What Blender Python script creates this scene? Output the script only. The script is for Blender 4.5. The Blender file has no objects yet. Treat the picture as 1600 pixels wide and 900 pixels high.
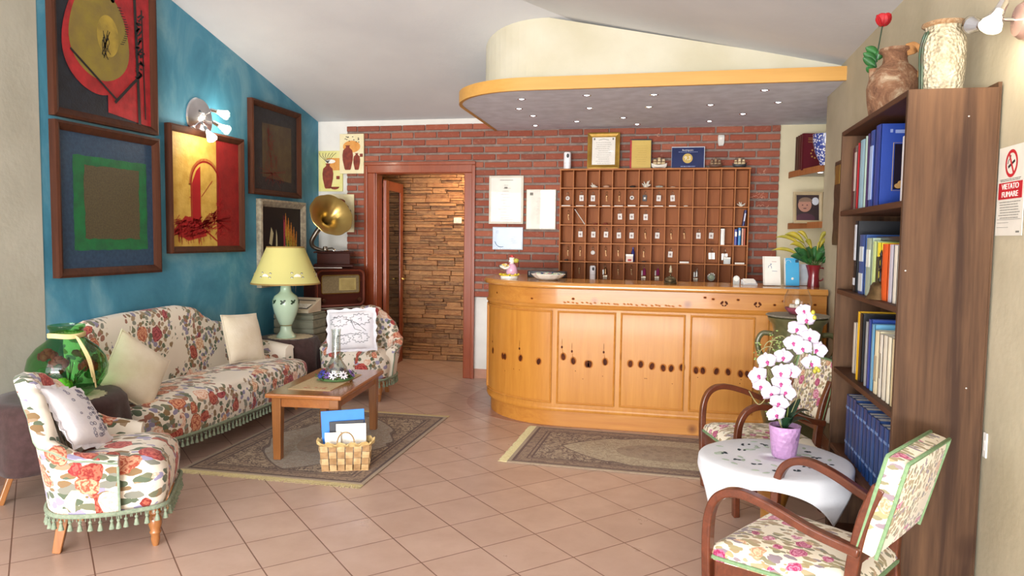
import bpy, bmesh, math, random
from mathutils import Vector as V, Matrix as M
from math import sin, cos, pi, radians, sqrt, atan2
random.seed(7)
S = bpy.context.scene
COL = S.collection

# ------------------------------------------------------------------ camera
cam = bpy.data.objects.new('camera', bpy.data.cameras.new('camera'))
COL.objects.link(cam)
cam.data.sensor_width = 36.0
cam.data.lens = 1144.7 / 1600 * 36
cam.data.clip_start = 0.05
PITCH, ROLL, YAW = 0.0682, 0.0131, radians(12.5)
_r = M.Rotation(YAW, 3, 'Z') @ M.Rotation(pi/2 - PITCH, 3, 'X') @ M.Rotation(ROLL, 3, 'Z')
cam.matrix_world = M.Translation((0, 0, 1.5)) @ _r.to_4x4()
S.camera = cam

# ------------------------------------------------------------------ colour, world, big lights
S.view_settings.view_transform = 'Standard'
S.view_settings.look = 'None'
S.view_settings.gamma = 1.0
S.view_settings.use_curve_mapping = False
S.view_settings.exposure = 0.1

W = bpy.data.worlds.new('world'); S.world = W; W.use_nodes = True
W.node_tree.nodes['Background'].inputs[0].default_value = (0.80, 0.90, 1.0, 1)
W.node_tree.nodes['Background'].inputs[1].default_value = 1.0

def area(name, loc, target, sx, sy, power, col):
    d = bpy.data.lights.new(name, 'AREA'); d.shape = 'RECTANGLE'; d.size = sx; d.size_y = sy
    d.energy = power; d.color = col
    o = bpy.data.objects.new(name, d); COL.objects.link(o)
    o.location = loc
    o.rotation_euler = (V(target) - V(loc)).to_track_quat('-Z', 'Y').to_euler()
    return o
# daylight coming through the wide glazed opening behind the camera, and a side window on the left
area('window_daylight', (-1.35, -4.85, 1.75), (-1.45, 5, 1.7), 4.5, 2.9, 480, (0.97, 0.98, 1.0))
# low fill light aimed upward, added to brighten the ceiling and soffit
area('added_ceiling_fill', (-1.35, -4.8, .45), (-1.35, 3.0, 3.6), 4.5, .8, 560, (1.0, 0.98, 0.95))
# daylight falling through the side window in the near left wall
area('side_window_daylight', (-3.82, 0.2, 1.5), (0.2, 2.8, 1.3), 2.2, 1.9, 45, (0.97, 0.98, 1.0))
area('corridor_lamp', (-2.25, 8.0, 2.42), (-2.35, 8.45, 1.3), 0.12, 0.12, 15, (1.0, 0.70, 0.40))

# ------------------------------------------------------------------ mesh helpers
class MB:
    def __init__(s): s.v = []; s.f = []; s.mi = []; s.m = M.Identity(4); s.k = 0
    def add(s, vs, fs):
        b = len(s.v)
        s.v += [s.m @ V(p) for p in vs]
        for f in fs: s.f.append([b+i for i in f]); s.mi.append(s.k)
        return s
    def box(s, cx, cy, cz, sx, sy, sz, rz=0, rx=0, ry=0):
        R = M.Translation((cx, cy, cz)) @ M.Rotation(rz, 4, 'Z') @ M.Rotation(ry, 4, 'Y') @ M.Rotation(rx, 4, 'X')
        vs = [R @ V((x*sx/2, y*sy/2, z*sz/2)) for x in (-1, 1) for y in (-1, 1) for z in (-1, 1)]
        return s.add(vs, [(0,1,3,2), (4,6,7,5), (0,4,5,1), (2,3,7,6), (0,2,6,4), (1,5,7,3)])
    def bb(s, x0, x1, y0, y1, z0, z1):
        return s.box((x0+x1)/2, (y0+y1)/2, (z0+z1)/2, abs(x1-x0), abs(y1-y0), abs(z1-z0))
    def prism(s, poly, z0, z1):
        n = len(poly)
        if callable(z1): top = [(x, y, z1(x, y)) for x, y in poly]
        else: top = [(x, y, z1) for x, y in poly]
        return s.add([(x, y, z0) for x, y in poly] + top,
              [tuple(reversed(range(n))), tuple(range(n, 2*n))] + [(i, (i+1) % n, n+(i+1) % n, n+i) for i in range(n)])
    def lathe(s, prof, n=32, c=(0, 0, 0), sx=1, sy=1, fn=None, cap=True):
        vs = []; fs = []
        for r, z in prof:
            for i in range(n):
                a = 2*pi*i/n; q = r*(fn(a, z) if fn else 1)
                vs.append((c[0]+q*cos(a)*sx, c[1]+q*sin(a)*sy, c[2]+z))
        for j in range(len(prof)-1):
            for i in range(n):
                fs.append((j*n+i, j*n+(i+1) % n, (j+1)*n+(i+1) % n, (j+1)*n+i))
        if cap:
            fs.append(tuple(reversed(range(n)))); fs.append(tuple((len(prof)-1)*n+i for i in range(n)))
        return s.add(vs, fs)
    def loft(s, rings, closed=True, cap=True, loop=False):
        n = len(rings[0]); vs = [p for r in rings for p in r]; fs = []
        R = len(rings)
        for j in range(R if loop else R-1):
            k = (j+1) % R
            for i in range(n if closed else n-1):
                fs.append((j*n+i, j*n+(i+1) % n, k*n+(i+1) % n, k*n+i))
        if cap and closed and not loop:
            fs.append(tuple(reversed(range(n)))); fs.append(tuple((R-1)*n+i for i in range(n)))
        return s.add(vs, fs)
    def tube(s, pts, r, n=8, loop=False, sy=1.0, up=None):
        pts = [V(p) for p in pts]; rings = []; N = len(pts)
        prev = None
        for i, p in enumerate(pts):
            if loop: t = pts[(i+1) % N] - pts[i-1]
            else: t = pts[min(i+1, N-1)] - pts[max(i-1, 0)]
            if t.length < 1e-9: t = V((0, 0, 1))
            t.normalize()
            if up is not None: a = V(up)
            elif prev is not None: a = prev
            else: a = V((0, 0, 1)) if abs(t.z) < .9 else V((1, 0, 0))
            u = a - t*a.dot(t)
            if u.length < 1e-6: u = t.orthogonal()
            u.normalize(); prev = u; w = t.cross(u)
            rr = r[i] if isinstance(r, (list, tuple)) else r
            rings.append([p + u*rr*cos(2*pi*k/n) + w*rr*sy*sin(2*pi*k/n) for k in range(n)])
        return s.loft(rings, loop=loop)
    def bar(s, pts, w, h, up=(0, 0, 1)):
        "rectangular section swept along pts; w across, h along up"
        pts = [V(p) for p in pts]; rings = []; N = len(pts)
        for i, p in enumerate(pts):
            t = (pts[min(i+1, N-1)] - pts[max(i-1, 0)]).normalized()
            u = V(up) - t*V(up).dot(t)
            if u.length < 1e-4: u = t.orthogonal()
            u.normalize(); x = t.cross(u)
            ww = w[i] if isinstance(w, (list, tuple)) else w; hh = h[i] if isinstance(h, (list, tuple)) else h
            rings.append([p + x*a*ww/2 + u*b*hh/2 for a, b in ((-1, -1), (1, -1), (1, 1), (-1, 1))])
        return s.loft(rings)
    def ball(s, c, r, n=12, m=8, sc=(1, 1, 1), R=None):
        vs = []; fs = []
        for j in range(m+1):
            t = pi*j/m
            for i in range(n):
                a = 2*pi*i/n
                p = V((r*sin(t)*cos(a)*sc[0], r*sin(t)*sin(a)*sc[1], -r*cos(t)*sc[2]))
                if R is not None: p = R @ p
                vs.append(p + V(c))
        for j in range(m):
            for i in range(n): fs.append((j*n+i, j*n+(i+1) % n, (j+1)*n+(i+1) % n, (j+1)*n+i))
        return s.add(vs, fs)
    def grid(s, fn, nu, nv, closed_u=False):
        vs = [fn(i/(nu if closed_u else nu-1), j/(nv-1)) for j in range(nv) for i in range(nu)]
        fs = []
        for j in range(nv-1):
            for i in range(nu if closed_u else nu-1):
                fs.append((j*nu+i, j*nu+(i+1) % nu, (j+1)*nu+(i+1) % nu, (j+1)*nu+i))
        return s.add(vs, fs)
    def disc(s, c, r, n=16, nrm='z', sx=1, sy=1):
        pts = []
        for i in range(n):
            a = 2*pi*i/n; x = r*cos(a)*sx; y = r*sin(a)*sy
            pts.append((c[0]+x, c[1]+y, c[2]) if nrm == 'z' else ((c[0]+x, c[1], c[2]+y) if nrm == 'y' else (c[0], c[1]+x, c[2]+y)))
        return s.add(pts, [tuple(range(n))])
    def pillow(s, w, h, t, n=18, ear=0.04):
        "pillow in the local xz plane, thickness along y, centred on the origin"
        for sg in (1, -1):
            def fn(a, b):
                u = a*2-1; q = b*2-1
                k = max(0, (1-abs(u)**2.6))**.5*max(0, (1-abs(q)**2.6))**.5
                pu = 1 - ear*(1-abs(q)**3); pq = 1 - ear*(1-abs(u)**3)
                return (u*w/2*pu, sg*t/2*k, q*h/2*pq)
            s.grid(fn, n, n)
        return s
    def build(s, name, mats, parent=None, smooth=None, bevel=0, seg=2, weld=False, subsurf=0, thick=0):
        me = bpy.data.meshes.new(name)
        me.from_pydata([tuple(v) for v in s.v], [], s.f)
        if not isinstance(mats, (list, tuple)): mats = [mats]
        for m in mats: me.materials.append(m)
        for p, k in zip(me.polygons, s.mi): p.material_index = min(k, len(mats)-1)
        bm = bmesh.new(); bm.from_mesh(me)
        if weld: bmesh.ops.remove_doubles(bm, verts=bm.verts, dist=1e-4)
        bmesh.ops.recalc_face_normals(bm, faces=bm.faces)
        bm.to_mesh(me); bm.free()
        if smooth is not None:
            me.shade_smooth(); me.set_sharp_from_angle(angle=radians(smooth))
        o = bpy.data.objects.new(name, me); COL.objects.link(o)
        if parent is not None: o.parent = parent
        if thick:
            k = o.modifiers.new('solid', 'SOLIDIFY'); k.thickness = thick; k.offset = 0
        if bevel:
            k = o.modifiers.new('bevel', 'BEVEL'); k.width = bevel; k.segments = seg; k.limit_method = 'ANGLE'; k.angle_limit = radians(40)
        if subsurf:
            k = o.modifiers.new('sub', 'SUBSURF'); k.levels = subsurf; k.render_levels = subsurf
        return o

def tag(o, label, cat, group=None, kind=None):
    o['label'] = label; o['category'] = cat
    if group: o['group'] = group
    if kind: o['kind'] = kind
    return o
def thing(name, label, cat, loc=(0, 0, 0), rz=0, group=None):
    o = bpy.data.objects.new(name, None); COL.objects.link(o)
    o.empty_display_size = .1; o.location = loc; o.rotation_euler = (0, 0, rz)
    return tag(o, label, cat, group)
def struct(o): o['kind'] = 'structure'; return o
def copy_tree(o, parent=None):
    c = o.copy(); COL.objects.link(c); c.parent = parent
    for ch in list(o.children): copy_tree(ch, c)
    return c
def cr(pts, n=6, loop=False):
    "catmull-rom through points of any dimension"
    P = [list(p) for p in pts]; out = []; N = len(P)
    for i in range(N if loop else N-1):
        a = P[i-1] if (loop or i > 0) else P[0]; b = P[i]; c = P[(i+1) % N]; d = P[(i+2) % N] if (loop or i+2 < N) else P[-1]
        for k in range(n):
            t = k/n
            out.append(tuple(.5*((2*q) + (-p+r)*t + (2*p-5*q+4*r-s_)*t*t + (-p+3*q-3*r+s_)*t**3) for p, q, r, s_ in zip(a, b, c, d)))
    if not loop: out.append(tuple(P[-1]))
    return out
def text(name, body, size, mat, parent, loc, rot, ext=0.0004, align='CENTER', sx=1):
    c = bpy.data.curves.new(name, 'FONT'); c.body = body; c.size = size; c.extrude = ext
    c.align_x = align; c.align_y = 'CENTER'
    t = bpy.data.objects.new(name, c); me = bpy.data.meshes.new_from_object(t)
    bpy.data.objects.remove(t); bpy.data.curves.remove(c)
    me.materials.clear(); me.materials.append(mat)
    o = bpy.data.objects.new(name, me); COL.objects.link(o); o.parent = parent
    o.location = loc; o.rotation_euler = rot; o.scale = (sx, 1, 1)
    return o

# ------------------------------------------------------------------ material helpers
def hx(h, k=1.0):
    h = h.lstrip('#'); out = []
    for i in (0, 2, 4):
        c = int(h[i:i+2], 16)/255
        out.append((c/12.92 if c <= .04045 else ((c+.055)/1.055)**2.4)*k)
    return (*out, 1)
class NT:
    def __init__(s, name):
        s.m = bpy.data.materials.new(name); s.m.use_nodes = True; s.t = s.m.node_tree
        s.b = s.t.nodes['Principled BSDF']
    def n(s, kind, **kw):
        nd = s.t.nodes.new(kind)
        for k, v in kw.items():
            if isinstance(k, str) and hasattr(nd, k): setattr(nd, k, v)
        return nd
    def l(s, a, b): s.t.links.new(a, b)
    def co(s, scale=(1, 1, 1), rot=(0, 0, 0), loc=(0, 0, 0), kind='Object'):
        tc = s.n('ShaderNodeTexCoord'); mp = s.n('ShaderNodeMapping')
        mp.inputs['Scale'].default_value = scale; mp.inputs['Rotation'].default_value = rot; mp.inputs['Location'].default_value = loc
        s.l(tc.outputs[kind], mp.inputs[0]); return mp.outputs[0]
    def noise(s, vec, sc, det=4, rough=.5, dist=0):
        nd = s.n('ShaderNodeTexNoise'); nd.inputs['Scale'].default_value = sc; nd.inputs['Detail'].default_value = det
        nd.inputs['Roughness'].default_value = rough; nd.inputs['Distortion'].default_value = dist
        if vec is not None: s.l(vec, nd.inputs['Vector'])
        return nd.outputs['Fac']
    def ramp(s, fac, stops, const=False):
        nd = s.n('ShaderNodeValToRGB'); cr_ = nd.color_ramp
        if const: cr_.interpolation = 'CONSTANT'
        while len(cr_.elements) < len(stops): cr_.elements.new(.5)
        for e, (p, c) in zip(cr_.elements, stops):
            e.position = p; e.color = c if len(c) == 4 else (*c, 1)
        s.l(fac, nd.inputs[0]); return nd.outputs[0]
    def mix(s, fac, a, b):
        nd = s.n('ShaderNodeMix'); nd.data_type = 'RGBA'
        for sock, val in ((nd.inputs[0], fac), (nd.inputs[6], a), (nd.inputs[7], b)):
            if isinstance(val, (int, float, tuple)): sock.default_value = val
            else: s.l(val, sock)
        return nd.outputs[2]
    def math(s, op, a, b=None, c=None):
        nd = s.n('ShaderNodeMath'); nd.operation = op
        for i, val in enumerate((a, b, c)):
            if val is None: continue
            if isinstance(val, (int, float)): nd.inputs[i].default_value = val
            else: s.l(val, nd.inputs[i])
        return nd.outputs[0]
    def bump(s, h, strength=.3, dist=.01):
        nd = s.n('ShaderNodeBump'); nd.inputs['Strength'].default_value = strength; nd.inputs['Distance'].default_value = dist
        s.l(h, nd.inputs['Height']); s.l(nd.outputs[0], s.b.inputs['Normal']); return nd
    def set(s, rough=.5, metal=0, spec=None, col=None, trans=0, alpha=None, ior=None, coat=0, sheen=0, sss=0):
        b = s.b.inputs
        b['Roughness'].default_value = rough; b['Metallic'].default_value = metal
        if spec is not None: b['Specular IOR Level'].default_value = spec
        if trans: b['Transmission Weight'].default_value = trans
        if ior: b['IOR'].default_value = ior
        if coat: b['Coat Weight'].default_value = coat; b['Coat Roughness'].default_value = .12
        if sheen: b['Sheen Weight'].default_value = sheen
        if col is not None:
            if isinstance(col, tuple): b['Base Color'].default_value = col
            else: s.l(col, b['Base Color'])
        return s.m
def plain(name, c, rough=.5, metal=0, c2=None, ns=8, bump=0, bs=None, **kw):
    t = NT(name); c = hx(c) if isinstance(c, str) else c
    if c2 is None: c2 = tuple(min(1, q*.85) for q in c[:3]) + (1,)
    elif isinstance(c2, str): c2 = hx(c2)
    v = t.co(); f = t.noise(v, ns, 5)
    col = t.ramp(f, [(.35, c), (.65, c2)])
    if bump: t.bump(t.noise(v, bs or ns*4, 6), bump, .01)
    return t.set(rough, metal, col=col, **kw)
def glow(name, c, st):
    t = NT(name); c = hx(c); t.b.inputs['Base Color'].default_value = c
    t.b.inputs['Emission Color'].default_value = c; t.b.inputs['Emission Strength'].default_value = st
    return t.m
def wood(name, a, b, axis='z', sc=1.0, rough=.4, coat=.0, knots=None, contrast=(.3, .7), bump=.08, spec=None):
    t = NT(name); k = {'x': (.6, 9, 9), 'y': (9, .6, 9), 'z': (9, 9, .6)}[axis]
    v = t.co(tuple(q*sc for q in k))
    f = t.noise(v, 1.6, 6, .6, 1.3); g = t.noise(v, 9, 3, .6, .3)
    f = t.math('ADD', t.math('MULTIPLY', f, .72), t.math('MULTIPLY', g, .28))
    col = t.ramp(f, [(contrast[0], hx(a)), (contrast[1], hx(b))])
    if knots:
        vv = t.co((4*sc,)*3); vo = t.n('ShaderNodeTexVoronoi'); vo.inputs['Scale'].default_value = 1.0; t.l(vv, vo.inputs['Vector'])
        mk = t.ramp(vo.outputs['Distance'], [(.05, (1, 1, 1)), (.16, (0, 0, 0))])
        col = t.mix(mk, col, hx(knots))
    if bump: t.bump(g, bump, .004)
    return t.set(rough, col=col, coat=coat, spec=spec)
def glass(name, c='ffffff', rough=.0, ior=1.45, alpha=None):
    t = NT(name); t.set(rough, trans=1.0, ior=ior, col=hx(c)); return t.m
def floral(name, base, roses, leaves, sc=10.0, cover=.48, base2=None, leafsc=3.4, rose_r=.50, rough=.85, clumpsc=.30, off=(0, 0, 0)):
    t = NT(name); v0 = t.co(loc=off)
    # gentle distortion
    nz = t.n('ShaderNodeTexNoise'); nz.inputs['Scale'].default_value = sc*1.6; nz.inputs['Detail'].default_value = 2; t.l(v0, nz.inputs['Vector'])
    vm = t.n('ShaderNodeVectorMath'); vm.operation = 'MULTIPLY_ADD'
    t.l(nz.outputs['Color'], vm.inputs[0]); vm.inputs[1].default_value = (.35/sc,)*3; t.l(v0, vm.inputs[2])
    v = vm.outputs[0]
    clump = t.noise(v0, sc*clumpsc, 0, .4)
    # leaves
    vl = t.n('ShaderNodeMapping'); vl.inputs['Scale'].default_value = (1, .42, 1); vl.inputs['Rotation'].default_value = (.5, .4, .7); t.l(v, vl.inputs[0])
    lf = t.n('ShaderNodeTexVoronoi'); lf.inputs['Scale'].default_value = sc*leafsc; t.l(vl.outputs[0], lf.inputs['Vector'])
    lsep = t.n('ShaderNodeSeparateColor'); t.l(lf.outputs['Color'], lsep.inputs[0])
    n = len(leaves)
    lcol = t.ramp(lsep.outputs[0], [(i/n, hx(c)) for i, c in enumerate(leaves)], True)
    lm = t.math('MULTIPLY', t.math('LESS_THAN', lf.outputs['Distance'], .55), t.math('GREATER_THAN', t.math('ADD', clump, t.math('MULTIPLY', lsep.outputs[2], .10)), cover))
    lm = t.math('MULTIPLY', lm, t.math('GREATER_THAN', lsep.outputs[1], .10))
    # roses
    rv = t.n('ShaderNodeTexVoronoi'); rv.inputs['Scale'].default_value = sc; t.l(v, rv.inputs['Vector'])
    rs = t.n('ShaderNodeSeparateColor'); t.l(rv.outputs['Color'], rs.inputs[0])
    n = len(roses)
    rc1 = t.ramp(rs.outputs[0], [(i/n, hx(c[0])) for i, c in enumerate(roses)], True)
    rc2 = t.ramp(rs.outputs[0], [(i/n, hx(c[1])) for i, c in enumerate(roses)], True)
    pn = t.noise(v0, sc*5, 2)
    rg = t.math('SINE', t.math('ADD', t.math('MULTIPLY', rv.outputs['Distance'], 34), t.math('MULTIPLY', pn, 16)))
    rcol = t.mix(t.math('MULTIPLY_ADD', rg, .5, .5), rc1, rc2)
    rm = t.math('MULTIPLY', t.math('LESS_THAN', rv.outputs['Distance'], rose_r), t.math('GREATER_THAN', clump, cover+.035))
    rm = t.math('MULTIPLY', rm, t.math('GREATER_THAN', rs.outputs[1], .15))
    bcol = t.ramp(t.noise(v0, 3, 2), [(.4, hx(base)), (.65, hx(base2 or base))])
    col = t.mix(lm, bcol, lcol); col = t.mix(rm, col, rcol)
    t.bump(t.noise(v0, 350, 2), .12, .002)
    return t.set(rough, col=col, sheen=.2, spec=.2)

# ------------------------------------------------------------------ shared materials
m_white = plain('white_plaster', 'e4e2dc', .9, c2='d5d3cd', ns=3, bump=.15, bs=30)
m_cream = plain('cream_plaster', 'ddd3b4', .9, c2='cfc6a8', ns=2.2, bump=.2, bs=26)
m_rightwall = plain('sand_plaster', 'bcb299', .9, c2='ada38a', ns=2.2, bump=.2, bs=26)
m_ceiling = plain('ceiling_plaster', 'd3d4d6', .95, c2='cacbce', ns=1.5, bump=.1, bs=40)
def blue_wall():
    t = NT('blue_paint'); v = t.co((1, .9, .55), rot=(.3, 0, 0))
    f = t.noise(v, 2.2, 8, .6, .8)
    col = t.ramp(f, [(.30, hx('31738f')), (.5, hx('478ca8')), (.72, hx('7dadbd'))])
    t.bump(t.noise(t.co(), 25, 5), .15, .01)
    return t.set(.62, col=col)
m_blue = blue_wall()
def brick_mat():
    t = NT('brick'); g = t.n('ShaderNodeNewGeometry')
    c1 = t.ramp(g.outputs['Random Per Island'], [(0, hx('98523d')), (.35, hx('8a4736')), (.7, hx('a05d47')), (1, hx('7d4335'))])
    f = t.noise(t.co(), 30, 6, .7)
    col = t.mix(t.ramp(f, [(.55, (0, 0, 0)), (.8, (.5, .5, .5))]), c1, hx('bf9583'))
    t.bump(f, .5, .006); return t.set(.9, col=col)
m_brick = brick_mat()
m_mortar = plain('mortar', '93837a', .95, c2='7e6e65', ns=20, bump=.5)
def stone_mat():
    t = NT('stone'); g = t.n('ShaderNodeNewGeometry')
    c1 = t.ramp(g.outputs['Random Per Island'], [(0, hx('a87450')), (.3, hx('85593f')), (.6, hx('b5835a')), (1, hx('6d4f42'))])
    v = t.co((1, 1, 2.5)); f = t.noise(v, 16, 8, .7, .6)
    col = t.mix(t.ramp(f, [(.4, (0, 0, 0)), (.7, (.6, .6, .6))]), c1, hx('d8ab74'))
    t.bump(f, .9, .02); return t.set(.85, col=col)
m_stone = stone_mat()
m_nearwall = plain('pale_grey_plaster', 'b5b4a7', .9, c2='a7a597', ns=2.0, bump=.2, bs=26)
def tile_mat(name, cA, cB, grout):
    t = NT(name); g = .3185
    v = t.co(rot=(0, 0, -radians(45.4)), loc=(0, 0, 0))
    th = -radians(45.4); ox, oy = -1.333, 3.799
    px = ox*cos(th) - oy*sin(th); py = ox*sin(th) + oy*cos(th)
    mp = [n for n in t.t.nodes if n.bl_idname == 'ShaderNodeMapping'][0]
    mp.inputs['Location'].default_value = (-px + g*40 + .003, -py + g*40 + .003, 0)
    b = t.n('ShaderNodeTexBrick'); b.offset = 0; b.squash = 1
    b.inputs['Scale'].default_value = 1; b.inputs['Brick Width'].default_value = g; b.inputs['Row Height'].default_value = g
    b.inputs['Mortar Size'].default_value = .0035; b.inputs['Mortar Smooth'].default_value = .3; b.inputs['Bias'].default_value = 0
    b.inputs['Color1'].default_value = (0, 0, 0, 1); b.inputs['Color2'].default_value = (1, 1, 1, 1); b.inputs['Mortar'].default_value = (0, 0, 0, 1)
    t.l(v, b.inputs['Vector'])
    f = t.noise(t.co(), 5, 7, .6)
    c1 = t.ramp(f, [(.3, hx(cA)), (.7, hx(cB))])
    c2 = t.mix(t.math('MULTIPLY', b.outputs['Color'], .35), c1, hx('b39688'))
    col = t.mix(b.outputs['Fac'], c2, hx(grout))
    h = t.math('SUBTRACT', t.math('MULTIPLY', t.noise(t.co(), 60, 3), .15), b.outputs['Fac'])
    t.bump(h, .35, .004)
    r = t.ramp(f, [(.3, (.27,)*3), (.7, (.40,)*3)]); t.l(r, t.b.inputs['Roughness'])
    t.set(.3, col=col, spec=.45); t.l(r, t.b.inputs['Roughness'])
    return t.m
m_tile = tile_mat('floor_tile', 'cbb0a1', 'bea08f', '7d5b4d')
m_tile2 = tile_mat('floor_tile_inlay', 'b88f7f', 'ab806f', '795446')
m_pine = wood('pine_panel', 'c5883a', 'b1722a', 'z', .8, .42, .08, spec=.35)
m_pine_h = wood('pine_rail', 'c4883c', 'ad6c2a', 'x', .8, .38, .12, knots='6d3a16', spec=.35)
m_knot = plain('pine_knot', '3b1a0c', .6, c2='5a2a12', ns=40, spec=.1)
m_knot2 = plain('pine_knot_halo', '9a5a20', .6, c2='a8662a', ns=40, spec=.1)
m_counter_top = wood('counter_top_pine', 'c98f4c', 'b2752f', 'x', .8, .2, .5)
m_band = wood('pine_band', 'd2a052', 'c59143', 'x', .6, .5)
m_cubby = wood('cubby_pine', 'b8794a', 'a06236', 'z', 1, .6, spec=.25)
m_cubby_b = wood('cubby_back', 'a3653c', '8d5230', 'z', .8, .6, 0, knots='4a2312', spec=.2)
m_door = wood('door_mahogany', '9a4a28', '823a1e', 'z', 1, .33, .3)
m_darkw = wood('bookcase_walnut', '614631', '38251a', 'z', .55, .6, 0, contrast=(.36, .62), spec=.2, knots='2e1a10')
m_darkw_y = wood('bookcase_shelf', '5d3c29', '3f261a', 'y', .7, .6, 0, contrast=(.3, .7), spec=.2)
m_chairw = wood('chair_mahogany', '6e3822', '4b2414', 'x', 1.4, .3, .3)
m_tablew = wood('table_cherry', 'a86a35', '8d5226', 'y', 1.2, .25, .45)
m_legw = wood('table_leg_wood', '9b6432', '7d4b22', 'z', 1.4, .3, .3)
m_beech = wood('beech_leg', 'a9703f', '8f5a30', 'z', 1.5, .35, .3)
m_frame = wood('picture_frame_wood', '55301f', '391f15', 'z', 1.2, .6, spec=.2)
m_radio = wood('radio_veneer', '4a2018', '30130d', 'x', 1.2, .5, 0, spec=.15)
m_black = plain('black', '14141a', .4)
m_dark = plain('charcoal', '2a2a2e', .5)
m_metal = plain('brushed_metal', 'b5b2ae', .3, .9)
m_chrome = plain('chrome', 'e6e6ea', .12, 1)
m_brass = plain('brass', 'b09048', .3, .85, c2='8a6c30', ns=6)
m_clear = glass('clear_glass')
def pane(name='thin_glass', c='ffffff', refl=.035):
    t = NT(name); tr = t.n('ShaderNodeBsdfTransparent'); gl = t.n('ShaderNodeBsdfGlossy'); gl.inputs['Roughness'].default_value = .03
    tr.inputs[0].default_value = hx(c); lw = t.n('ShaderNodeLayerWeight'); lw.inputs[0].default_value = .5
    mx = t.n('ShaderNodeMixShader'); t.l(t.math('MULTIPLY_ADD', t.math('POWER', lw.outputs['Facing'], 3.5), .7, refl), mx.inputs[0]); t.l(tr.outputs[0], mx.inputs[1]); t.l(gl.outputs[0], mx.inputs[2])
    t.l(mx.outputs[0], t.t.nodes['Material Output'].inputs[0]); return t.m
m_pane = pane()
m_paper = plain('paper', 'f0ece4', .8, c2='e6e2da', ns=10)
m_brown = plain('brown_cloth', '432c2c', .9, c2='36211f', ns=30, bump=.1, sheen=.15)
m_whitec = plain('white_cloth', 'eceaf0', .85, c2='dfdde6', ns=9, bump=.15, bs=60)
m_greenleaf = plain('green_leaf', '2f6b32', .45, c2='1f4d26', ns=9)
m_darkleaf = plain('dark_leaf', '1f3d26', .4, c2='142b1a', ns=9)
# ================================================================== room
XL, XR, YB, YF = -3.87, 1.11, 7.5, -5.0
def ceilz(x, y): return min(2.745 + .235*(YB-y), 2.745 + .22*(XR-x))
yh = YB - (XR-XL)*.22/.235
struct(MB().bb(-4.3, 2.2, YF-.2, 8.75, -.1, 0).build('floor', m_tile))
# ceiling: two slopes meeting on a hip
cz = MB()
for poly in ([(XL-.1, YB), (1.4, YB), (XR+.0, YB), (XL-.1, yh-.1)], ):
    pass
def slab(pts, t=.08):
    n = len(pts); mb.add(list(pts) + [(x, y, z+t) for x, y, z in pts],
        [tuple(range(n)), tuple(reversed(range(n, 2*n)))] + [(i, n+i, n+(i+1) % n, (i+1) % n) for i in range(n)])
mb = MB(); c0 = lambda x, y: (x, y, ceilz(x, y))
slab([c0(XL, YB), c0(XR, YB), c0(XL, yh)])
slab([c0(XR, YB), c0(XR, YF), c0(XL, YF), c0(XL, yh)])
struct(mb.build('ceiling', m_ceiling))
# walls
def wallx(name, x0, x1, y0, y1, mat, zt=None, hole=None):
    mb = MB(); ys = [y0, y1]
    if y0 < yh < y1: ys = [y0, yh, y1]
    poly = [(y, 0) for y in ys] + [(y, (zt if zt else ceilz(XL if x1 <= XL+.01 else XR, y)+.0)) for y in reversed(ys)]
    n = len(poly)
    mb.add([(x0, y, z) for y, z in poly] + [(x1, y, z) for y, z in poly],
        [tuple(range(n)), tuple(reversed(range(n, 2*n)))] + [(i, n+i, n+(i+1) % n, (i+1) % n) for i in range(n)])
    return struct(mb.build(name, mat))
wallx('wall_left', XL-.15, XL, 3.85, YB, m_blue)
wallx('wall_left_near', XL-.15, XL+.004, 1.4, 3.85, m_nearwall)
mb = MB(); mb.bb(XL-.15, XL, YF, -1.0, 0, 3.84); mb.bb(XL-.15, XL, -1.0, 1.4, 2.5, 3.84); mb.bb(XL-.15, XL, -1.0, 1.4, 0, .5)
struct(mb.build('wall_left_window_bay', m_nearwall))
mb = MB()
for z in (.5, 1.5, 2.46): mb.bb(XL-.1, XL-.05, -1.0, 1.4, z, z+.05)
for y in (-1.0, .175, 1.35): mb.bb(XL-.1, XL-.05, y, y+.05, .5, 2.5)
struct(mb.build('window_2', m_door))
wallx('wall_right', XR, XR+.25, YF, 6.10, m_rightwall)
mb = MB(); mb.bb(1.36, 1.5, 6.10, YB+.1, 0, 2.7); struct(mb.build('wall_right_niche', m_cream))
# front wall with wide glazed opening (behind the camera)
mb = MB(); mb.bb(XL-.1, -3.6, YF-.15, YF, 0, 3.84); mb.bb(.95, XR+.1, YF-.15, YF, 0, 2.7)
mb.prism([(XL-.1, YF-.15), (XR+.1, YF-.15), (XR+.1, YF), (XL-.1, YF)], 2.75, lambda x, y: ceilz(x, 0) if x < XR else 2.76)
struct(mb.build('wall_front', m_cream))
mb = MB()
for x in (-3.6, -2.1, -.6, .9): mb.bb(x, x+.06, YF-.1, YF-.04, 0, 2.75)
mb.bb(-3.6, .95, YF-.1, YF-.04, 2.68, 2.75); mb.bb(-3.6, .95, YF-.1, YF-.04, 0, .1)
struct(mb.build('window_1', m_door))
# back wall (white plaster) with the doorway
DX0, DX1, DZ = -3.19, -2.165, 2.19
mb = MB(); mb.bb(XL-.1, DX0, YB, YB+.12, 0, 2.76); mb.bb(DX1, 1.5, YB, YB+.12, 0, 2.76); mb.bb(DX0, DX1, YB, YB+.12, DZ, 2.76)
struct(mb.build('wall_back', m_white))
mb = MB(); mb.bb(.95, 1.37, YB-.012, YB, 0, 2.62); struct(mb.build('wall_back_niche', m_cream))
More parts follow.
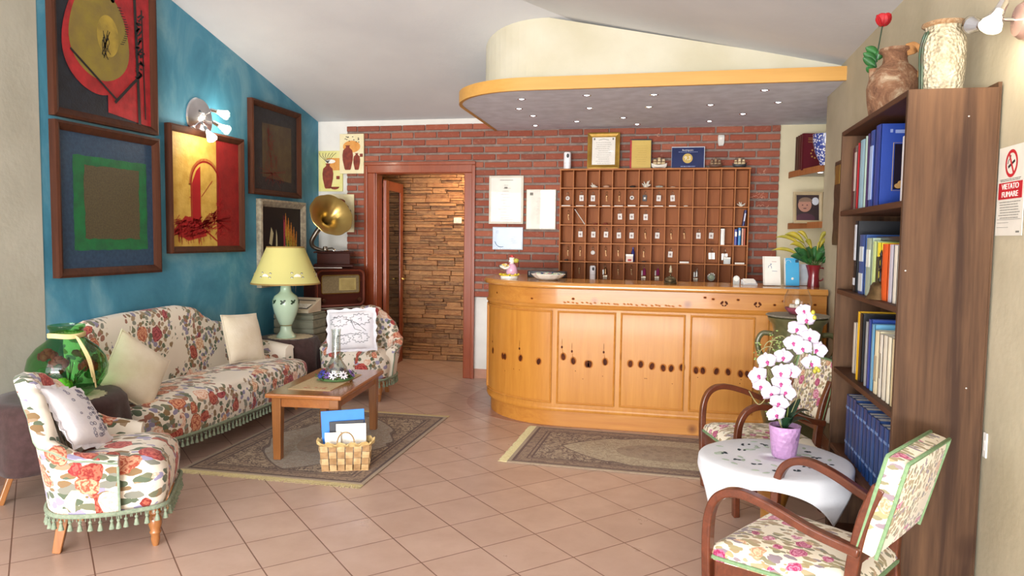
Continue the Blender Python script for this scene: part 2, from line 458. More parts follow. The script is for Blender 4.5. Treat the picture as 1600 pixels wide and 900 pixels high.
# brick facing
mb = MB(); z0, z1 = .87, 2.685
mb.bb(-3.51, -3.285, YB-.03, YB, 0, z1-.005); mb.bb(-2.07, .95, YB-.03, YB, z0, z1-.005); mb.bb(-3.285, -2.07, YB-.03, YB, 2.28, z1-.005)
struct(mb.build('wall_back_mortar', m_mortar))
mb = MB(); p = .0795; row = 0; z = z1-.058
while z > 0:
    x = -3.51 + (0 if row % 2 else -.13)
    while x < .95:
        a, b = max(x, -3.51), min(x+.246+random.uniform(-.006, .006), .95)
        segs = [(a, b)]
        if z < 2.28: segs = [(max(q[0], lo), min(q[1], hi)) for q in segs for lo, hi in ((-9, -3.285), (-2.07, 9))]
        for q in segs:
            if q[1]-q[0] > .012 and not (z < z0 and q[0] > -3):
                d = random.uniform(.0, .006); dz = random.uniform(-.002, .002)
                mb.bb(q[0], q[1], YB-.045-d, YB-.02, z+dz, z+.054+dz+random.uniform(0, .003))
        x += .258
    z -= p; row += 1
struct(mb.build('wall_back_brick', m_brick, bevel=.004, seg=1))
# chalky graffiti marks on the brick, right of the key cabinet
mb = MB()
for (cx, cz_, r) in ((.80, 2.15, .03), (.74, 1.93, .035), (.84, 1.90, .05), (.80, 1.80, .04), (-1.55, 2.53, .03), (-.2, 2.53, .02)):
    for k in range(5):
        a = random.uniform(0, 3); x, z = cx+random.uniform(-r, r), cz_+random.uniform(-r, r)
        mb.tube([(x, YB-.052, z), (x+r*.5*cos(a), YB-.052, z+r*.5*sin(a)), (x+r*cos(a+.8), YB-.052, z+r*sin(a+.8)*.6)], .0022, 5)
struct(mb.build('trim_1', plain('chalk', 'd9a48c', .9)))
# skirting tiles
mb = MB(); mb.bb(-2.07, -.9, YB-.012, YB, 0, .1); mb.bb(-3.86, -3.29, YB-.045, YB-.03, 0, .1)
struct(mb.build('baseboard_back', plain('skirting', 'b98a74', .4, c2='ab7c66')))
mb = MB(); mb.bb(XL, XL+.014, YF, YB, 0, .09); struct(mb.build('baseboard_left', plain('skirting_left', 'a98777', .4)))
mb = MB(); mb.bb(XR-.012, XR, YF, 6.1, 0, .09); struct(mb.build('baseboard_right', plain('skirting_right', 'b98a74', .4)))
# door casing and lining
mb = MB()
for a, b in ((-3.285, DX0+.012), (DX1-.012, -2.07)): mb.bb(a, b, YB-.06, YB+.0, 0, DZ-.0125)
mb.bb(-3.285, -2.07, YB-.06, YB, DZ-.012, 2.28)
for a, b in ((-3.30, -3.262), (-2.093, -2.055)): mb.bb(a, b, YB-.075, YB-.061, 0, 2.2565)
mb.bb(-3.30, -2.055, YB-.075, YB-.061, 2.257, 2.295)
mb.bb(DX0, DX0+.02, YB-.03, YB+.13, 0, DZ); mb.bb(DX1-.02, DX1, YB-.03, YB+.13, 0, DZ); mb.bb(DX0, DX1, YB-.03, YB+.13, DZ-.02, DZ)
struct(mb.build('door_1', m_door, bevel=.008, seg=3))
# open door leaf in the corridor
dl = bpy.data.objects.new('door_2', None); COL.objects.link(dl); struct(dl); dl.location = (-3.165, YB+.13, 0); dl.rotation_euler = (0, 0, radians(95))
mb = MB()
mb.bb(0, .11, -.04, 0, 0, 2.12); mb.bb(.56, .67, -.04, 0, 0, 2.12); mb.bb(.11, .56, -.04, 0, 2.01, 2.12); mb.bb(.11, .56, -.04, 0, 0, .35)
mb.build('leaf_frame', m_door, dl, bevel=.008, seg=3)
MB().bb(.10, .57, -.027, -.015, .34, 2.04).build('glass_pane', plain('dark_glass', '0b0d12', .08), dl)
mb = MB(); mb.tube([(.62, -.04, 1.0), (.62, -.085, 1.0), (.52, -.085, 1.0)], .009, 8); mb.build('door_handle', m_brass, dl, smooth=40)
# corridor
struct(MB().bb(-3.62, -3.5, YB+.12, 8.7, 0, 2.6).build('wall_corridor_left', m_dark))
struct(MB().bb(-1.2, -1.1, YB+.12, 8.7, 0, 2.6).build('wall_corridor_right', m_cream))
struct(MB().bb(-3.62, -1.1, YB+.12, 8.7, 2.5, 2.6).build('ceiling_corridor', m_white))
mb = MB(); mb.bb(-3.62, -1.1, 8.5, 8.62, 0, 2.6); z = 0
while z < 2.5:
    h = random.uniform(.035, .07); x = -3.5-random.uniform(0, .2)
    while x < -1.2:
        w = random.uniform(.14, .42); d = random.uniform(.0, .04)
        h1 = h if random.random() < .7 else h*.5
        mb.box(x+w/2, 8.485-d/2, z+h1/2, w-.004, .05+d, h1-.003, rx=random.uniform(-.12, .12), rz=random.uniform(-.03, .03))
        if h1 < h: mb.box(x+w/2, 8.48-random.uniform(0, .02), z+h*.75, w-.003, .06, h*.5-.003)
        x += w
    z += h
struct(mb.build('wall_corridor_stone', m_stone, bevel=.005, seg=1))
sw = thing('light_switch', 'small white light switch plate on the stone wall beyond the doorway', 'switch', (-2.54, 8.425, 1.70))
MB().bb(-.05, .05, -.012, .006, -.035, .035).build('plate', plain('switch_plastic', 'e8e0c8', .4), sw, bevel=.004)
MB().bb(-.012, .012, -.018, -.01, -.02, .02).build('rocker', m_white, sw, bevel=.002)

# ------------------------------------------------------------------ soffit over the desk
def soff(inset):
    pts = [(1.37 if inset == 0 else XR, 5.47+inset), ]
    r = .68-inset*.6; cx, cy = -1.81+inset*1.15+r, 5.47+inset+r
    for i in range(15):
        a = -pi/2 - (pi/2)*i/14
        pts.append((cx+r*cos(a)*1.0, cy+r*sin(a)))
    pts.append((-1.85+inset*1.15, YB)); pts.append((1.37 if inset == 0 else XR, YB))
    return pts
sp = soff(0)
sp[0] = (XR, 5.47); sp += [(1.36, YB), (1.36, 6.1), (XR, 6.1)]
del sp[-4]
struct(MB().prism(sp, 2.612, 2.63).build('ceiling_soffit', plain('soffit_paint', 'e2e8f8', .7)))
# pine edge band
mb = MB(); path = soff(0)[:-1]; rings = []
for i, (x, y) in enumerate(path):
    a = path[max(i-1, 0)]; b = path[min(i+1, len(path)-1)]; t = V((b[0]-a[0], b[1]-a[1])).normalized(); nn = V((t.y, -t.x)) * -1
    if i == 0: x = XR; nn = V((0, -1)); 
    if nn.y > .3 and i < 5: nn = -nn
    n = V((-abs(nn.x), -abs(nn.y)))
    rings.append([(x+n.x*.012, y+n.y*.012, 2.605), (x+n.x*.012, y+n.y*.012, 2.70), (x-n.x*.015, y-n.y*.015, 2.70), (x-n.x*.015, y-n.y*.015, 2.605)])
mb.loft(rings); struct(mb.build('trim_2', m_band, smooth=30))
struct(MB().prism(soff(.013), 2.63, 2.695).build('ceiling_soffit_core', m_white))
ip = soff(.17)
struct(MB().prism(ip, 2.69, lambda x, y: ceilz(x, y)+.01).build('ceiling_bulkhead', plain('bulkhead_plaster', 'ccc7b4', .9, c2='beb79e', ns=1.6, bump=.2, bs=20)))
m_spot = glow('spot_bulb', 'ffffff', 9)
SP = [(-1.234, 5.83), (-1.345, 6.255), (-1.294, 6.629), (-1.381, 7.2), (-.701, 5.751), (-.745, 6.31), (-.945, 7.0), (-.496, 6.847), (-.392, 7.25),
      (-.191, 5.803), (-.247, 6.322), (.25, 6.305), (.279, 7.15), (.547, 6.786), (.612, 5.755), (.773, 6.268)]
lab = ['front left corner', 'left end, second from the front', 'left end, third from the front', 'left end beside the back wall', 'front row, second from the left', 'middle row above the left half of the desk',
       'rear left above the key cabinet edge', 'rear middle above the key cabinet', 'beside the back wall above the gold framed certificate', 'front row at the middle', 'middle row at the centre of the desk', 'middle row right of centre',
       'beside the back wall above the blue award plaque', 'rear right above the key cabinet', 'front row near the right wall', 'right end nearest the corner shelves']
base = None
for (x, y), l in zip(SP, lab):
    if base is None:
        base = thing('ceiling_spotlight', '', 'spotlight', (x, y, 2.612))
        mb = MB(); mb.lathe([(.024, 0), (.034, 0), (.034, -.004), (.024, -.004)], 20, cap=False); mb.build('trim_ring', m_chrome, base, smooth=40)
        mb = MB(); mb.lathe([(.001, -.002), (.012, -.004), (.022, -.001), (.022, .004)], 20); mb.build('bulb', m_spot, base, smooth=60)
        o = base
    else:
        o = copy_tree(base); o.location = (x, y, 2.612)
    tag(o, 'lit spotlight in the grey soffit, ' + l, 'spotlight', 'recessed spotlights in the soffit over the desk')
for x, y, e in ((-1.15, 6.25, 17), (-.2, 6.3, 17), (.7, 6.4, 17)):
    d = bpy.data.lights.new('spot_glow', 'SPOT'); d.energy = e; d.spot_size = 2.4; d.spot_blend = 1; d.color = (1, .96, .90); d.shadow_soft_size = .03
    o = bpy.data.objects.new('spot_glow', d); COL.objects.link(o); o.location = (x, y, 2.60)
# ================================================================== pictures
def poly(mb, pts, y):
    mb.add([(x, y, z) for x, z in pts], [tuple(range(len(pts)))])
def stroke(mb, pts, w, y):
    for a, b in zip(pts[:-1], pts[1:]):
        d = V((b[0]-a[0], b[1]-a[1])); 
        if d.length < 1e-6: continue
        d.normalize(); n = V((-d.y, d.x))*w/2
        poly(mb, [(a[0]+n.x, a[1]+n.y), (a[0]-n.x, a[1]-n.y), (b[0]-n.x, b[1]-n.y), (b[0]+n.x, b[1]+n.y)], y)
def framed(name, label, cat, loc, rz, w, h, fw, fd, fm, lean=0, group=None, gold=None):
    t = thing(name, label, cat, loc, rz, group); t.rotation_euler = (lean, 0, rz)
    mb = MB()
    A = [(-w/2, 0), (w/2, 0), (w/2, h), (-w/2, h)]; sg = [(1, 1), (-1, 1), (-1, -1), (1, -1)]
    prof = [(0, 0), (0, -fd), (fw*.3, -fd*1.15), (fw*.75, -fd*.8), (fw, -fd*.55), (fw, 0)]
    rings = [[(x+sx*o, y, z+sz*o) for o, y in prof] for (x, z), (sx, sz) in zip(A, sg)]
    mb.loft(rings, loop=True); mb.build('frame', fm, t)
    return t
def canvas(t, w, h, fw, y, mats, draw, name='painting'):
    mb = MB(); i = fw*.9
    mb.bb(-w/2+i, w/2-i, y, y+.006, i, h-i)
    draw(mb, w, h); return mb.build(name, mats, t)
def mottled(name, a, b, ns=20, rough=.6, bump=.3):
    return plain(name, a, rough, c2=b, ns=ns, bump=bump)
p_navy = mottled('paint_navy', '18202e', '0f141f'); p_red = mottled('paint_red', 'b3232a', '8e181d', 12); p_olive = mottled('paint_olive', '7d6b35', '8b7b2f', 9)
p_goldy = mottled('paint_ochre', 'b39a3a', '8d7a34', 9); p_blue = mottled('paint_slate_blue', '2c4a66', '223c57', 40); p_green = mottled('paint_green', '16713f', '1c5e3a', 16)
p_brown = mottled('paint_olive_brown', '5b5030', '493f27', 90, bump=.8); p_gold = mottled('paint_gold', 'd0ac55', 'bd973f', 14); p_dred = mottled('paint_dark_red', '8c1717', '7a0f12', 10)
p_scar = plain('paint_scarlet', 'a5131b', .5); p_charc = mottled('paint_charcoal', '2b2b2f', '1f1f24', 18); p_dolive = mottled('paint_dull_olive', '57492f', '4a3a2a', 10)
p_ink = plain('paint_ink', '0f0d12', .5)

def ell(cx, cz, rx, rz, n=40, a0=0, a1=2*pi):
    return [(cx+rx*cos(a0+(a1-a0)*i/(n-1)), cz+rz*sin(a0+(a1-a0)*i/(n-1))) for i in range(n)]
# 1: top left, abstract apple
def apple(mb, w, h):
    i = .055; e = w/2-i
    y = -.002
    mb.k = 1; poly(mb, [(.0, .09*h), (e, .05*h), (e, h-i), (.0, h-i)], y)
    cx, cz = -.08, h*.53
    # red underside then ochre body
    body = [(cx + .30*cos(a)*(1-.06*sin(3*a)), cz + .37*sin(a)*(1+.05*cos(2*a)) - .045*math.exp(-((a-pi/2)/.28)**2)) for a in [2*pi*k/60 for k in range(60)]]
    mb.k = 1; poly(mb, body, y-.001)
    mb.k = 2; poly(mb, [(cx+.02+(x-cx)*.88, cz+.05+(z-cz)*.86) for x, z in body], y-.002)
    mb.k = 3; poly(mb, ell(cx+.09, cz+.06, .10, .14), y-.003)
    mb.k = 4
    stroke(mb, [(.30, i), (.27, h-i)], .028, y-.003); stroke(mb, [(.36, .1), (.34, h*.85)], .012, y-.003)
    stroke(mb, [(cx-.24, cz-.1), (cx+.16, cz-.36)], .016, y-.004)
    stroke(mb, [(cx+.14, cz-.38), (.24, .34), (.33, .42)], .022, y-.004)
    for k in range(40):
        t = k/40; x = .31+random.uniform(-.03, .03); z = .38+t*.45
        stroke(mb, [(x-.02, z), (x+random.uniform(0, .03), z+random.uniform(-.02, .05))], .012, y-.004)
    for k in range(16):
        t = k/16; x = cx+.18+.07*sin(t*3); z = cz+.28-.26*t
        stroke(mb, [(x, z), (x+.035, z+.006)], .005, y-.004)
    for k in range(9): stroke(mb, [(cx+.06+random.uniform(-.03, .05), cz+random.uniform(-.1, .1)) for _ in range(3)], .005, y-.004)
    mb.k = 5; poly(mb, ell(.06, h-.17, .02, .02, 14), y-.002)
FH = 1.04
t = framed('framed_painting', 'framed abstract painting of a golden apple on black and red, upper left', 'painting', (XL, 4.40, 2.235), pi/2, .955, FH, .058, .045, m_frame, lean=radians(-.0), group='paintings on the blue wall')
def draw_on(t, w, h, fw, mats, fn, y=-.022):
    mb = MB(); i = fw*.9; mb.bb(-w/2+i, w/2-i, y, y+.02, i, h-i)
    mb.m = M.Translation((0, y, 0)); fn(mb, w, h); return mb.build('painted_panel', mats, t)
draw_on(t, .955, FH, .058, [p_navy, p_red, p_olive, p_goldy, p_ink, p_navy], apple)
def square(mb, w, h):
    def blob(x0, x1, z0, z1, y, j):
        P = []
        for (a, b) in (((x0, z0), (x1, z0)), ((x1, z0), (x1, z1)), ((x1, z1), (x0, z1)), ((x0, z1), (x0, z0))):
            for k in range(14):
                q = k/14; P.append((a[0]+(b[0]-a[0])*q+random.uniform(-j, j), a[1]+(b[1]-a[1])*q+random.uniform(-j, j)))
        poly(mb, P, y)
    mb.k = 1; blob(-w*.335, w*.375, h*.175, h*.80, -.001, .004)
    mb.k = 2; blob(-w*.24, w*.29, h*.25, h*.74, -.002, .006)
t = framed('framed_painting', 'large dark framed painting of a brown square inside a green square on slate blue', 'painting', (XL, 4.40, 1.205), pi/2, .96, 1.005, .058, .05, m_frame, group='paintings on the blue wall')
draw_on(t, .96, 1.005, .058, [p_blue, p_green, p_brown], square)
def arch(mb, w, h):
    i = .05; mid = w*.12
    mb.k = 1; poly(mb, [(mid, i), (w/2-i, i), (w/2-i, h-i), (mid, h-i)], -.001)
    # arch of rays
    cx, cz, r = -.03, h*.55, .19
    mb.k = 2
    P = [(cx-r, cz-.42), (cx-r, cz)] + ell(cx, cz, r, .20, 24, pi, 0) + [(cx+r, cz-.38)]
    stroke(mb, P, .012, -.002)
    for k in range(70):
        q = k/69; idx = q*(len(P)-1); a = P[int(idx)]; b = P[min(int(idx)+1, len(P)-1)]; f = idx-int(idx)
        x, z = a[0]+(b[0]-a[0])*f, a[1]+(b[1]-a[1])*f; d = V((x-cx, (z-cz) if z > cz else 0)).normalized()
        stroke(mb, [(x, z), (x+d.x*.028, z+d.y*.028)], .005, -.002)
    poly(mb, [(cx-r+.01, cz-.30), (cx-.07, cz-.30), (cx-.07, cz+.16), (cx-.12, cz+.12), (cx-r+.01, cz+.01)], -.0025)
    poly(mb, [(-w/2+i, .17), (-w*.30, .30), (-.10, .27), (-.02, .14), (-w*.26, .10)], -.0025)
    for k in range(330):
        x = random.uniform(-w/2+i, mid+.05); z = random.uniform(.12, .26) + max(0, x+.15)*random.uniform(0, .75)
        dx, dz = random.choice(((.06, .02), (.045, .045), (.01, -.06), (.07, .01)))
        x2 = min(x+dx, w/2-i)
        stroke(mb, [(x, z), (x2, z+dz)], .0055, -.003)
    for k in range(26):
        a = random.uniform(-.5, .6); stroke(mb, [(mid-.02, .27), (mid+.2*cos(a), .27+.2*sin(a))], .003, -.003)
    stroke(mb, [(cx-.06, h*.46), (cx+.09, h*.60)], .006, -.003)
    stroke(mb, [(cx-.14, .26), (cx+.16, .09)], .012, -.003)
t = framed('framed_painting', 'dark framed gold and red abstract painting of a spiky arch, under the left wall lamp', 'painting', (XL, 5.495, 1.343), pi/2, 1.0, 1.01, .055, .05, m_frame, group='paintings on the blue wall')
draw_on(t, 1.0, 1.01, .055, [p_gold, p_dred, p_scar], arch)
def darkp(mb, w, h):
    mb.k = 1; poly(mb, [(-w*.27, h*.2), (w*.32, h*.17), (w*.32, h*.80), (-w*.27, h*.78)], -.001)
    mb.k = 2
    for k in range(120):
        z = random.uniform(.12, .62); s_ = (.66-z)*.42
        x = -.12+random.uniform(-s_, s_)*.7 + (.62-z)*.15
        stroke(mb, [(x, z), (x+random.uniform(-.05, .05), z+random.uniform(.01, .06))], .004, -.002)
    for k in range(26): stroke(mb, [(-.08, .22), (-.08+random.uniform(-.25, .28), .22+random.uniform(-.14, .12))], .004, -.002)
t = framed('framed_painting', 'dark painting with a faint red spire, framed in brown wood near the room corner', 'painting', (XL, 6.58, 1.878), pi/2, .91, .875, .055, .05, m_frame, group='paintings on the blue wall')
draw_on(t, .91, .875, .055, [p_charc, p_dolive, plain('paint_rust', '6f1f1c', .6)], darkp)
def boats(mb, w, h):
    mb.k = 1; poly(mb, [(-.25, .42), (-.20, .40), (-.17, .52), (-.21, .58)], -.001); poly(mb, [(-.13, .30), (-.09, .25), (-.10, .50), (-.12, .56)], -.001); poly(mb, [(-.27, .26), (-.2, .26), (-.2, .30), (-.27, .31)], -.001)
    cols = [2, 3, 4, 5, 6]
    for k in range(44):
        x = .02+k*.006; top = .70-.06*sin(k*.7)-.005*k; 
        for j, (a, b) in enumerate(((0, .13), (.13, .24), (.24, .32), (.32, .55))):
            mb.k = (2 if k < 6 else (3 if j == 0 else (4 if j == 1 else (5 if j == 2 else 6))))
            poly(mb, [(x, top-b+random.uniform(-.02, .02)), (x+.0052, top-b+.01), (x+.0052, top-a), (x, top-a)], -.001)
t = framed('framed_painting', 'silver framed black painting with a bright streaked sailing shape, behind the table lamp', 'painting', (XL, 6.69, .995), pi/2, .87, .845, .07, .05, mottled('silver_frame', 'a79c84', '7f7566', 30, .35), group='paintings on the blue wall')
draw_on(t, .87, .845, .07, [plain('paint_black', '120c12', .5), plain('paint_ivory', 'cfc79c', .6), plain('paint_pink', 'c8455a', .6), plain('paint_orange', 'd58a2e', .6), plain('paint_yellow', 'd6b63c', .6), plain('paint_leaf', '4b7a3d', .6), plain('paint_grey', 'b6bcc0', .6)], boats)

# small vase canvases in the corner
m_can = mottled('canvas_cream', 'dfd3a6', 'e6dcb8', 12); m_can2 = mottled('canvas_lime', 'd6d078', 'e3dc9c', 6)
m_terra = plain('paint_terracotta', '8c3a24', .7, c2='6d2a1c', ns=20); m_ora = plain('paint_amber', 'd08a3c', .7, c2='dca055', ns=14)
def vase_shape(cx, z0, r, h, n=14):
    pr = [(.45, 0), (.6, .05), (.95, .4), (1, .6), (.85, .8), (.35, .9), (.32, .96), (.5, 1)]
    return [(cx+a*r, z0+b*h) for a, b in pr] + [(cx-a*r, z0+b*h) for a, b in reversed(pr)]
def small_canvas(label, x, z, w, h, base, kind):
    t = thing('canvas_picture', label, 'picture', (x, YB-.05 if x > -3.5 else YB-.022, z), 0, 'small vase pictures in the corner')
    if kind == 1: t.location.y = YB-.075
    if kind == 2: t.location.y = YB-.075
    MB().bb(-w/2, w/2, 0, .018, 0, h).build('canvas', base, t, bevel=.002)
    mb = MB(); mb.k = 1
    if kind == 0:
        poly(mb, [(-w*.15, h*.52), (w*.38, h*.52), (w*.38, h*.82), (-w*.15, h*.82)], -.001); mb.k = 0
        poly(mb, vase_shape(-.03, .03, .065, h*.62), -.002); poly(mb, ell(.05, .05, .055, .03, 20, pi, 2*pi), -.002)
        poly(mb, [(.07, h*.30), (.11, h*.30), (.11, h*.38), (.07, h*.38)], -.002)
        mb.k = 2; poly(mb, ell(.0, h*.74, .06, .022), -.003)
        mb.k = 3
        for k in range(6): stroke(mb, [(-.03, h*.7), (-.12+k*.03, h*.88), (-.13+k*.04, h*.95)], .005, -.003)
    elif kind == 1:
        poly(mb, ell(.0, h*.68, w*.36, h*.15), -.001); mb.k = 0
        poly(mb, vase_shape(-.045, .04, .062, h*.62), -.002); poly(mb, vase_shape(.06, .04, .04, h*.42), -.003)
        poly(mb, [(.095, h*.42), (.13, h*.42), (.13, h*.50), (.095, h*.50)], -.002)
        mb.k = 3
        for k in range(14): poly(mb, ell(-.09+random.uniform(0, .2), h*.86+random.uniform(-.03, .03), .008, .005, 8), -.003)
    else:
        mb.k = 0; poly(mb, ell(-.02, h*.80, .07, .035), -.002); poly(mb, ell(.03, h*.66, .06, .03), -.002); poly(mb, vase_shape(-.03, .03, .07, h*.5), -.001)
        mb.k = 3; poly(mb, ell(.09, h*.55, .03, .008), -.003); poly(mb, ell(.11, h*.53, .008, .025), -.003)
    mb.build('painted_vase', [m_terra, m_ora, m_paper, m_ink2], t)
m_ink2 = plain('paint_dark_brown', '2c1714', .7)
small_canvas('small lime yellow canvas of a terracotta amphora and bowl, beside the blue wall', -3.715, 1.985, .285, .44, m_can2, 0)
small_canvas('small cream canvas of two brown vases with flowers, highest of the corner canvases', -3.44, 2.172, .28, .425, m_can, 1)
small_canvas('small cream canvas with red flower vase half hidden behind the gramophone horn', -3.565, 1.54, .30, .41, m_can, 2)

# ------------------------------------------------------------------ left wall lamp
m_bulb = glow('warm_bulb', 'fff3dc', 28)
m_shadeg = glass('frosted_shade', 'ffffff', .25)
def point(loc, e, col=(1, .86, .66), r=.03):
    d = bpy.data.lights.new('lamp_light', 'POINT'); d.energy = e; d.color = col; d.shadow_soft_size = r
    o = bpy.data.objects.new('lamp_light', d); COL.objects.link(o); o.location = loc
def spot_head(t, p0, dr, lit=True, L=.10, R=.030):
    dr = V(dr).normalized(); p0 = V(p0)
    q = dr.to_track_quat('Z', 'Y').to_matrix().to_4x4()
    T = M.Translation(p0) @ q
    mb = MB(); mb.m = T; mb.lathe([(.004, -.02), (.012, -.02), (.016, .0), (.016, .035), (.010, .04)], 16); s_ = mb.build('spot_socket', m_chrome, t, smooth=40)
    mb = MB(); mb.m = T; mb.lathe([(.017, .02), (.022, .05), (R, L), (R-.002, L), (.019, .05), (.015, .022)], 24, cap=False); mb.build('glass_cone', m_pane if lit else m_clear, t, smooth=40)
    mb = MB(); mb.m = T; mb.lathe([(.010, .035), (.016, .06), (R-.004, L-.012), (R-.006, L-.004), (.004, L-.002)], 16); mb.build('bulb', m_bulb if lit else plain('unlit_bulb', 'c9cbd2', .15, .3), t, smooth=50)
    return p0+dr*L
t = thing('wall_spotlight', 'three-armed wall spotlight with round chrome plate, all bulbs lit, on the blue wall', 'wall lamp', (XL, 5.42, 2.45))
mb = MB(); mb.m = M.Rotation(pi/2, 4, 'Y'); mb.lathe([(.001, 0), (.165, 0), (.17, .006), (.16, .016), (.03, .028), (.001, .03)], 40); mb.build('wall_plate', m_chrome, t, smooth=35)
for k, (a, b, c) in enumerate((((.07, .05, .06), (.35, .85, -.15), 1), ((.07, .07, -.02), (.35, .9, -.35), 1), ((.07, -.03, -.07), (.75, -.35, -.75), 1))):
    mb = MB(); mb.tube([(.02, a[1]*.4, a[2]*.4), (.05, a[1]*.8, a[2]*.7), a], .006, 8); mb.build('arm', m_chrome, t, smooth=50)
    spot_head(t, V(a)*1.25, b, L=.135, R=.042)
for dy, dz, e in ((.20, .03, 3.0), (-.10, -.20, 3.5)): point((XL+.20, 5.42+dy, 2.45+dz), e)

# ================================================================== upholstery
m_flor = floral('floral_tapestry', 'e8dfd2', [('8b2f2c', 'c06a55'), ('d9a489', 'f0d9c8'), ('a64a38', 'dba07c'), ('7a2530', 'b5565a'), ('c98e6c', 'ead0b0')],
    ['74765e', '85857a', '8a7050', '8f88a2', '5f6a56', 'a08a70', '9a6a5a'], 8.5, .405, base2='e2d8ca', rose_r=.47)
m_flor_chair = floral('floral_tapestry_large', 'e8dfd2', [('8b2f2c', 'c06a55'), ('e0b49c', 'f4e2d4'), ('9a2f34', 'c9645a'), ('b0503c', 'e0a888')], ['74765e', '85857a', '8a7050', '9a94b4', '5f6a56', 'a08a70'], 8.5, .36, base2='e2d8ca', rose_r=.50, clumpsc=.42, off=(.1, .47, .3))
m_pipe = plain('sage_piping', '8b9a86', .85, c2='7c8c78', ns=60)
m_tassel = plain('sage_tassel', '8f9b86', .9, c2='7b8872', ns=80, bump=.3)
def inter(table, u):
    for (a, va), (b, vb) in zip(table[:-1], table[1:]):
        if a <= u <= b:
            q = (u-a)/(b-a); q = q*q*(3-2*q); return va+(vb-va)*q
    return table[0][1] if u < table[0][0] else table[-1][1]
def shell(t, path, height, thick, lean, z0=.2, name='backrest', mat=None):
    "path: outer plan line from left arm front round the back to right arm front; functions of arc fraction u"
    P = [V((x, y, 0)) for x, y in path]; L = [0]
    for a, b in zip(P[:-1], P[1:]): L.append(L[-1]+(b-a).length)
    rings = []; crest = []
    for i, p in enumerate(P):
        u = L[i]/L[-1]; tg = (P[min(i+1, len(P)-1)]-P[max(i-1, 0)]).normalized(); n = V((tg.y, -tg.x, 0)) * -1
        # outward normal: path runs left->back->right, outward is to the left of travel... pointing away from the seat
        n = V((-tg.y, tg.x, 0))
        h = height(u); th = thick(u); le = lean(u)
        ring = []
        for o, z in ((0, z0), (.012, z0+.1), (.012+le*.4, z0+(h-z0)*.6), (le, h-.045), (le*1.05+.008, h-.018), (le-th*.25, h), (le-th*.7, h-.004), (le-th-.004, h-.03), (le*.5-th*1.1, z0+(h-z0)*.62), (-th*1.25, z0+.15), (-th*1.1, z0)):
            ring.append(p + n*o + V((0, 0, z)))
        rings.append(ring); crest.append(p+n*(le+.006)+V((0, 0, h-.028)))
    o = MB().loft(rings).build(name, mat or m_flor, t, smooth=60)
    return o, crest, rings
def fringe(t, path, z, step=.04, closed=False):
    "braid plus tassels along a plan path"
    mb = MB(); mb.tube([(x, y, z) for x, y in path], .011, 6); P = [V((x, y, 0)) for x, y in path]
    acc = 0; k = 0
    for a, b in zip(P[:-1], P[1:]):
        d = (b-a).length; n = max(1, int(d/.006))
        for i in range(n):
            acc += d/n
            if acc > step:
                acc = 0; k += 1; p = a+(b-a)*i/n; zz = z-random.uniform(.012, .02)
                mb.tube([(p.x, p.y, z), (p.x, p.y, zz-.01)], .0025, 5)
                mb.ball((p.x, p.y, zz-.012), .0085, 8, 6)
                mb.lathe([(.004, 0), (.008, -.012), (.013, -.034), (.001, -.036)], 8, (p.x, p.y, zz-.016), cap=False)
            elif i % 3 == 0:
                p = a+(b-a)*i/n; mb.tube([(p.x, p.y, z), (p.x, p.y, z-.024)], .0022, 4)
    mb.build('tassel_fringe', m_tassel, t, smooth=60)
def rounded_rect(x0, x1, y0, y1, rf, rb, n=8):
    out = []
    for (cx, cy, a0, r) in ((x0+rf, y0+rf, pi, rf), (x1-rf, y0+rf, 1.5*pi, rf), (x1-rb, y1-rb, 0, rb), (x0+rb, y1-rb, .5*pi, rb)):
        for i in range(n+1):
            a = a0+(pi/2)*i/n; out.append((cx+r*cos(a), cy+r*sin(a)))
    return out
def seat(t, outline, z0, z1, dome, mat, name='seat', r=.05, bulge=.02):
    cx = sum(p[0] for p in outline)/len(outline); cy = sum(p[1] for p in outline)/len(outline)
    rings = []
    for k, (s_, z) in enumerate(((1.0, z0), (1.0, z0+.03), (1.0, (z0+z1)/2), (1.0, z1-r), (.985, z1-r*.35), (.955, z1-r*.05), (.88, z1+dome*.35), (.7, z1+dome*.75), (.4, z1+dome*.97), (.08, z1+dome))):
        b = bulge*(1 if k in (2, 3) else (.6 if k in (1, 4) else 0))
        ring = []
        for x, y in outline:
            d = V((x-cx, y-cy)); L = d.length
            q = (L-(1-s_)*(L if s_ < .9 else .5)) if s_ >= .9 else L*s_
            d.normalize(); ring.append((cx+d.x*(q+b), cy+d.y*(q+b), z))
        rings.append(ring)
    return MB().loft(rings).build(name, mat, t, smooth=50)
def turned_leg(t, x, y, h, mat, s=1.0, name='leg'):
    mb = MB(); mb.lathe([(.024*s, h), (.026*s, h*.82), (.030*s, h*.76), (.022*s, h*.70), (.030*s, h*.62), (.031*s, h*.5), (.022*s, h*.36), (.027*s, h*.31), (.019*s, h*.24), (.021*s, h*.16), (.017*s, .012), (.013*s, 0)], 18, (x, y, 0))
    return mb.build(name, mat, t, smooth=45)
def taper_leg(t, x, y, h, dx, dy, mat, name='leg', a=.05, b=.036):
    mb = MB(); mb.bar([(x, y, h), (x+dx, y+dy, 0)], [a, b], [a, b], up=(0, 1, 0)); return mb.build(name, mat, t, bevel=.004)

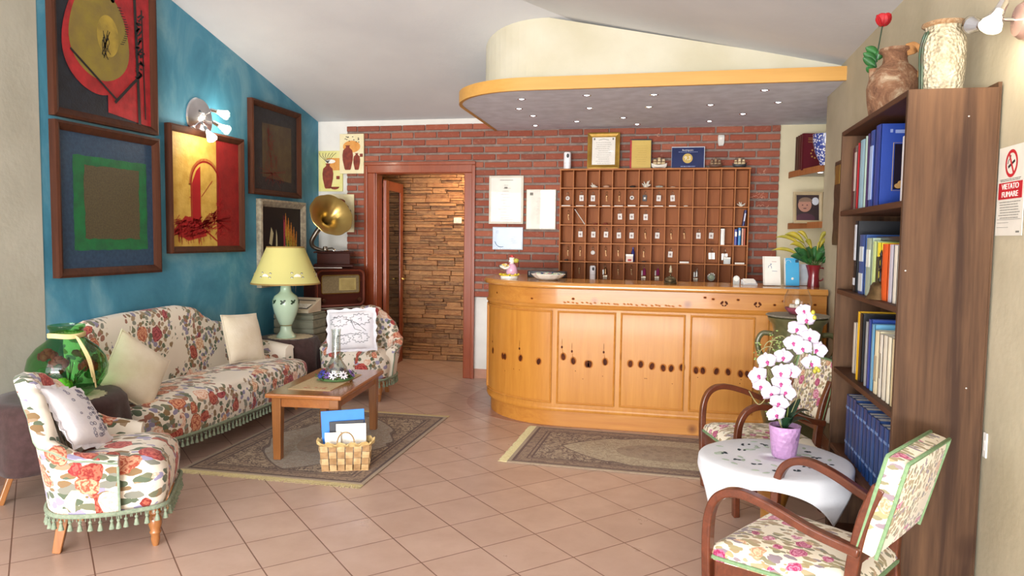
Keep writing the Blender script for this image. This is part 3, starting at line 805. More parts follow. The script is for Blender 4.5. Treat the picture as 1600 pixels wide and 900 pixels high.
def tub_armchair(label, loc, rz, group):
    t = thing('tub_armchair', label, 'armchair', loc, rz, group)
    half = [(-.325, -.10), (-.33, .0), (-.318, .09), (-.28, .17), (-.19, .225), (-.09, .245)]
    path = cr(half + [(0, .25)] + [(-x, y) for x, y in reversed(half)], 5)
    H = [(0, .475), (.12, .50), (.24, .56), (.31, .70), (.38, .765), (.44, .81), (.5, .825), (.56, .81), (.62, .765), (.69, .70), (.76, .56), (.88, .50), (1, .475)]
    _, crest, rings = shell(t, path, lambda u: inter(H, u), lambda u: .085-.02*abs(u-.5), lambda u: .025+.11*inter([(0, 0), (.3, .4), (.5, 1), (.7, .4), (1, 0)], u), mat=m_flor_chair)
    mb = MB(); mb.tube(crest, .006, 6)
    for e in (rings[0], rings[-1]): mb.tube([e[i] for i in (3, 2, 1, 0)], .006, 6)
    mb.build('piping', m_pipe, t, smooth=60)
    out = rounded_rect(-.285, .285, -.275, .14, .09, .08)
    seat(t, out, .20, .415, .04, m_flor_chair, r=.07, bulge=.025)
    fp = [(-.34, -.09), (-.32, -.15)] + rounded_rect(-.305, .305, -.297, .2, .10, .1)[1:17] + [(.32, -.15), (.34, -.09)]
    full = fp + [(x*1.03, y*1.03) for x, y in reversed(path)]
    full.append(full[0]); fringe(t, full, .205)
    for s_ in (-1, 1):
        turned_leg(t, s_*.24, -.235, .215, m_beech)
        taper_leg(t, s_*.20, .15, .21, s_*.01, .04, m_beech)
    return t
armchair1 = tub_armchair('floral tub armchair with green tassel fringe, seen from its side, nearest on the left', (-2.73, 3.08, 0), radians(120), 'floral tub armchairs')
armchair2 = tub_armchair('floral tub armchair facing the room beside the radio, behind the coffee table', (-2.86, 6.36, 0), radians(8), 'floral tub armchairs')

# sofa: local frame, front -y ; rotated to face +x
t = thing('sofa', 'cream floral camelback sofa with tasselled front edge against the blue wall', 'sofa', (-3.40, 4.85, 0), radians(90))
hw = 1.06
half = [(-hw+.02, -.10), (-hw, .04), (-hw+.02, .20), (-hw+.10, .33), (-hw+.25, .385), (-hw+.5, .40)]
path = cr(half + [(-.25, .41), (0, .41), (.25, .41)] + [(-x, y) for x, y in reversed(half)], 6)
H = [(0, .53), (.08, .56), (.13, .70), (.17, .85), (.23, .92), (.36, .935), (.55, .94), (.61, .915), (.66, .83), (.70, .775), (.78, .74), (.84, .68), (.89, .56), (1, .53)]
_, crest, rings = shell(t, path, lambda u: inter(H, u), lambda u: .11-.03*abs(u-.5), lambda u: .01+.03*inter([(0, 0), (.3, .8), (.5, 1), (.7, .8), (1, 0)], u), z0=.2)
mb = MB(); mb.tube(crest, .006, 6); mb.build('piping', m_flor, t, smooth=60)
out = [(-hw+.06, .28), (-hw+.05, -.1)] + cr([(-hw+.04, -.12), (-hw+.06, -.21), (-hw+.17, -.31), (-hw+.4, -.355), (-.3, -.37), (.3, -.37), (hw-.4, -.355), (hw-.17, -.31), (hw-.04, -.2), (hw-.02, -.12)], 5) + [(hw-.05, -.1), (hw-.06, .28)]
seat(t, out, .20, .41, .05, m_flor, r=.06, bulge=.02)
fp = [(x, y-.012) for x, y in out[1:-1]]
fringe(t, fp, .20, .038)
for x, y in ((-.85, -.24), (.85, -.24)): turned_leg(t, x, y, .215, m_beech)
for x in (-.85, .85): taper_leg(t, x, .28, .21, 0, .05, m_beech)

def throw_pillow(name, label, cat, loc, eul, w, h, th, mat, group=None, extra=None, frill=0):
    t = thing(name, label, cat, loc, 0, group); t.rotation_euler = eul
    MB().pillow(w, h, th, 20).build('cover', mat, t, smooth=70, weld=True)
    mb = MB(); P = []
    for i in range(72):
        a = 2*pi*i/72; c, s_ = cos(a), sin(a); k = 1/max(abs(c), abs(s_))
        q, r = c*k, s_*k; P.append((q*w/2*(1-.04*(1-abs(r)**3)), 0, r*h/2*(1-.04*(1-abs(q)**3))))
    if frill:
        rings = []
        for i, p in enumerate(P):
            d = V(p).normalized(); wv = .008*sin(i*2.1)
            rings.append([V(p)*.97+V((0, .002, 0)), V(p)+d*frill*(.85+.25*sin(i*1.3))+V((0, wv, 0)), V(p)+d*frill*(.85+.25*sin(i*1.3))+V((0, wv-.002, 0)), V(p)*.97-V((0, .002, 0))])
        mb.loft(rings, loop=True); mb.build('frill', mat, t, smooth=60)
    else:
        mb.tube(P, .006, 6, loop=True); mb.build('piping', mat, t, smooth=60)
    if extra: extra(t, w, h, th)
    return t
m_plush = plain('cream_plush', 'ece2cf', .95, c2='e0d3ba', ns=7, bump=.3, bs=90, sheen=.3)
throw_pillow('plush_cushion', 'square cream plush cushion propped upright at the far end of the sofa', 'cushion', (-3.47, 5.40, .645), (radians(-16), radians(3), radians(80)), .40, .40, .15, m_plush, 'cream cushions on the sofa')
throw_pillow('plush_cushion', 'cream plush cushion lying tilted at the sofa end beside the green glass demijohn', 'cushion', (-3.33, 3.99, .62), (radians(-22), radians(38), radians(68)), .40, .40, .15, m_plush, 'cream cushions on the sofa')
def surf_stroke(mb, pts, w, h, th, side=-1, r=.0022):
    out = []
    for x, z in pts:
        u, q = x/(w/2), z/(h/2); k = max(0, 1-abs(u)**2.6)**.5*max(0, 1-abs(q)**2.6)**.5
        out.append((x, side*(th/2*k+.001), z))
    mb.tube(out, r, 5)
m_stitch = plain('dark_stitching', '24242c', .8); m_stitch2 = plain('grey_lace', '77758a', .8)
def leafline(t, w, h, th):
    mb = MB()
    for cx, cz, s_, rot in ((-.10, .08, .10, .3), (.09, .09, .11, -.2), (-.07, -.09, .085, 1.0), (.09, -.08, .09, 2.0)):
        P = []
        for k in range(23):
            a = 2*pi*k/22; rr = s_*(.75+.28*(k % 2))*(.72+.25*cos(a*1.0+rot)**2)
            P.append((cx+rr*cos(a+rot)*.9, cz+rr*sin(a+rot)*.72))
        surf_stroke(mb, P, w, h, th)
        surf_stroke(mb, [(cx-.02, cz), (cx+.01, cz+.012), (cx+.01, cz-.015)], w, h, th)
    for P in ([(-.16, .12), (-.02, .09), (.05, .06), (.14, -.02)], [(-.12, -.06), (.0, -.04), (.1, -.06)], [(0, .09), (.04, 0), (.1, -.02)]):
        surf_stroke(mb, P, w, h, th)
    mb.build('leaf_embroidery', m_stitch, t, smooth=60)
throw_pillow('embroidered_cushion', 'white cushion with dark leaf outlines standing on the far floral armchair', 'cushion', (-2.88, 6.21, .635), (radians(-17), radians(-4), radians(14)), .42, .37, .12, m_whitec, 'white embroidered cushions', leafline, .03)
def lacey(t, w, h, th):
    mb = MB()
    for k in range(46):
        x = random.uniform(-.05, .12); z = random.uniform(-.14, .15); r = random.uniform(.006, .014)
        surf_stroke(mb, [(x+r*cos(a), z+r*sin(a)*.8) for a in [i*pi/4 for i in range(9)]], w, h, th, -1, .0013)
    mb.build('cutwork_embroidery', m_stitch2, t, smooth=60)
throw_pillow('embroidered_cushion', 'white cutwork lace cushion leaning against the back of the near left armchair', 'cushion', (-2.83, 2.985, .60), (radians(-38), radians(14), radians(100)), .32, .34, .10, m_whitec, 'white embroidered cushions', lacey, .025)

# ------------------------------------------------------------------ round tables under brown cloths
def draped(name, mat, c, r, ztop, drop, parent=None, folds=16, seed=0, amp=.03, corner=0, n=128, extra=None):
    rnd = random.Random(seed); ph = [rnd.uniform(0, 6) for _ in range(4)]
    rings = []
    def dropf(a):
        if corner:
            q = corner/max(abs(cos(a+.14)), abs(sin(a+.14))) - r
            return max(.03, q)
        return drop
    for k in range(16):
        ring = []
        for i in range(n):
            a = 2*pi*i/n
            if k < 5: rr = r*(.02+.98*k/4.0); z = 0
            else:
                q = (k-4)/11.0; d = dropf(a)*q
                f = amp*min(1, d/.25)*(sin(folds*a+ph[0])*.6+sin((folds*.6//1)*a+ph[1])*.4)
                rr = r+.012+f+.06*d+min(d, .012); z = -d
            ring.append((c[0]+rr*cos(a), c[1]+rr*sin(a), ztop+z))
        rings.append(ring)
    mb = MB(); mb.loft(rings, cap=False); mb.add(rings[0], [tuple(range(n))])
    if extra: extra(mb)
    return mb.build(name, mat, parent, smooth=60, thick=.0025)
def tripod(label, loc, r, h, mat, group=None):
    t = thing('round_side_table', label, 'table', loc, 0, group)
    MB().lathe([(.01, h-.03), (r-.01, h-.03), (r, h-.015), (r-.004, h), (.01, h)], 40).build('tabletop', mat, t, smooth=35)
    for k in range(3):
        a = 2.6+k*2*pi/3; mb = MB(); mb.bar([(r*.35*cos(a), r*.35*sin(a), h-.03), (r*.95*cos(a), r*.95*sin(a), 0)], .035, .03); mb.build('leg', mat, t, bevel=.005)
    return t
T1 = (-3.40, 3.46); T2 = (-3.50, 6.18)
t1 = tripod('round side table with a splayed pale wooden leg, under brown cloth at the left', (*T1, 0), .305, .565, m_beech, 'round cloth-covered side tables')
t1.rotation_euler.z = 1.45
tag(draped('tablecloth', m_brown, (0, 0), .315, .577, .36, folds=9, seed=3, amp=.03), 'dark brown cloth draped over the near round table below the green demijohn', 'tablecloth', 'brown tablecloths')
bpy.data.objects['tablecloth'].location = (*T1, 0)
tripod('round side table hidden by brown cloth between the sofa and far armchair', (*T2, 0), .25, .54, m_beech, 'round cloth-covered side tables')
o = tag(draped('tablecloth', m_brown, (0, 0), .26, .552, .50, folds=13, seed=5, amp=.022), 'dark brown cloth draped over the far round table under the lamp', 'tablecloth', 'brown tablecloths'); o.location = (*T2, 0)
m_doily = plain('doily_lace', 'd8cdb4', .9, c2='c7b998', ns=60, bump=.4)
def doily(name, label, loc, r, rz=0, sx=1, group=None):
    mb = MB(); mb.lathe([(.001, 0), (r, 0), (r, .002), (.001, .0025)], 96, fn=lambda a, z: 1+.035*sin(24*a), sx=sx); o = mb.build(name, m_doily, None); o.location = loc; o.rotation_euler.z = rz
    return tag(o, label, 'doily', group)
doily('lace_doily', 'cream lace doily under the green glass demijohn', (T1[0]+.09, T1[1]-.03, .5795), .19)
doily('lace_doily', 'scalloped lace doily under the ceramic table lamp', (T2[0]+.02, T2[1], .5545), .20)

# green glass demijohn with artificial roses inside
t = thing('glass_demijohn', 'round green glass demijohn with a raffia-tied neck and roses inside', 'jar', (-3.305, 3.43, .583))
m_green = glass('green_glass', '3fae5a', 0, 1.45)
m_green = pane('green_bottle_glass', '98d49c', .05)
prof = [(.05, 0), (.10, .004), (.155, .05), (.195, .115), (.203, .165), (.19, .22), (.15, .275), (.105, .31), (.085, .33), (.082, .375), (.092, .385), (.092, .40), (.083, .402)]
MB().lathe(prof, 56, cap=False).build('glass_body', m_green, t, smooth=60)
mb = MB()
for dz in (0, .008, .016): mb.tube([(.089*cos(a), .089*sin(a), .338+dz+.003*sin(3*a)) for a in [2*pi*i/30 for i in range(30)]], .006, 6, loop=True)
for sx in (0, 1, 2): mb.tube(cr([(.085, -.03, .345), (.13, -.05, .31+sx*.01), (.19+sx*.01, -.06, .22), (.225, -.07+sx*.012, .13-.03*sx)], 6), .004, 6)
mb.build('raffia_tie', plain('raffia', 'd8c690', .8), t, smooth=60)
def rose_head(mb, c, r, k=3):
    c = V(c)
    for lv in range(3):
        for i in range(5):
            a = 2*pi*i/5+lv*.6; rr = r*(.25+.28*lv)
            p = c+V((cos(a)*rr, sin(a)*rr, r*(.25-.22*lv)))
            mb.ball(p, r*.42, 8, 6, (1, .45, 1.0), M.Rotation(a+pi/2, 3, 'Z'))
    mb.ball(c+V((0, 0, r*.25)), r*.35, 8, 6)
for j, (c, col, nm) in enumerate((((.0, -.06, .20), 'd8323f', 'red'), ((-.09, .0, .15), 'd8404a', 'red'), ((.08, .06, .17), 'cf3040', 'red'), ((.05, -.09, .085), 'd6e060', 'yellow'), ((-.06, -.07, .24), 'c83040', 'red'))):
    mb = MB(); rose_head(mb, c, .052); o = mb.build('silk_rose', plain('silk_rose_'+str(j), col, .6), t, smooth=60); o['label'] = nm + ' silk rose inside the jar'
mb = MB()
for k in range(9):
    a = k*.7; mb.tube(cr([(.0, 0, .01), (.05*cos(a), .05*sin(a), .1), (.12*cos(a), .12*sin(a), .17+.02*(k % 3))], 4), .003, 5)
    mb.ball((.12*cos(a+.2), .12*sin(a+.2), .12+.02*(k % 4)), .035, 8, 5, (1, .2, .6), M.Rotation(a, 3, 'Z'))
mb.build('foliage', m_greenleaf, t, smooth=60)

# table lamp
t = thing('table_lamp', 'pale green ceramic urn table lamp with a yellow conical shade', 'lamp', (T2[0]+.02, T2[1]-.08, .557))
m_cer = plain('celadon_ceramic', 'bcd3bb', .25, c2='b2cbb4', ns=5, coat=.3)
MB().lathe([(.01, 0), (.085, 0), (.088, .015), (.075, .03), (.055, .06), (.048, .10), (.052, .115), (.056, .12), (.07, .15), (.105, .24), (.118, .30), (.118, .345), (.10, .385), (.065, .41), (.05, .43), (.046, .475), (.053, .485), (.05, .495), (.02, .50)], 48).build('urn_base', m_cer, t, smooth=50)
mb = MB(); mb.lathe([(.0535, .112), (.0575, .117), (.0535, .122)], 40, cap=False); mb.build('gilt_ring', m_brass, t, smooth=50)
mb = MB()
for k in range(8):
    a = 2*pi*k/8+.3; r = .1195
    for dz, da, q in ((0, 0, .012), (.014, .13, .008), (-.013, -.12, .008), (.012, -.13, .007)):
        mb.ball((r*cos(a+da), r*sin(a+da), .335+dz), q, 8, 6, (.12, 1.3, 1), M.Rotation(a+da, 3, 'Z'))
mb.build('painted_leaves', m_darkleaf, t, smooth=60)
ts = NT('lampshade'); ts.set(.8, col=hx('e9e49a')); ts.b.inputs['Transmission Weight'].default_value = 0
tr = ts.n('ShaderNodeBsdfTranslucent'); tr.inputs[0].default_value = hx('efe9a6'); mx = ts.n('ShaderNodeMixShader'); mx.inputs[0].default_value = .35
ts.l(ts.b.outputs[0], mx.inputs[1]); ts.l(tr.outputs[0], mx.inputs[2]); ts.l(mx.outputs[0], ts.t.nodes['Material Output'].inputs[0])
sh = MB().lathe([(.305, .50), (.307, .503), (.165, .835), (.163, .835), (.303, .503)], 56, cap=False).build('lamp_shade', ts.m, t, smooth=30)
mb = MB(); mb.lathe([(.303, .497), (.3095, .497), (.307, .510), (.302, .510)], 56, cap=False); mb.lathe([(.161, .826), (.1685, .826), (.1675, .838), (.161, .838)], 56, cap=False); mb.build('shade_trim', plain('shade_trim', 'a88a4c', .7), sh, smooth=40)
mb = MB()
for k in range(6):
    a0 = 2*pi*k/6-1.75
    for da, dz in ((-.16, 0), (-.15, .04), (.20, 0), (.19, .035)):
        a = a0+da; z = .565+dz; r = .305-(z-.503)*.428+.001
        mb.k = 1; mb.ball((r*cos(a), r*sin(a), z), .013, 10, 6, (.1, 1, .8), M.Rotation(a, 3, 'Z'))
        mb.k = 0; mb.ball((r*1.004*cos(a), r*1.004*sin(a), z), .007, 8, 5, (.12, 1, .8), M.Rotation(a, 3, 'Z'))
    mb.k = 0; a = a0+.02; z = .575; r = .3055-(z-.503)*.428
    mb.ball((r*cos(a), r*sin(a), z), .032, 12, 8, (.05, 1, .75), M.Rotation(a, 3, 'Z'))
mb.build('shade_flowers', [m_paper, m_dark], sh, smooth=60)
MB().lathe([(.008, .49), (.008, .80)], 10).build('stem', m_brass, t, smooth=60)

# crate stack with typewriter
m_grey_wood = wood('weathered_crate', '8f8f7c', '6d6e60', 'x', 1.2, .8)
t = thing('wooden_crate', 'weathered grey slatted crate standing behind the far round table', 'crate', (-3.61, 6.60, 0), 0)
mb = MB(); z = .02
mb.bb(-.20, .20, -.13, .13, .0, .748)
mb.build('carcass', m_grey_wood, t)
k = 0; z = .01
while z < .74:
    h = (.085, .05, .10, .06)[k % 4]; h = min(h, .75-z)
    mb = MB(); mb.bb(-.205, .205, -.142-.004*(k % 2), -.128, z, z+h-.008); mb.bb(.198, .212+.003*(k % 2), -.14, .13, z, z+h-.008); mb.build('board', m_grey_wood, t, bevel=.003); z += h; k += 1
t = thing('typewriter', 'beige portable typewriter with white keys lying on the grey slatted crate', 'typewriter', (-3.56, 6.55, .752), radians(-6)); t.scale = (.95, .8, .95)
m_beige = plain('beige_enamel', 'cfc2ad', .4, c2='c4b69f', ns=5)
mb = MB(); mb.prism([(-.16, -.17), (.17, -.17), (.15, .14), (-.15, .14)], 0, lambda x, y: .03+.11*max(0, (y+.17)/.31)); mb.build('case', m_beige, t, bevel=.006, seg=2)
kb = MB().box(0.02, -.085, .061, .24, .11, .008, rx=radians(19.5)).build('key_bed', m_dark, t)
for r_ in range(4):
    for k in range(11):
        MB().box(-.085+k*.0205+r_*.003, -.122+r_*.025, .053+r_*.0088, .016, .018, .010, rx=radians(19.5)).build('key', m_paper, t, bevel=.002, seg=1)
MB().box(0, .06, .1125, .26, .010, .008, rx=radians(19.5)).build('ribbon_slot', m_dark, t)

# radio on a small cabinet
t = thing('radio_cabinet', 'dark mahogany cabinet under the antique radio, mostly hidden by the armchair', 'cabinet', (-3.455, 7.06, 0), radians(52))
MB().bb(-.27, .27, -.14, .12, .06, .72).build('body', m_radio, t, bevel=.006)
MB().bb(-.29, .29, -.16, .13, .72, .75).build('top', m_radio, t, bevel=.006)
for x in (-.24, .24):
    for y in (-.12, .10): MB().bb(x-.02, x+.02, y-.02, y+.02, 0, .06).build('leg', m_radio, t)
o = MB().bb(-.28, .30, -.155, .12, 0, .012).build('cabinet_cloth', plain('grey_cloth', 'b4aa9c', .9), None, bevel=.004)
o.location = (-3.455, 7.06, .752); o.rotation_euler.z = radians(52); tag(o, 'folded grey runner lying between the antique radio and its cabinet', 'cloth')
t = thing('antique_radio', 'antique mahogany valve radio with rounded corners and a pale tuning dial', 'radio', (-3.455, 7.04, .765), radians(52))
def rrect(w, h, r, z0=0, n=8):
    out = []
    for (cx, cz_, a0) in ((w/2-r, z0+r, -pi/2), (w/2-r, z0+h-r, 0), (-w/2+r, z0+h-r, pi/2), (-w/2+r, z0+r, pi)):
        for i in range(n+1):
            a = a0+(pi/2)*i/n; out.append((cx+r*cos(a), cz_+r*sin(a)))
    return out
def extr_y(mb, pts, y0, y1):
    n = len(pts); mb.add([(x, y0, z) for x, z in pts]+[(x, y1, z) for x, z in pts], [tuple(range(n)), tuple(reversed(range(n, 2*n)))]+[(i, n+i, n+(i+1) % n, (i+1) % n) for i in range(n)])
mb = MB(); extr_y(mb, rrect(.56, .40, .07), -.135, .135); mb.build('case', m_radio, t, smooth=40)
mb = MB(); R1 = rrect(.535, .375, .06, .0125); R2 = rrect(.50, .34, .05, .03)
mb.loft([[(x, y, z) for x, z in P] for P, y in ((R1, -.135), (R1, -.15), (R2, -.145), (R2, -.135))], cap=False); mb.build('front_moulding', plain('radio_trim', '6b3426', .25, coat=.5), t, smooth=50)
mb = MB(); extr_y(mb, rrect(.42, .185, .02, .145), -.141, -.135); d = mb.build('speaker_cloth', plain('speaker_cloth', '7d6c4e', .8, c2='6b5c42', ns=90), t)
mb = MB(); mb.tube([(x, -.142, z) for x, z in rrect(.42, .185, .02, .145)], .005, 6, loop=True); mb.build('dial_surround', m_brass, d, smooth=60)
dd = MB().bb(-.02, .17, -.146, -.139, .175, .30).build('tuning_dial', plain('dial', 'b29f68', .4, c2='a08d58', ns=12), t)
mb = MB()
for k in range(7): mb.bb(.0, .15, -.1475, -.146, .19+k*.015, .192+k*.015)
mb.build('dial_lines', m_frame, dd)
for x in (-.19, .21):
    mb = MB(); mb.m = M.Translation((x, -.14, .075)) @ M.Rotation(pi/2, 4, 'X'); mb.lathe([(.001, 0), (.022, 0), (.02, .018), (.001, .02)], 20); mb.build('knob', m_frame, t, smooth=40)
o = MB().bb(-.30, .12, -.12, .0, 0, .008).build('paper_sheet', m_paper, None, bevel=.002); o.location = (-3.50, 7.02, 1.166); o.rotation_euler.z = radians(28)
tag(o, 'white folded paper lying on the antique radio under the gramophone', 'paper')
# gramophone
t = thing('gramophone', 'antique gramophone with a large fluted brass horn, standing on the radio', 'gramophone', (-3.49, 7.10, 1.175), radians(24))
MB().bb(-.20, .20, -.16, .15, 0, .03).build('plinth', m_radio, t, bevel=.008)
MB().bb(-.165, .165, -.14, .125, .03, .145).build('body', m_radio, t, bevel=.004)
MB().bb(-.20, .20, -.165, .15, .145, .16).build('top_board', m_radio, t, bevel=.006)
MB().lathe([(.001, .162), (.125, .162), (.127, .168), (.125, .173), (.001, .173)], 40, (.03, -.01, 0)).build('turntable', m_chrome, t, smooth=40)
# horn mouth towards the room; elbow low at the left
P = cr([(-.10, .03, .165), (-.16, .03, .18), (-.215, .03, .21), (-.225, .02, .27), (-.17, .01, .37), (-.115, -.005, .44)], 6)
MB().tube(P, [.018+.012*i/len(P) for i in range(len(P))], 14).build('elbow_tube', plain('dark_nickel', '6d655c', .3, .9), t, smooth=60)
mb = MB(); mb.m = M.Translation((-.09, .03, .165)); mb.lathe([(.03, 0), (.03, .02), (.02, .045), (.001, .05)], 20); mb.tube([(0, 0, .02), (.07, -.02, .03), (.10, -.05, .012)], .008, 8); mb.build('tone_arm', plain('nickel', 'a09a90', .25, .9), t, smooth=50)
s0 = V((-.118, -.005, .435)); ax = V((.42, -.80, .42)).normalized()
q = ax.to_track_quat('Z', 'Y').to_matrix().to_4x4()
def lobes(a, z): return 1+.045*abs(cos(4.5*a))*(z/.30)**1.5
mb = MB(); mb.m = M.Translation(s0) @ q
prof = [(.026, 0), (.034, .05), (.050, .10), (.080, .15), (.120, .19), (.165, .22), (.205, .236), (.225, .24)]
mb.lathe(prof + [(r-.003, z+.003) for r, z in reversed(prof)], 90, fn=lobes, cap=False)
hm = NT('horn_brass'); hm.set(.30, .9, col=hx('b59b5c')); mb.build('horn', hm.m, t, smooth=25)
mb = MB(); mb.m = M.Translation(s0) @ q
for k in range(9):
    a = pi*(k+.5)/4.5; mb.tube([(r*1.0*cos(a), r*1.0*sin(a), z-.003) for r, z in prof], .0025, 5)
mb.build('horn_seams', m_brass, t, smooth=60)

# ================================================================== coffee table, rugs, basket
t = thing('coffee_table', 'low cherry wood coffee table with square legs on the left rug', 'table', (-2.395, 4.79, 0), radians(6))
cw, cl = .26, .485
MB().bb(-cw, cw, -cl, cl, .43, .46).build('tabletop', m_tablew, t, bevel=.009, seg=3)
MB().bb(-cw+.045, cw-.045, -cl+.05, -cl+.07, .365, .43).build('apron', m_tablew, t, bevel=.002)
MB().bb(-cw+.045, cw-.045, cl-.07, cl-.05, .365, .43).build('apron', m_tablew, t, bevel=.002)
MB().bb(-cw+.045, -cw+.065, -cl+.05, cl-.05, .365, .43).build('apron', m_tablew, t, bevel=.002)
MB().bb(cw-.065, cw-.045, -cl+.05, cl-.05, .365, .43).build('apron', m_tablew, t, bevel=.002)
for sx in (-1, 1):
    for sy in (-1, 1):
        mb = MB(); x, y = sx*(cw-.063), sy*(cl-.068); mb.bar([(x, y, .43), (x, y, .36), (x, y, .0085)], [.062, .062, .05], [.062, .062, .05], up=(0, 1, 0)); mb.build('leg', m_legw, t, bevel=.003)
o = MB().bb(-.15, .15, -.30, .30, 0, .003).build('table_runner', plain('linen', 'cdb68f', .9, c2='c0a67c', ns=120, bump=.3), None); o.location = (-2.40, 4.76, .461); o.rotation_euler.z = radians(4)
mb = MB()
for k in range(26):
    x, y = random.uniform(-.10, .10), random.choice((-.24, -.21, .22, .25))+random.uniform(-.02, .02)
    mb.tube([(x-.012, y, .0035), (x, y+.006, .0035), (x+.012, y, .0035)], .0016, 4)
e = mb.build('embroidery', plain('runner_embroidery', 'a2604a', .9), o); tag(o, 'beige embroidered linen runner lying along the coffee table', 'table runner')

# glass bottle chimney with a flower wreath round its foot
gx, gy = -2.36, 4.83
t = thing('glass_candle_chimney', 'tall clear glass chimney with bulbous foot inside the flower wreath on the coffee table', 'candle holder', (gx, gy, .465))
pr = [(.05, 0), (.075, .012), (.085, .05), (.075, .09), (.045, .135), (.032, .17), (.031, .33), (.034, .365)]
MB().lathe(pr + [(r-.003, z+.003 if z < .1 else z) for r, z in reversed(pr)], 40, cap=True).build('glass_tube', pane('chimney_glass', 'f2f6f4', .12), t, smooth=60)
MB().lathe([(.022, .004), (.024, .04), (.002, .042)], 20).build('candle', plain('yellow_wax', 'cfc98a', .6), t, smooth=40)
t = thing('flower_wreath', 'small wreath of blue, purple and white artificial flowers on the coffee table', 'wreath', (gx, gy, .465))
mb = MB()
mb.tube([(.11*cos(a), .11*sin(a), .012) for a in [2*pi*i/24 for i in range(24)]], .010, 6, loop=True)
for k in range(70):
    a = random.uniform(0, 2*pi); r = random.uniform(.085, .145); mb.ball((r*cos(a), r*sin(a), random.uniform(.015, .05)), random.uniform(.010, .018), 6, 4, (1, .5, .25), M.Rotation(random.uniform(0, 3), 3, 'Z') @ M.Rotation(random.uniform(-1, 1), 3, 'X'))
mb.build('wreath_leaves', plain('moss_green', '4c6b3c', .7), t, smooth=60)
fm = {'blue': plain('petal_blue', '3b3f9a', .6), 'purple': plain('petal_purple', '7a5aa5', .6), 'white': plain('petal_white', 'eeeaf2', .6), 'pink': plain('petal_pink', 'd0506c', .6)}
for k, (a, c, s_) in enumerate(((3.6, 'blue', 1.1), (4.1, 'blue', 1.2), (4.6, 'purple', 1), (5.0, 'white', 1.2), (5.6, 'white', 1.2), (0.1, 'purple', 1.1), (2.9, 'pink', 1.3), (.7, 'white', 1), (1.6, 'purple', 1), (2.2, 'blue', 1), (3.25, 'purple', .9))):
    mb = MB(); R0 = M.Translation((.115*cos(a), .115*sin(a), .05)) @ M.Rotation(a, 4, 'Z') @ M.Rotation(radians(50), 4, 'Y'); mb.m = R0
    for i in range(9): mb.ball((.018*s_*cos(i*.698), .018*s_*sin(i*.698), 0), .013*s_, 8, 5, (1, .42, .2), M.Rotation(i*.698, 3, 'Z'))
    f = mb.build('flower', fm[c], t, smooth=60); f['label'] = c+' artificial flower'
    mb = MB(); mb.m = R0; mb.ball((0, 0, .003), .007*s_, 8, 6); mb.build('flower_centre', m_dark, f, smooth=60)

# rugs
def rug_mat(name, w, l, field, border, line, med):
    t = NT(name); tc = t.n('ShaderNodeTexCoord'); sp_ = t.n('ShaderNodeSeparateXYZ'); t.l(tc.outputs['Object'], sp_.inputs[0])
    ax = t.math('ABSOLUTE', sp_.outputs[0]); ay = t.math('ABSOLUTE', sp_.outputs[1])
    dx = t.math('SUBTRACT', w/2, ax); dy = t.math('SUBTRACT', l/2, ay); d = t.math('MINIMUM', dx, dy)
    # curly field pattern
    v = t.co(); n1 = t.noise(v, 13, 3, .6, 1.8); n2 = t.noise(v, 32, 3, .6, 1.2)
    vo = t.n('ShaderNodeTexVoronoi'); vo.inputs['Scale'].default_value = 15; t.l(v, vo.inputs['Vector'])
    curl = t.math('LESS_THAN', t.math('ABSOLUTE', t.math('SUBTRACT', n1, .5)), .045)
    bl = t.math('LESS_THAN', vo.outputs['Distance'], .42)
    f0 = t.mix(t.math('MULTIPLY', bl, .55), hx(field), hx(border)); c2_ = t.math('LESS_THAN', t.math('ABSOLUTE', t.math('SUBTRACT', n2, .5)), .03); f0 = t.mix(t.math('MULTIPLY', c2_, .6), f0, hx(line)); f0 = t.mix(t.math('MULTIPLY', curl, .9), f0, hx(line))
    # medallion: |x/a|^p + |y/b|^p with lobes
    mx_ = t.math('POWER', t.math('DIVIDE', ax, w*.36), 1.5); my_ = t.math('POWER', t.math('DIVIDE', ay, l*.40), 1.5)
    md = t.math('ADD', t.math('ADD', mx_, my_), t.math('MULTIPLY', t.math('SINE', t.math('MULTIPLY', t.math('ADD', ax, ay), 34)), .05))
    inside = t.math('LESS_THAN', md, 1.0)
    edge = t.math('LESS_THAN', t.math('ABSOLUTE', t.math('SUBTRACT', md, 1.0)), .035)
    fm_ = t.mix(t.math('MULTIPLY', curl, .55), hx(med), hx(border)); fm_ = t.mix(t.math('MULTIPLY', c2_, .35), fm_, hx(line))
    e2 = t.math('ADD', t.math('POWER', t.math('DIVIDE', ax, w*.17), 2), t.math('POWER', t.math('DIVIDE', ay, l*.2), 2))
    fm2 = t.mix(t.math('MULTIPLY', bl, .5), hx(border), hx(line))
    fm_ = t.mix(t.math('MULTIPLY', t.math('LESS_THAN', e2, 1.0), .6), fm_, fm2)
    f0 = t.mix(inside, f0, fm_); f0 = t.mix(t.math('MULTIPLY', edge, .8), f0, hx(line))
    # borders
    bc = t.mix(t.math('MULTIPLY', t.math('GREATER_THAN', n2, .54), .6), hx(border), hx(line))
    f0 = t.mix(t.math('LESS_THAN', d, .14), f0, bc)
    for q, wd in ((.14, .007), (.112, .005), (.035, .009), (.012, .012)):
        f0 = t.mix(t.math('LESS_THAN', t.math('ABSOLUTE', t.math('SUBTRACT', d, q)), wd), f0, hx(line) if q != .012 else hx('a3917a'))
    t.bump(t.noise(v, 400, 2), .4, .004)
    return t.set(.95, col=f0, sheen=.15)
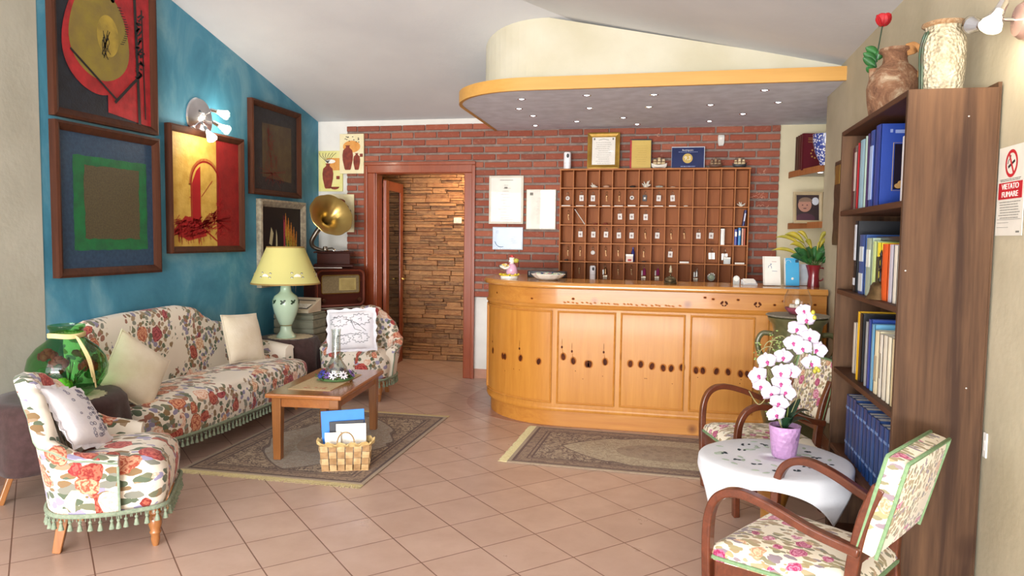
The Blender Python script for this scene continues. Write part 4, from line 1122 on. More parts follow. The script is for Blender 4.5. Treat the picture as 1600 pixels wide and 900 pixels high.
def rug(label, cx, cy, rz, w, l, mat, ends, flabel):
    t = thing('area_rug', label, 'rug', (cx, cy, .001), rz, 'patterned rugs on the tile floor')
    MB().bb(-w/2, w/2, -l/2, l/2, 0, .007).build('pile', mat, t)
    m_fr = plain('rug_fringe', 'd5c79b', .95, c2='c7b888', ns=90)
    for ax_, sg in ends:
        mb = MB(); n = 230 if ax_ == 'y' else 230
        L = w if ax_ == 'y' else l
        for k in range(n):
            u = -L/2+L*(k+.5)/n; j = random.uniform(-.006, .006); ln = random.uniform(.05, .065)
            if ax_ == 'y': a, b, c = (u, sg*l/2, .004), (u+j*.6, sg*(l/2+ln*.5), .004), (u+j, sg*(l/2+ln), .002)
            else: a, b, c = (sg*w/2, u, .004), (sg*(w/2+ln*.5), u+j*.6, .004), (sg*(w/2+ln), u+j, .002)
            mb.tube([a, b, c], .0022, 4)
        if ax_ == 'y': mb.bb(-L/2, L/2, sg*l/2, sg*(l/2+.03), .0005, .004)
        else: mb.bb(sg*w/2, sg*(w/2+.03), -L/2, L/2, .0005, .004)
        mb.build('fringe', m_fr, t)
    return t
rug('brown and grey patterned oriental rug with fringe under the coffee table', -2.42, 4.88, radians(.5), 1.24, 1.72, rug_mat('rug_left', 1.24, 1.72, 'b09a7e', '8c735c', '4a2f28', 'a39a8c'), (('y', -1), ('y', 1)), '')
rug('beige patterned oriental runner lying along the foot of the reception desk', -.02, 5.15, radians(-1.5), 2.06, .96, rug_mat('rug_right', 2.06, .96, 'b09c80', '927962', '57382f', 'bcae90'), (('x', -1), ('x', 1)), '')

# ------------------------------------------------------------------ wicker basket with folders
bx, by, brz = -2.03, 4.29, radians(20)
t = thing('wicker_basket', 'small woven splint basket with a ruffled rim and a thin handle on the left rug', 'basket', (bx, by, .008), brz)
m_spl = plain('palm_splint', 'b38d60', .7, c2='8f6a40', ns=22); m_spl2 = plain('palm_splint_light', 'd0b082', .7, c2='b08c5c', ns=22)
BW, BD, BH = .29, .12, .165
mb = MB()
def bk(side, u, z, o):
    fl_ = 1+.10*z/BH
    if side == 0: return (u*BW/2*fl_, -(BD/2+o)*fl_, z)
    if side == 1: return ((BW/2+o)*fl_, u*BD/2*fl_, z)
    if side == 2: return (-u*BW/2*fl_, (BD/2+o)*fl_, z)
    return (-(BW/2+o)*fl_, -u*BD/2*fl_, z)
for side in range(4):
    nv = 6 if side % 2 == 0 else 3; rows = 4
    for i in range(nv):
        u0, u1 = -1+2*i/nv+.02, -1+2*(i+1)/nv-.02
        for r_ in range(rows):
            z0, z1 = BH*r_/rows+.001, BH*(r_+1)/rows-.001; o = .004 if (i+r_) % 2 else -.001; mb.k = (i+r_) % 2
            mb.add([bk(side, u0, z0, o*.3), bk(side, u1, z0, o*.3), bk(side, u1, (z0+z1)/2, o), bk(side, u0, (z0+z1)/2, o), bk(side, u1, z1, o*.3), bk(side, u0, z1, o*.3)], [(0, 1, 2, 3), (3, 2, 4, 5)])
mb.k = 0; mb.bb(-BW/2, BW/2, -BD/2, BD/2, 0, .004)
mb.build('woven_body', [m_spl, m_spl2], t, thick=.003)
mb = MB(); rings = []
N = 96
for i in range(N):
    a = 2*pi*i/N; c, s_ = cos(a), sin(a); k = 1/(abs(c)**4+abs(s_)**4)**.25
    x, y = c*k*BW/2*1.1, s_*k*BD/2*1.1; wv = .009*sin(i*1.1)+.004*sin(i*2.3)
    n = V((x, y*1.6, 0)).normalized()
    rings.append([V((x, y, BH-.01))-n*.004, V((x, y, BH+.012)), V((x, y, BH+.020+wv))+n*.022, V((x, y, BH+.017+wv))+n*.024, V((x, y, BH-.01))+n*.002])
mb.loft(rings, loop=True); mb.build('ruffled_rim', plain('raffia_ruffle', 'd9bd84', .8, c2='c6a56a', ns=30), t, smooth=50)
for y in (-.075, .08):
    mb = MB(); mb.tube([(.005+.055*cos(a), y+.006*sin(3*a), BH+.005+.085*sin(a)*1.0) for a in [pi*i/16 for i in range(17)]], .0042, 6); mb.build('handle', plain('twisted_straw', 'b5966a', .8, c2='8d7046', ns=90), t, smooth=60)
def sheet(name, label, cat, cx, cy, w, h, z, mat, tilt=0, th=.004, group=None, ang=0):
    o = MB().bb(-w/2, w/2, -th/2, th/2, 0, h).build(name, mat, None, bevel=.001, seg=1)
    c, s_ = cos(brz), sin(brz); o.location = (bx+cx*c-cy*s_, by+cx*s_+cy*c, z); o.rotation_euler = (tilt, ang, brz); return tag(o, label, cat, group)
sheet('blue_folder', 'bright blue folder standing at the back of the wicker basket', 'folder', -.01, .033, .275, .335, .04, plain('blue_card', '1677d8', .5, c2='1a80e2'), radians(-4), ang=radians(-3))
sheet('black_folder', 'black folder standing behind the white papers in the wicker basket', 'folder', .015, .018, .22, .275, .035, plain('dark_card', '20202c', .5), radians(-3), ang=radians(-3))
sheet('white_booklet', 'large white booklet in front of the black folder in the wicker basket', 'booklet', .035, .0, .19, .265, .03, m_paper, radians(-3), ang=radians(-1))
sheet('white_booklet', 'small white booklet at the left front of the wicker basket', 'booklet', -.075, -.018, .10, .215, .03, m_paper, radians(-2), ang=radians(-2))
# ================================================================== reception desk
RY, RX0, RR = 5.70, -1.62, .75
def dpath(s):
    "plan point and outward normal at arc length s from the right wall end of the desk front"
    L1 = 1.09-(RX0+RR); L2 = RR*pi/2
    if s <= L1: return V((1.09-s, RY)), V((0, -1))
    if s <= L1+L2:
        a = -pi/2-(s-L1)/RR; return V((RX0+RR+RR*cos(a), RY+RR+RR*sin(a))), V((cos(a), sin(a)))
    return V((RX0, RY+RR+(s-L1-L2))), V((-1, 0))
SL1 = 1.09-(RX0+RR); SEND = SL1+RR*pi/2+.45
def ssamp(s0, s1, ds=.04):
    n = max(2, int((s1-s0)/ds)+1); return [s0+(s1-s0)*i/(n-1) for i in range(n)]
def sweep(mb, s0, s1, prof, ds=.04):
    rings = []
    for s_ in ssamp(s0, s1, ds):
        p, n = dpath(s_); rings.append([(p.x+n.x*o, p.y+n.y*o, z) for o, z in prof])
    mb.loft(rings)
desk = thing('reception_desk', 'amber pine reception desk with a curved end and knotty framed panels', 'desk', (0, 0, 0))
mb = MB(); sweep(mb, 0, SEND, [(-.05, .0), (-.028, 0), (-.028, .135), (-.05, .135)]); mb.build('plinth', m_pine_h, desk, smooth=40)
mb = MB(); sweep(mb, 0, SEND, [(-.04, .13), (.006, .13), (.012, .145), (.008, .165), (0, .175), (0, .955), (-.04, .955)]); mb.build('body', m_pine, desk, smooth=40)
mb = MB(); mb.k = 2; sweep(mb, 0, SEND, [(-.04, .950), (.012, .950), (.020, .962), (.012, .978), (.004, .985), (.004, 1.105), (-.04, 1.105)])
def fknot(mb, s_, z, w, h, off, k, rot=0):
    P = []
    for i in range(14):
        a = 2*pi*i/14; du, dz = w*cos(a), h*sin(a); du, dz = du*cos(rot)-dz*sin(rot), du*sin(rot)+dz*cos(rot)
        p, n = dpath(s_+du); P.append((p.x+n.x*off, p.y+n.y*off, z+dz))
    mb.k = k; mb.add(P, [tuple(range(14))])
for s_, z in ((.08, 1.04), (.30, 1.06), (.36, 1.03), (.62, 1.06), (.80, 1.06), (.86, 1.07), (1.86, 1.03), (2.2, 1.02), (2.62, 1.04)):
    fknot(mb, s_, z, .014, .010, .0045, 1); fknot(mb, s_, z, .009, .006, .005, 0)
for s_ in (.14, .48, .72):
    for d in (-1, 1): fknot(mb, s_+d*.016, 1.035, .016, .009, .005, 0, -d*.9); fknot(mb, s_+d*.010, 1.015, .010, .005, .005, 0, d*.6)
for k in range(26):
    s_ = 1.05+k*.035+random.uniform(-.01, .01); fknot(mb, s_, .995+random.uniform(0, .008), .012, .006, .0045, 1, .3)
mb.build('frieze', [m_knot, m_knot2, m_pine_h], desk, smooth=40)
mb = MB(); prof = [(-.30, 1.108), (.030, 1.108), (.042, 1.116), (.046, 1.130), (.040, 1.146), (.026, 1.155), (-.62, 1.155)]
rings = []
for s_ in ssamp(0, SEND, .05):
    p, n = dpath(s_); rings.append([(p.x+n.x*o, p.y+n.y*o, z) for o, z in prof if o > -.29])
mb2 = MB(); mb2.loft(rings, closed=False)
outer = [dpath(s_) for s_ in ssamp(0, SEND, .05)]
top = [(p.x+n.x*.026, p.y+n.y*.026) for p, n in outer] + [(RX0+.5, 6.85), (RX0+.5, 6.42), (RX0+.62, 6.30), (RX0+.85, 6.28), (1.09, 6.28)]
mb2.prism(top, 1.11, 1.155)
mb2.build('counter_top', m_counter_top, desk, smooth=40)
panels = [(-.02+.02, .40), (.50, .955), (1.005, 1.48), (1.53, 1.975), (2.03, 2.86), (2.92, 3.32)]
knotrow = {1: [(.06, .50), (.17, .50), (.30, .50), (.40, .50)], 2: [(.04, .515), (.13, .515), (.22, .515), (.32, .53), (.40, .53)], 3: [(.07, .545), (.19, .52), (.21, .52), (.32, .54), (.40, .57)], 4: [(.10, .52), (.27, .53), (.45, .52), (.48, .52), (.66, .54)], 0: [(.06, .50), (.2, .5), (.33, .5)], 5: [(.1, .53), (.22, .53)]}
knotrow[1] = [(.035, .505), (.085, .505), (.175, .515), (.26, .515), (.36, .515), (.41, .515)]
knotrow[2] = [(.01, .53), (.09, .52), (.15, .52), (.235, .53), (.32, .54), (.40, .54)]
for i, (a, b) in enumerate(panels):
    mb = MB(); z0, z1 = .20, .925
    sweep(mb, a, b, [(-.004, z0), (.004, z0), (.006, z0+.02), (.006, z1-.02), (.004, z1), (-.004, z1)], .03)
    for j, (ks, kz) in enumerate(knotrow[i]):
        s_ = a+ks
        fknot(mb, s_, kz, .026, .032, .0066, 2); fknot(mb, s_, kz-.002, .0165, .026, .0071, 1, random.uniform(-.3, .3))
        if i >= 3 and kz > .525:
            fknot(mb, s_+.012, kz+.075, .008, .011, .0068, 1); 
            p0, n0 = dpath(s_+.012); fknot(mb, s_+.012, kz+.115, .0016, .03, .0067, 1)
            fknot(mb, s_+.006, kz+.04, .0022, .03, .0066, 2, -.15)
    for _ in range(3): fknot(mb, a+random.uniform(.05, b-a-.05), random.choice((.40, .43, .46)), .004, .003, .0068, 1)
    pn = mb.build('panel', [m_pine, m_knot, m_knot2], desk, smooth=40)
    mb = MB(); w = .014
    pr = lambda z: [(.004, z-w/2), (.012, z-w/2), (.016, z), (.012, z+w/2), (.004, z+w/2)]
    sweep(mb, a, b, pr(z0), .03); sweep(mb, a, b, pr(z1), .03)
    for s_ in (a, b):
        p, n = dpath(s_); tn = V((-n.y, n.x)); P = []
        for z in (z0-w/2, z1+w/2):
            P.append([(p.x+tn.x*q*w/2+n.x*o, p.y+tn.y*q*w/2+n.y*o, z) for q, o in ((-1, .004), (-1, .012), (0, .016), (1, .012), (1, .004))])
        mb.loft(P)
    mb.build('panel_moulding', m_pine_h, pn, smooth=30)
# curved inlay of darker tiles around the desk end
P = []
for i in range(25):
    a = -pi/2-.05-(pi/2+.1)*i/24; P.append((RX0+RR+.99*cos(a)*1.0, RY+RR+.18+.93*sin(a)))
pts = P + [(RX0-.17, 7.42), (RX0+.05, 7.42), (RX0+.05, RY+RR)] + [(RX0+RR+(RR-.05)*cos(a), RY+RR+(RR-.05)*sin(a)) for a in [pi+.0+(pi/2)*i/10 for i in range(11)]]
struct(MB().prism(pts, -.02, .0012).build('floor_inlay', m_tile2))

# ------------------------------------------------------------------ key cabinet (pigeonholes)
KX0, KX1, KZ0, KZ1, KF = -1.135, .672, 1.085, 2.187, 7.26
NC, NR = 14, 6; CW = (KX1-KX0-.012)/NC; RH = (KZ1-KZ0-.012)/NR
t = thing('back_cabinet', 'low pine cabinet behind the reception desk carrying the key rack', 'cabinet', (-.23, 7.30, 0))
mb = MB(); mb.bb(-1.0, 1.0, -.12, .14, 0, 1.05); mb.build('body', m_cubby, t, bevel=.004)
mb = MB(); mb.bb(-1.02, 1.02, -.14, .145, 1.05, 1.083); mb.build('top', m_cubby, t, bevel=.004)
kc = thing('key_rack', 'wide pine pigeonhole rack of eighty-four compartments for room keys on the brick wall', 'key rack', (0, 0, 0))
mb = MB(); mb.bb(KX0, KX1, KF+.16, KF+.175, KZ0, KZ1); mb.build('back_panel', m_cubby_b, kc)
mb = MB(); mb.bb(KX0, KX0+.012, KF, KF+.16, KZ0, KZ1); mb.bb(KX1-.012, KX1, KF, KF+.16, KZ0, KZ1); mb.bb(KX0-.006, KX1+.006, KF-.006, KF+.175, KZ1-.012, KZ1+.004); mb.bb(KX0, KX1, KF, KF+.16, KZ0, KZ0+.012); mb.build('outer_frame', m_cubby, kc, bevel=.002, seg=1)
for c in range(1, NC): MB().bb(KX0+.006+c*CW-.004, KX0+.006+c*CW+.004, KF+.003, KF+.16, KZ0+.012, KZ1-.012).build('divider', m_cubby, kc)
for r_ in range(1, NR): MB().bb(KX0+.012, KX1-.012, KF+.001, KF+.16, KZ0+.006+r_*RH-.005, KZ0+.006+r_*RH+.005).build('shelf', m_cubby, kc)
ROWN = ['top', 'second', 'third', 'fourth', 'fifth', 'bottom']; COLN = ['first', 'second', 'third', 'fourth', 'fifth', 'sixth', 'seventh', 'eighth', 'ninth', 'tenth', 'eleventh', 'twelfth', 'thirteenth', 'last']
def cell(c, r_):  # 1-based, centre x, shelf z, top z
    return KX0+.006+(c-.5)*CW, KZ1-.006-r_*RH+.005, KZ1-.006-(r_-1)*RH-.005
def where(c, r_): return '%s row, %s pigeonhole from the left' % (ROWN[r_-1], COLN[c-1])
m_tag = plain('tag_white', 'ece8e2', .5, c2='dcd6ce', ns=60); m_keym = plain('key_steel', 'a59a88', .3, .9); m_bronze = plain('key_bronze', '7b5b3a', .35, .7); m_tprint = plain('tag_print', 'a8948e', .6); m_pinkt = plain('tassel_magenta', 'a12a66', .8); m_gtag = plain('tag_silver', 'b9b6ae', .35, .5)
def key_mesh(kind):
    mb = MB()
    mb.k = 1; mb.tube([(0, .0, -.012), (0, -.018, -.012), (0, -.022, -.006)], .0018, 5)
    mb.tube([(.008*cos(a), -.018, -.022+.011*sin(a)) for a in [2*pi*i/14 for i in range(14)]], .0012, 5, loop=True)
    if kind in ('white', 'printed'):
        mb.k = 0; mb.bb(-.016, .016, -.022, -.016, -.082, -.036); mb.k = 1; mb.lathe([(.003, -.036), (.004, -.030)], 8, (0, -.019, 0))
        mb.k = 2; mb.bb(-.007, .007, -.0232, -.022, -.068, -.052)
    elif kind == 'round':
        mb.k = 0; mb.ball((0, -.019, -.055), .017, 14, 8, (1, .25, 1)); mb.k = 2; mb.ball((0, -.023, -.055), .007, 8, 6, (1, .3, 1))
    elif kind == 'bunch':
        for k, q in enumerate((-.014, 0, .014)):
            mb.k = 0 if k != 1 else 2; mb.bb(q-.008, q+.008, -.022-k*.003, -.017-k*.003, -.095, -.045)
        mb.k = 1
        for q in (-.008, .008): mb.tube([(q*.4, -.018, -.03), (q, -.019, -.05)], .002, 4)
    elif kind == 'pink':
        mb.k = 2; mb.lathe([(.003, -.03), (.010, -.045), (.014, -.085), (.002, -.088)], 10, (.004, -.019, 0), cap=False)
        mb.k = 1
        for q in (-.012, 0, .01): mb.ball((q, -.02, -.105), .010, 8, 6, (.8, .2, 1)); mb.bb(q-.002, q+.002, -.022, -.018, -.14, -.11)
        mb.k = 0; mb.bb(-.018, -.008, -.022, -.017, -.09, -.05)
    else:
        mb.k = 1; mb.ball((0, -.019, -.044), .009, 10, 6, (1, .25, 1)); mb.bb(-.002, .002, -.021, -.017, -.085, -.05); mb.bb(0, .007, -.021, -.017, -.085, -.078); mb.bb(0, .006, -.021, -.017, -.073, -.068)
    return mb
kinds = {}
def hang(kind, c, r_, mats, desc, cat='key'):
    k = (kind, desc)
    x, z0, z1 = cell(c, r_)
    if k not in kinds:
        o = key_mesh(kind).build('room_key', mats, None); kinds[k] = o
    else:
        o = kinds[k].copy(); COL.objects.link(o)
    o.location = (x-.004+random.uniform(-.006, .006), KF+.158, z1-.014+random.uniform(-.004, .004)); o.rotation_euler = (0, random.uniform(-.06, .06), 0); o.scale = (1.3, 1, 1.25)
    tag(o, desc+' hanging in the '+where(c, r_), cat, 'room keys in the pigeonholes'); return o
WM = [m_tag, m_keym, m_tprint]
for c, r_, k in [(2,2,'white'),(3,2,'white'),(8,2,'white'),(9,2,'white'),(5,3,'white'),(6,3,'white'),(7,3,'white'),(2,4,'white'),(3,4,'white'),(4,4,'white'),(5,4,'white'),(6,4,'white'),(8,4,'white'),(11,4,'white'),(12,4,'white'),(9,5,'white')]:
    hang('white', c, r_, WM, 'key with white tag')
hang('round', 1, 2, [m_tag, m_keym, m_tprint], 'key with red-white tag'); hang('round', 6, 2, [m_tag, m_keym, m_dark], 'key with small round tag')
hang('white', 7, 2, [m_dark, m_keym, m_tag], 'room key with a dark tag')
for c, r_ in ((4,2),(5,2),(1,3),(7,4),(9,4),(10,4),(1,5),(2,5),(4,5),(5,5),(7,5),(2,6),(5,6),(6,6)): hang('plain', c, r_, [m_bronze, m_bronze, m_bronze], 'plain bronze room key')
hang('round', 3, 5, [m_tag, m_keym, m_gtag], 'key with pale oval fob')
hang('bunch', 12, 5, [m_gtag, m_keym, m_tag], 'bunch of keys with silver tags'); hang('bunch', 13, 5, [m_gtag, m_keym, m_tag], 'bunch of keys with silver tags')
hang('pink', 7, 6, [m_tag, m_keym, m_pinkt], 'bunch of keys with magenta tassel'); hang('pink', 8, 6, [m_tag, m_keym, m_pinkt], 'bunch of keys with magenta tassel')
hang('pink', 11, 6, [m_gtag, m_keym, m_gtag], 'bunch of keys with grey tassel'); hang('pink', 4, 6, [m_gtag, m_keym, m_bronze], 'bunch of keys with bronze tassel')
# shells, corals, pebbles
m_coral = plain('coral', 'e3ddd0', .9, c2='cfc6b4', ns=60, bump=.5); m_peb = plain('pebble', 'c9a48a', .7, c2='b58c72'); m_pebd = plain('dark_pebble', '2e2622', .6)
def coral(c, r_, s_, desc, mat, kind='coral', dx=0):
    x, z0, z1 = cell(c, r_); rnd = random.Random(c*10+r_); mb = MB()
    if kind == 'coral':
        for k in range(14):
            a = rnd.uniform(0, 2*pi); e = rnd.uniform(.1, 1.3); L = s_*rnd.uniform(.6, 1.1)
            mb.tube([(0, 0, .006), (L*.5*cos(a)*cos(e), L*.4*sin(a)*cos(e), .006+L*.5*sin(e)), (L*cos(a)*cos(e), L*.6*sin(a)*cos(e), .006+L*sin(e))], [s_*.16, s_*.13, s_*.06], 7)
        mb.ball((0, 0, s_*.22), s_*.35, 8, 6, (1.2, .8, .6))
    elif kind == 'shell':
        for k in range(7): mb.ball(((k-3)*s_*.22, 0, s_*.25), s_*.28*(1-abs(k-3)*.13), 8, 6, (.8, 1, 1))
    else: mb.ball((0, 0, s_*.5), s_, 12, 8, (1.3, .9, .5))
    o = mb.build('coral' if kind == 'coral' else ('seashell' if kind == 'shell' else 'pebble'), mat, None, smooth=60)
    o.location = (x+dx, KF+.05, z0+.0005)
    tag(o, desc+' lying in the '+where(c, r_), 'ornament', 'shells and corals in the pigeonholes')
coral(3, 1, .045, 'white spiny coral', m_coral); coral(7, 1, .065, 'large white branching coral', m_coral); coral(14, 2, .045, 'white knobbly coral', m_coral)
coral(8, 1, .045, 'row of small grey shells', plain('shell_grey', 'a9a498', .7), 'shell'); coral(9, 1, .028, 'pale pink shell', m_peb, 'shell'); coral(4, 1, .026, 'flat pinkish pebble', m_peb, 'pebble'); coral(6, 1, .022, 'dark round pebble', m_pebd, 'pebble')
coral(10, 2, .026, 'small cream shell', m_coral, 'shell'); coral(3, 3, .016, 'small reddish pebble', m_terra, 'pebble', .03); coral(4, 3, .020, 'flat dark red pebble', m_terra, 'pebble'); coral(1, 5, .016, 'tiny dark pebble', m_pebd, 'pebble'); coral(7, 5, .028, 'dark driftwood coloured shell', plain('driftwood', '3a2620', .8), 'shell')
# paper slips on the shelf under the second row
sl = None
for c in range(1, 10):
    x, z0, z1 = cell(c, 2)
    if sl is None: sl = MB().bb(-.036, .036, -.03, .0, 0, .010).build('card_stack', m_paper, None, bevel=.001, seg=1); o = sl
    else: o = sl.copy(); COL.objects.link(o)
    o.location = (x+random.uniform(-.01, .01), KF+.04, z0+.0003); o.scale = (random.uniform(.8, 1.2), 1, random.uniform(.7, 1.2))
    tag(o, 'thin stack of white cards lying in the '+where(c, 2), 'cards', 'white card stacks in the pigeonholes')
for c, r_ in ((10, 5), (14, 5)):
    x, z0, z1 = cell(c, r_); o = sl.copy(); COL.objects.link(o); o.location = (x, KF+.04, z0+.0003); o.scale = (1.2, 1, 1.6)
    tag(o, 'thin stack of white cards lying in the '+where(c, r_), 'cards', 'white card stacks in the pigeonholes')
# pen leaning
x, z0, z1 = cell(2, 3); mb = MB(); mb.tube([(-.05, 0, .153), (.052, .0, .006)], .0045, 10); mb.tube([(.052, 0, .006), (.054, 0, .002)], .002, 6); o = mb.build('pen', plain('grey_pen', 'cfc8c0', .3), None, smooth=60); o.location = (x, KF+.03, z0); tag(o, 'silver grey pen leaning diagonally in the '+where(2, 3), 'pen')
def bookblock(name, label, loc, th, dp, h, col, rz=0, lean=0, parent=None, group=None, band=None, pages=True, cat='book', title=None):
    "upright book: spine facing -y in its local frame"
    t = thing(name, label, cat, loc, rz, group); t.rotation_euler = (0, lean, rz)
    cm = plain('cover_'+col, col, .4) if 'cover_'+col not in bpy.data.materials else bpy.data.materials['cover_'+col]
    mb = MB(); c = .0025
    mb.bb(-th/2, -th/2+c, 0, dp, 0, h); mb.bb(th/2-c, th/2, 0, dp, 0, h)
    mb.loft([[( -th/2+.0, .0, z), (-th*.3, -.003, z), (0, -.0042, z), (th*.3, -.003, z), (th/2, 0, z), (th/2, c, z), (-th/2, c, z)] for z in (0, h)])
    mb.build('cover', cm, t, smooth=30)
    MB().bb(-th/2+c, th/2-c, c, dp-.004, .003, h-.003).build('pages', m_paper, t)
    if band:
        for (b0, b1, bc) in band:
            bm_ = bpy.data.materials.get('print_'+bc) or plain('print_'+bc, bc, .5)
            MB().bb(-th*.32, th*.32, -.0048, -.0025, h*b0, h*b1).build('spine_title', bm_, t)
    return t
# books and boxes in the rack
x, z0, z1 = cell(13, 4); bookblock('binder', 'white binder standing in the '+where(13, 4), (x-.035, KF+.02, z0), .035, .12, .155, 'e6e2dc', cat='binder')
x, z0, z1 = cell(14, 4)
for k, (dx, th, h, col, ds) in enumerate(((-.043, .028, .150, '3a3f8f', 'purple and white'), (-.010, .024, .165, '2f7fb8', 'blue'), (.018, .016, .160, 'd2a392', 'pale pink'), (.037, .014, .160, 'b4553c', 'brick red'))):
    bookblock('guidebook', '%s guidebook standing in the fourth row, last pigeonhole from the left' % ds, (x+dx, KF+.015, z0), th, .12, h, col, group='books in the key rack', band=[(.55, .85, 'e8e4dc')] if k < 2 else None)
x, z0, z1 = cell(14, 3); bookblock('guidebook', 'dark blue booklet leaning in the third row, last pigeonhole from the left', (x+.022, KF+.015, z0+.001), .018, .11, .15, '27336b', lean=radians(7), group='books in the key rack', band=[(.3, .8, 'cfd3e2')])
def rbox(name, label, cat, loc, w, d, h, mat, rz=0, bevel=.003, group=None, parts=()):
    t = thing(name, label, cat, loc, rz, group); MB().bb(-w/2, w/2, -d/2, d/2, 0, h).build('body', mat, t, bevel=bevel)
    for nm, (x0, x1, y0, y1, a, b), m in parts: MB().bb(x0, x1, y0, y1, a, b).build(nm, m, t)
    return t
x, z0, z1 = cell(13, 5); rbox('card_box', 'small pale grey box standing in the fifth row, thirteenth pigeonhole from the left', 'box', (x+.012, KF+.03, z0), .062, .04, .062, plain('pale_card', 'c9ccca', .6), parts=[('lid', (-.032, .032, -.021, .021, .05, .064), m_paper)])
x, z0, z1 = cell(6, 5); rbox('medicine_box', 'white card box with red seal in the fifth row, sixth pigeonhole from the left', 'box', (x-.012, KF+.03, z0), .07, .03, .078, plain('kraft_white', 'd9c6b8', .7), parts=[('label_band', (-.036, .036, -.017, -.0145, .058, .078), m_paper), ('seal', (-.015, .02, -.0165, -.0145, .01, .03), p_red)])
x, z0, z1 = cell(6, 5); t = thing('blue_bottle', 'dark blue bottle behind the white box with red seal in the key rack', 'bottle', (x+.018, KF+.075, z0)); MB().lathe([(.012, 0), (.016, .01), (.016, .10), (.008, .12), (.008, .13)], 16).build('bottle_body', plain('cobalt', '232a70', .2), t, smooth=50); MB().lathe([(.009, .13), (.009, .145)], 12).build('cap', plain('cobalt_cap', '3a4390', .4), t, smooth=50)
# air freshener dispensers (one on the rack, one in the bottom row)
def dispenser(label, loc, s_=1.0):
    t = thing('air_freshener', label, 'air freshener', loc, 0, 'white air freshener dispensers')
    mb = MB(); rings = []
    for z, k in ((0, .9), (.01, 1), (.10, 1.02), (.155, 1.0), (.168, .85), (.172, .5)): rings.append([(.036*k*s_*(abs(cos(a))**.7)*(1 if cos(a) > 0 else -1), .032*k*s_*(abs(sin(a))**.7)*(1 if sin(a) > 0 else -1), z*s_) for a in [2*pi*i/32 for i in range(32)]])
    mb.loft(rings); mb.build('housing', plain('white_plastic', 'e9e6ea', .3), t, smooth=45)
    mb = MB(); mb.m = M.Translation((.008*s_, -.0325*s_, .132*s_)); mb.ball((0, 0, 0), .016*s_, 14, 8, (.8, .15, 1.35)); mb.build('nozzle_window', m_dark, t, smooth=60)
    mb = MB(); mb.m = M.Translation((-.0, -.034*s_, .06*s_)); mb.tube([(-.03*s_, .006, 0), (0, 0, .0), (.03*s_, .006, 0)], .0012, 5); mb.build('seam', plain('seam_grey', 'a8a6aa', .5), t)
    return t
dispenser('white air freshener dispenser standing on the left end of the key rack top', (-1.075, 7.33, KZ1+.004), 1.0)
x, z0, z1 = cell(3, 6); dispenser('smaller white dispenser standing in the bottom row, third pigeonhole from the left', (x+.012, KF+.045, z0), .82)
# ------------------------------------------------------------------ things on top of the key rack
def textlines(mb, x0, x1, zs, y, hh=.004, jit=.2):
    for z in zs:
        a = x0+(x1-x0)*random.uniform(0, jit); b = x1-(x1-x0)*random.uniform(0, jit)
        x = a
        while x < b:
            w = random.uniform(.008, .03); w = min(w, b-x)
            if w > .004: mb.bb(x, x+w, y, y+.001, z-hh/2, z+hh/2)
            x += w+.004
m_print = plain('print_grey', '77756e', .8); m_gold = plain('gilt_frame', 'b08c3c', .3, .5, c2='8f6f2a', ns=9); m_gold2 = plain('gold_paper', 'c9ac55', .5, c2='bfa04a', ns=6)
t = framed('framed_certificate', 'gold framed certificate standing tallest on the key rack', 'certificate', (-.72, 7.36, KZ1+.004), 0, .318, .362, .045, .02, m_gold, lean=radians(-3), group='certificates on the key rack')
MB().bb(-.13, .13, -.006, -.002, .03, .335).build('document', m_paper, t)
mb = MB(); textlines(mb, -.085, .085, [.06+k*.0205 for k in range(11)], -.0085, .0025); mb.bb(-.10, -.085, -.0085, -.007, .29, .31); mb.bb(.085, .10, -.0085, -.007, .29, .31); mb.tube([(-.05, -.008, .288), (0, -.008, .30), (.05, -.008, .288)], .002, 5); mb.build('document_text', m_print, t)
MB().bb(-.125, .125, -.012, -.011, .035, .33).build('frame_glass', m_pane, t)
mb = MB(); 
t = thing('framed_certificate', 'gold coloured plaque with a dark frame and red left edge on the key rack', 'certificate', (-.355, 7.355, KZ1+.004), 0, 'certificates on the key rack'); t.rotation_euler = (radians(-4), 0, radians(4))
MB().bb(-.105, .105, -.0, .02, 0, .295).build('frame', m_dark, t, bevel=.002)
MB().bb(-.088, .098, -.004, -.001, .006, .282).build('gold_sheet', m_gold2, t)
MB().bb(-.1045, -.089, -.0035, -.0005, .0, .285).build('red_edge', p_red, t)
mb = MB(); textlines(mb, -.06, .07, [.05+k*.022 for k in range(9)], -.0055, .0018, .3); mb.build('plaque_text', plain('gold_print', '9f8436', .6), t)
t = thing('award_plaque', 'dark blue award plaque reading 9,3 in a gold disc, on the key rack', 'award', (.097, 7.35, KZ1+.004), 0, 'certificates on the key rack'); t.rotation_euler = (radians(-5), 0, 0)
MB().bb(-.157, .157, 0, .018, 0, .215).build('frame', plain('silver_edge', 'c9ccd6', .3, .4), t, bevel=.002)
m_nv = plain('award_navy', '1b2a5c', .2, c2='182450'); MB().bb(-.154, .150, -.003, -.0005, .0, .205).build('blue_face', m_nv, t)
mb = MB(); mb.m = M.Translation((-.004, -.003, .10)) @ M.Rotation(pi/2, 4, 'X'); mb.lathe([(.001, 0), (.047, 0), (.047, .002), (.001, .003)], 40); mb.build('gold_disc', m_gold2, t, smooth=30)
text('award_score', '9,3', .052, m_paper, t, (-.004, -.0065, .10), (pi/2, 0, 0))
text('award_heading', 'Booking.com', .020, m_paper, t, (-.004, -.0038, .18), (pi/2, 0, 0))
mb = MB(); textlines(mb, -.10, .09, [.162], -.0038, .004, .05); textlines(mb, -.07, .07, [.022], -.0038, .006, .05); mb.build('award_lines', plain('print_pale_blue', '8f9bc4', .5), t)
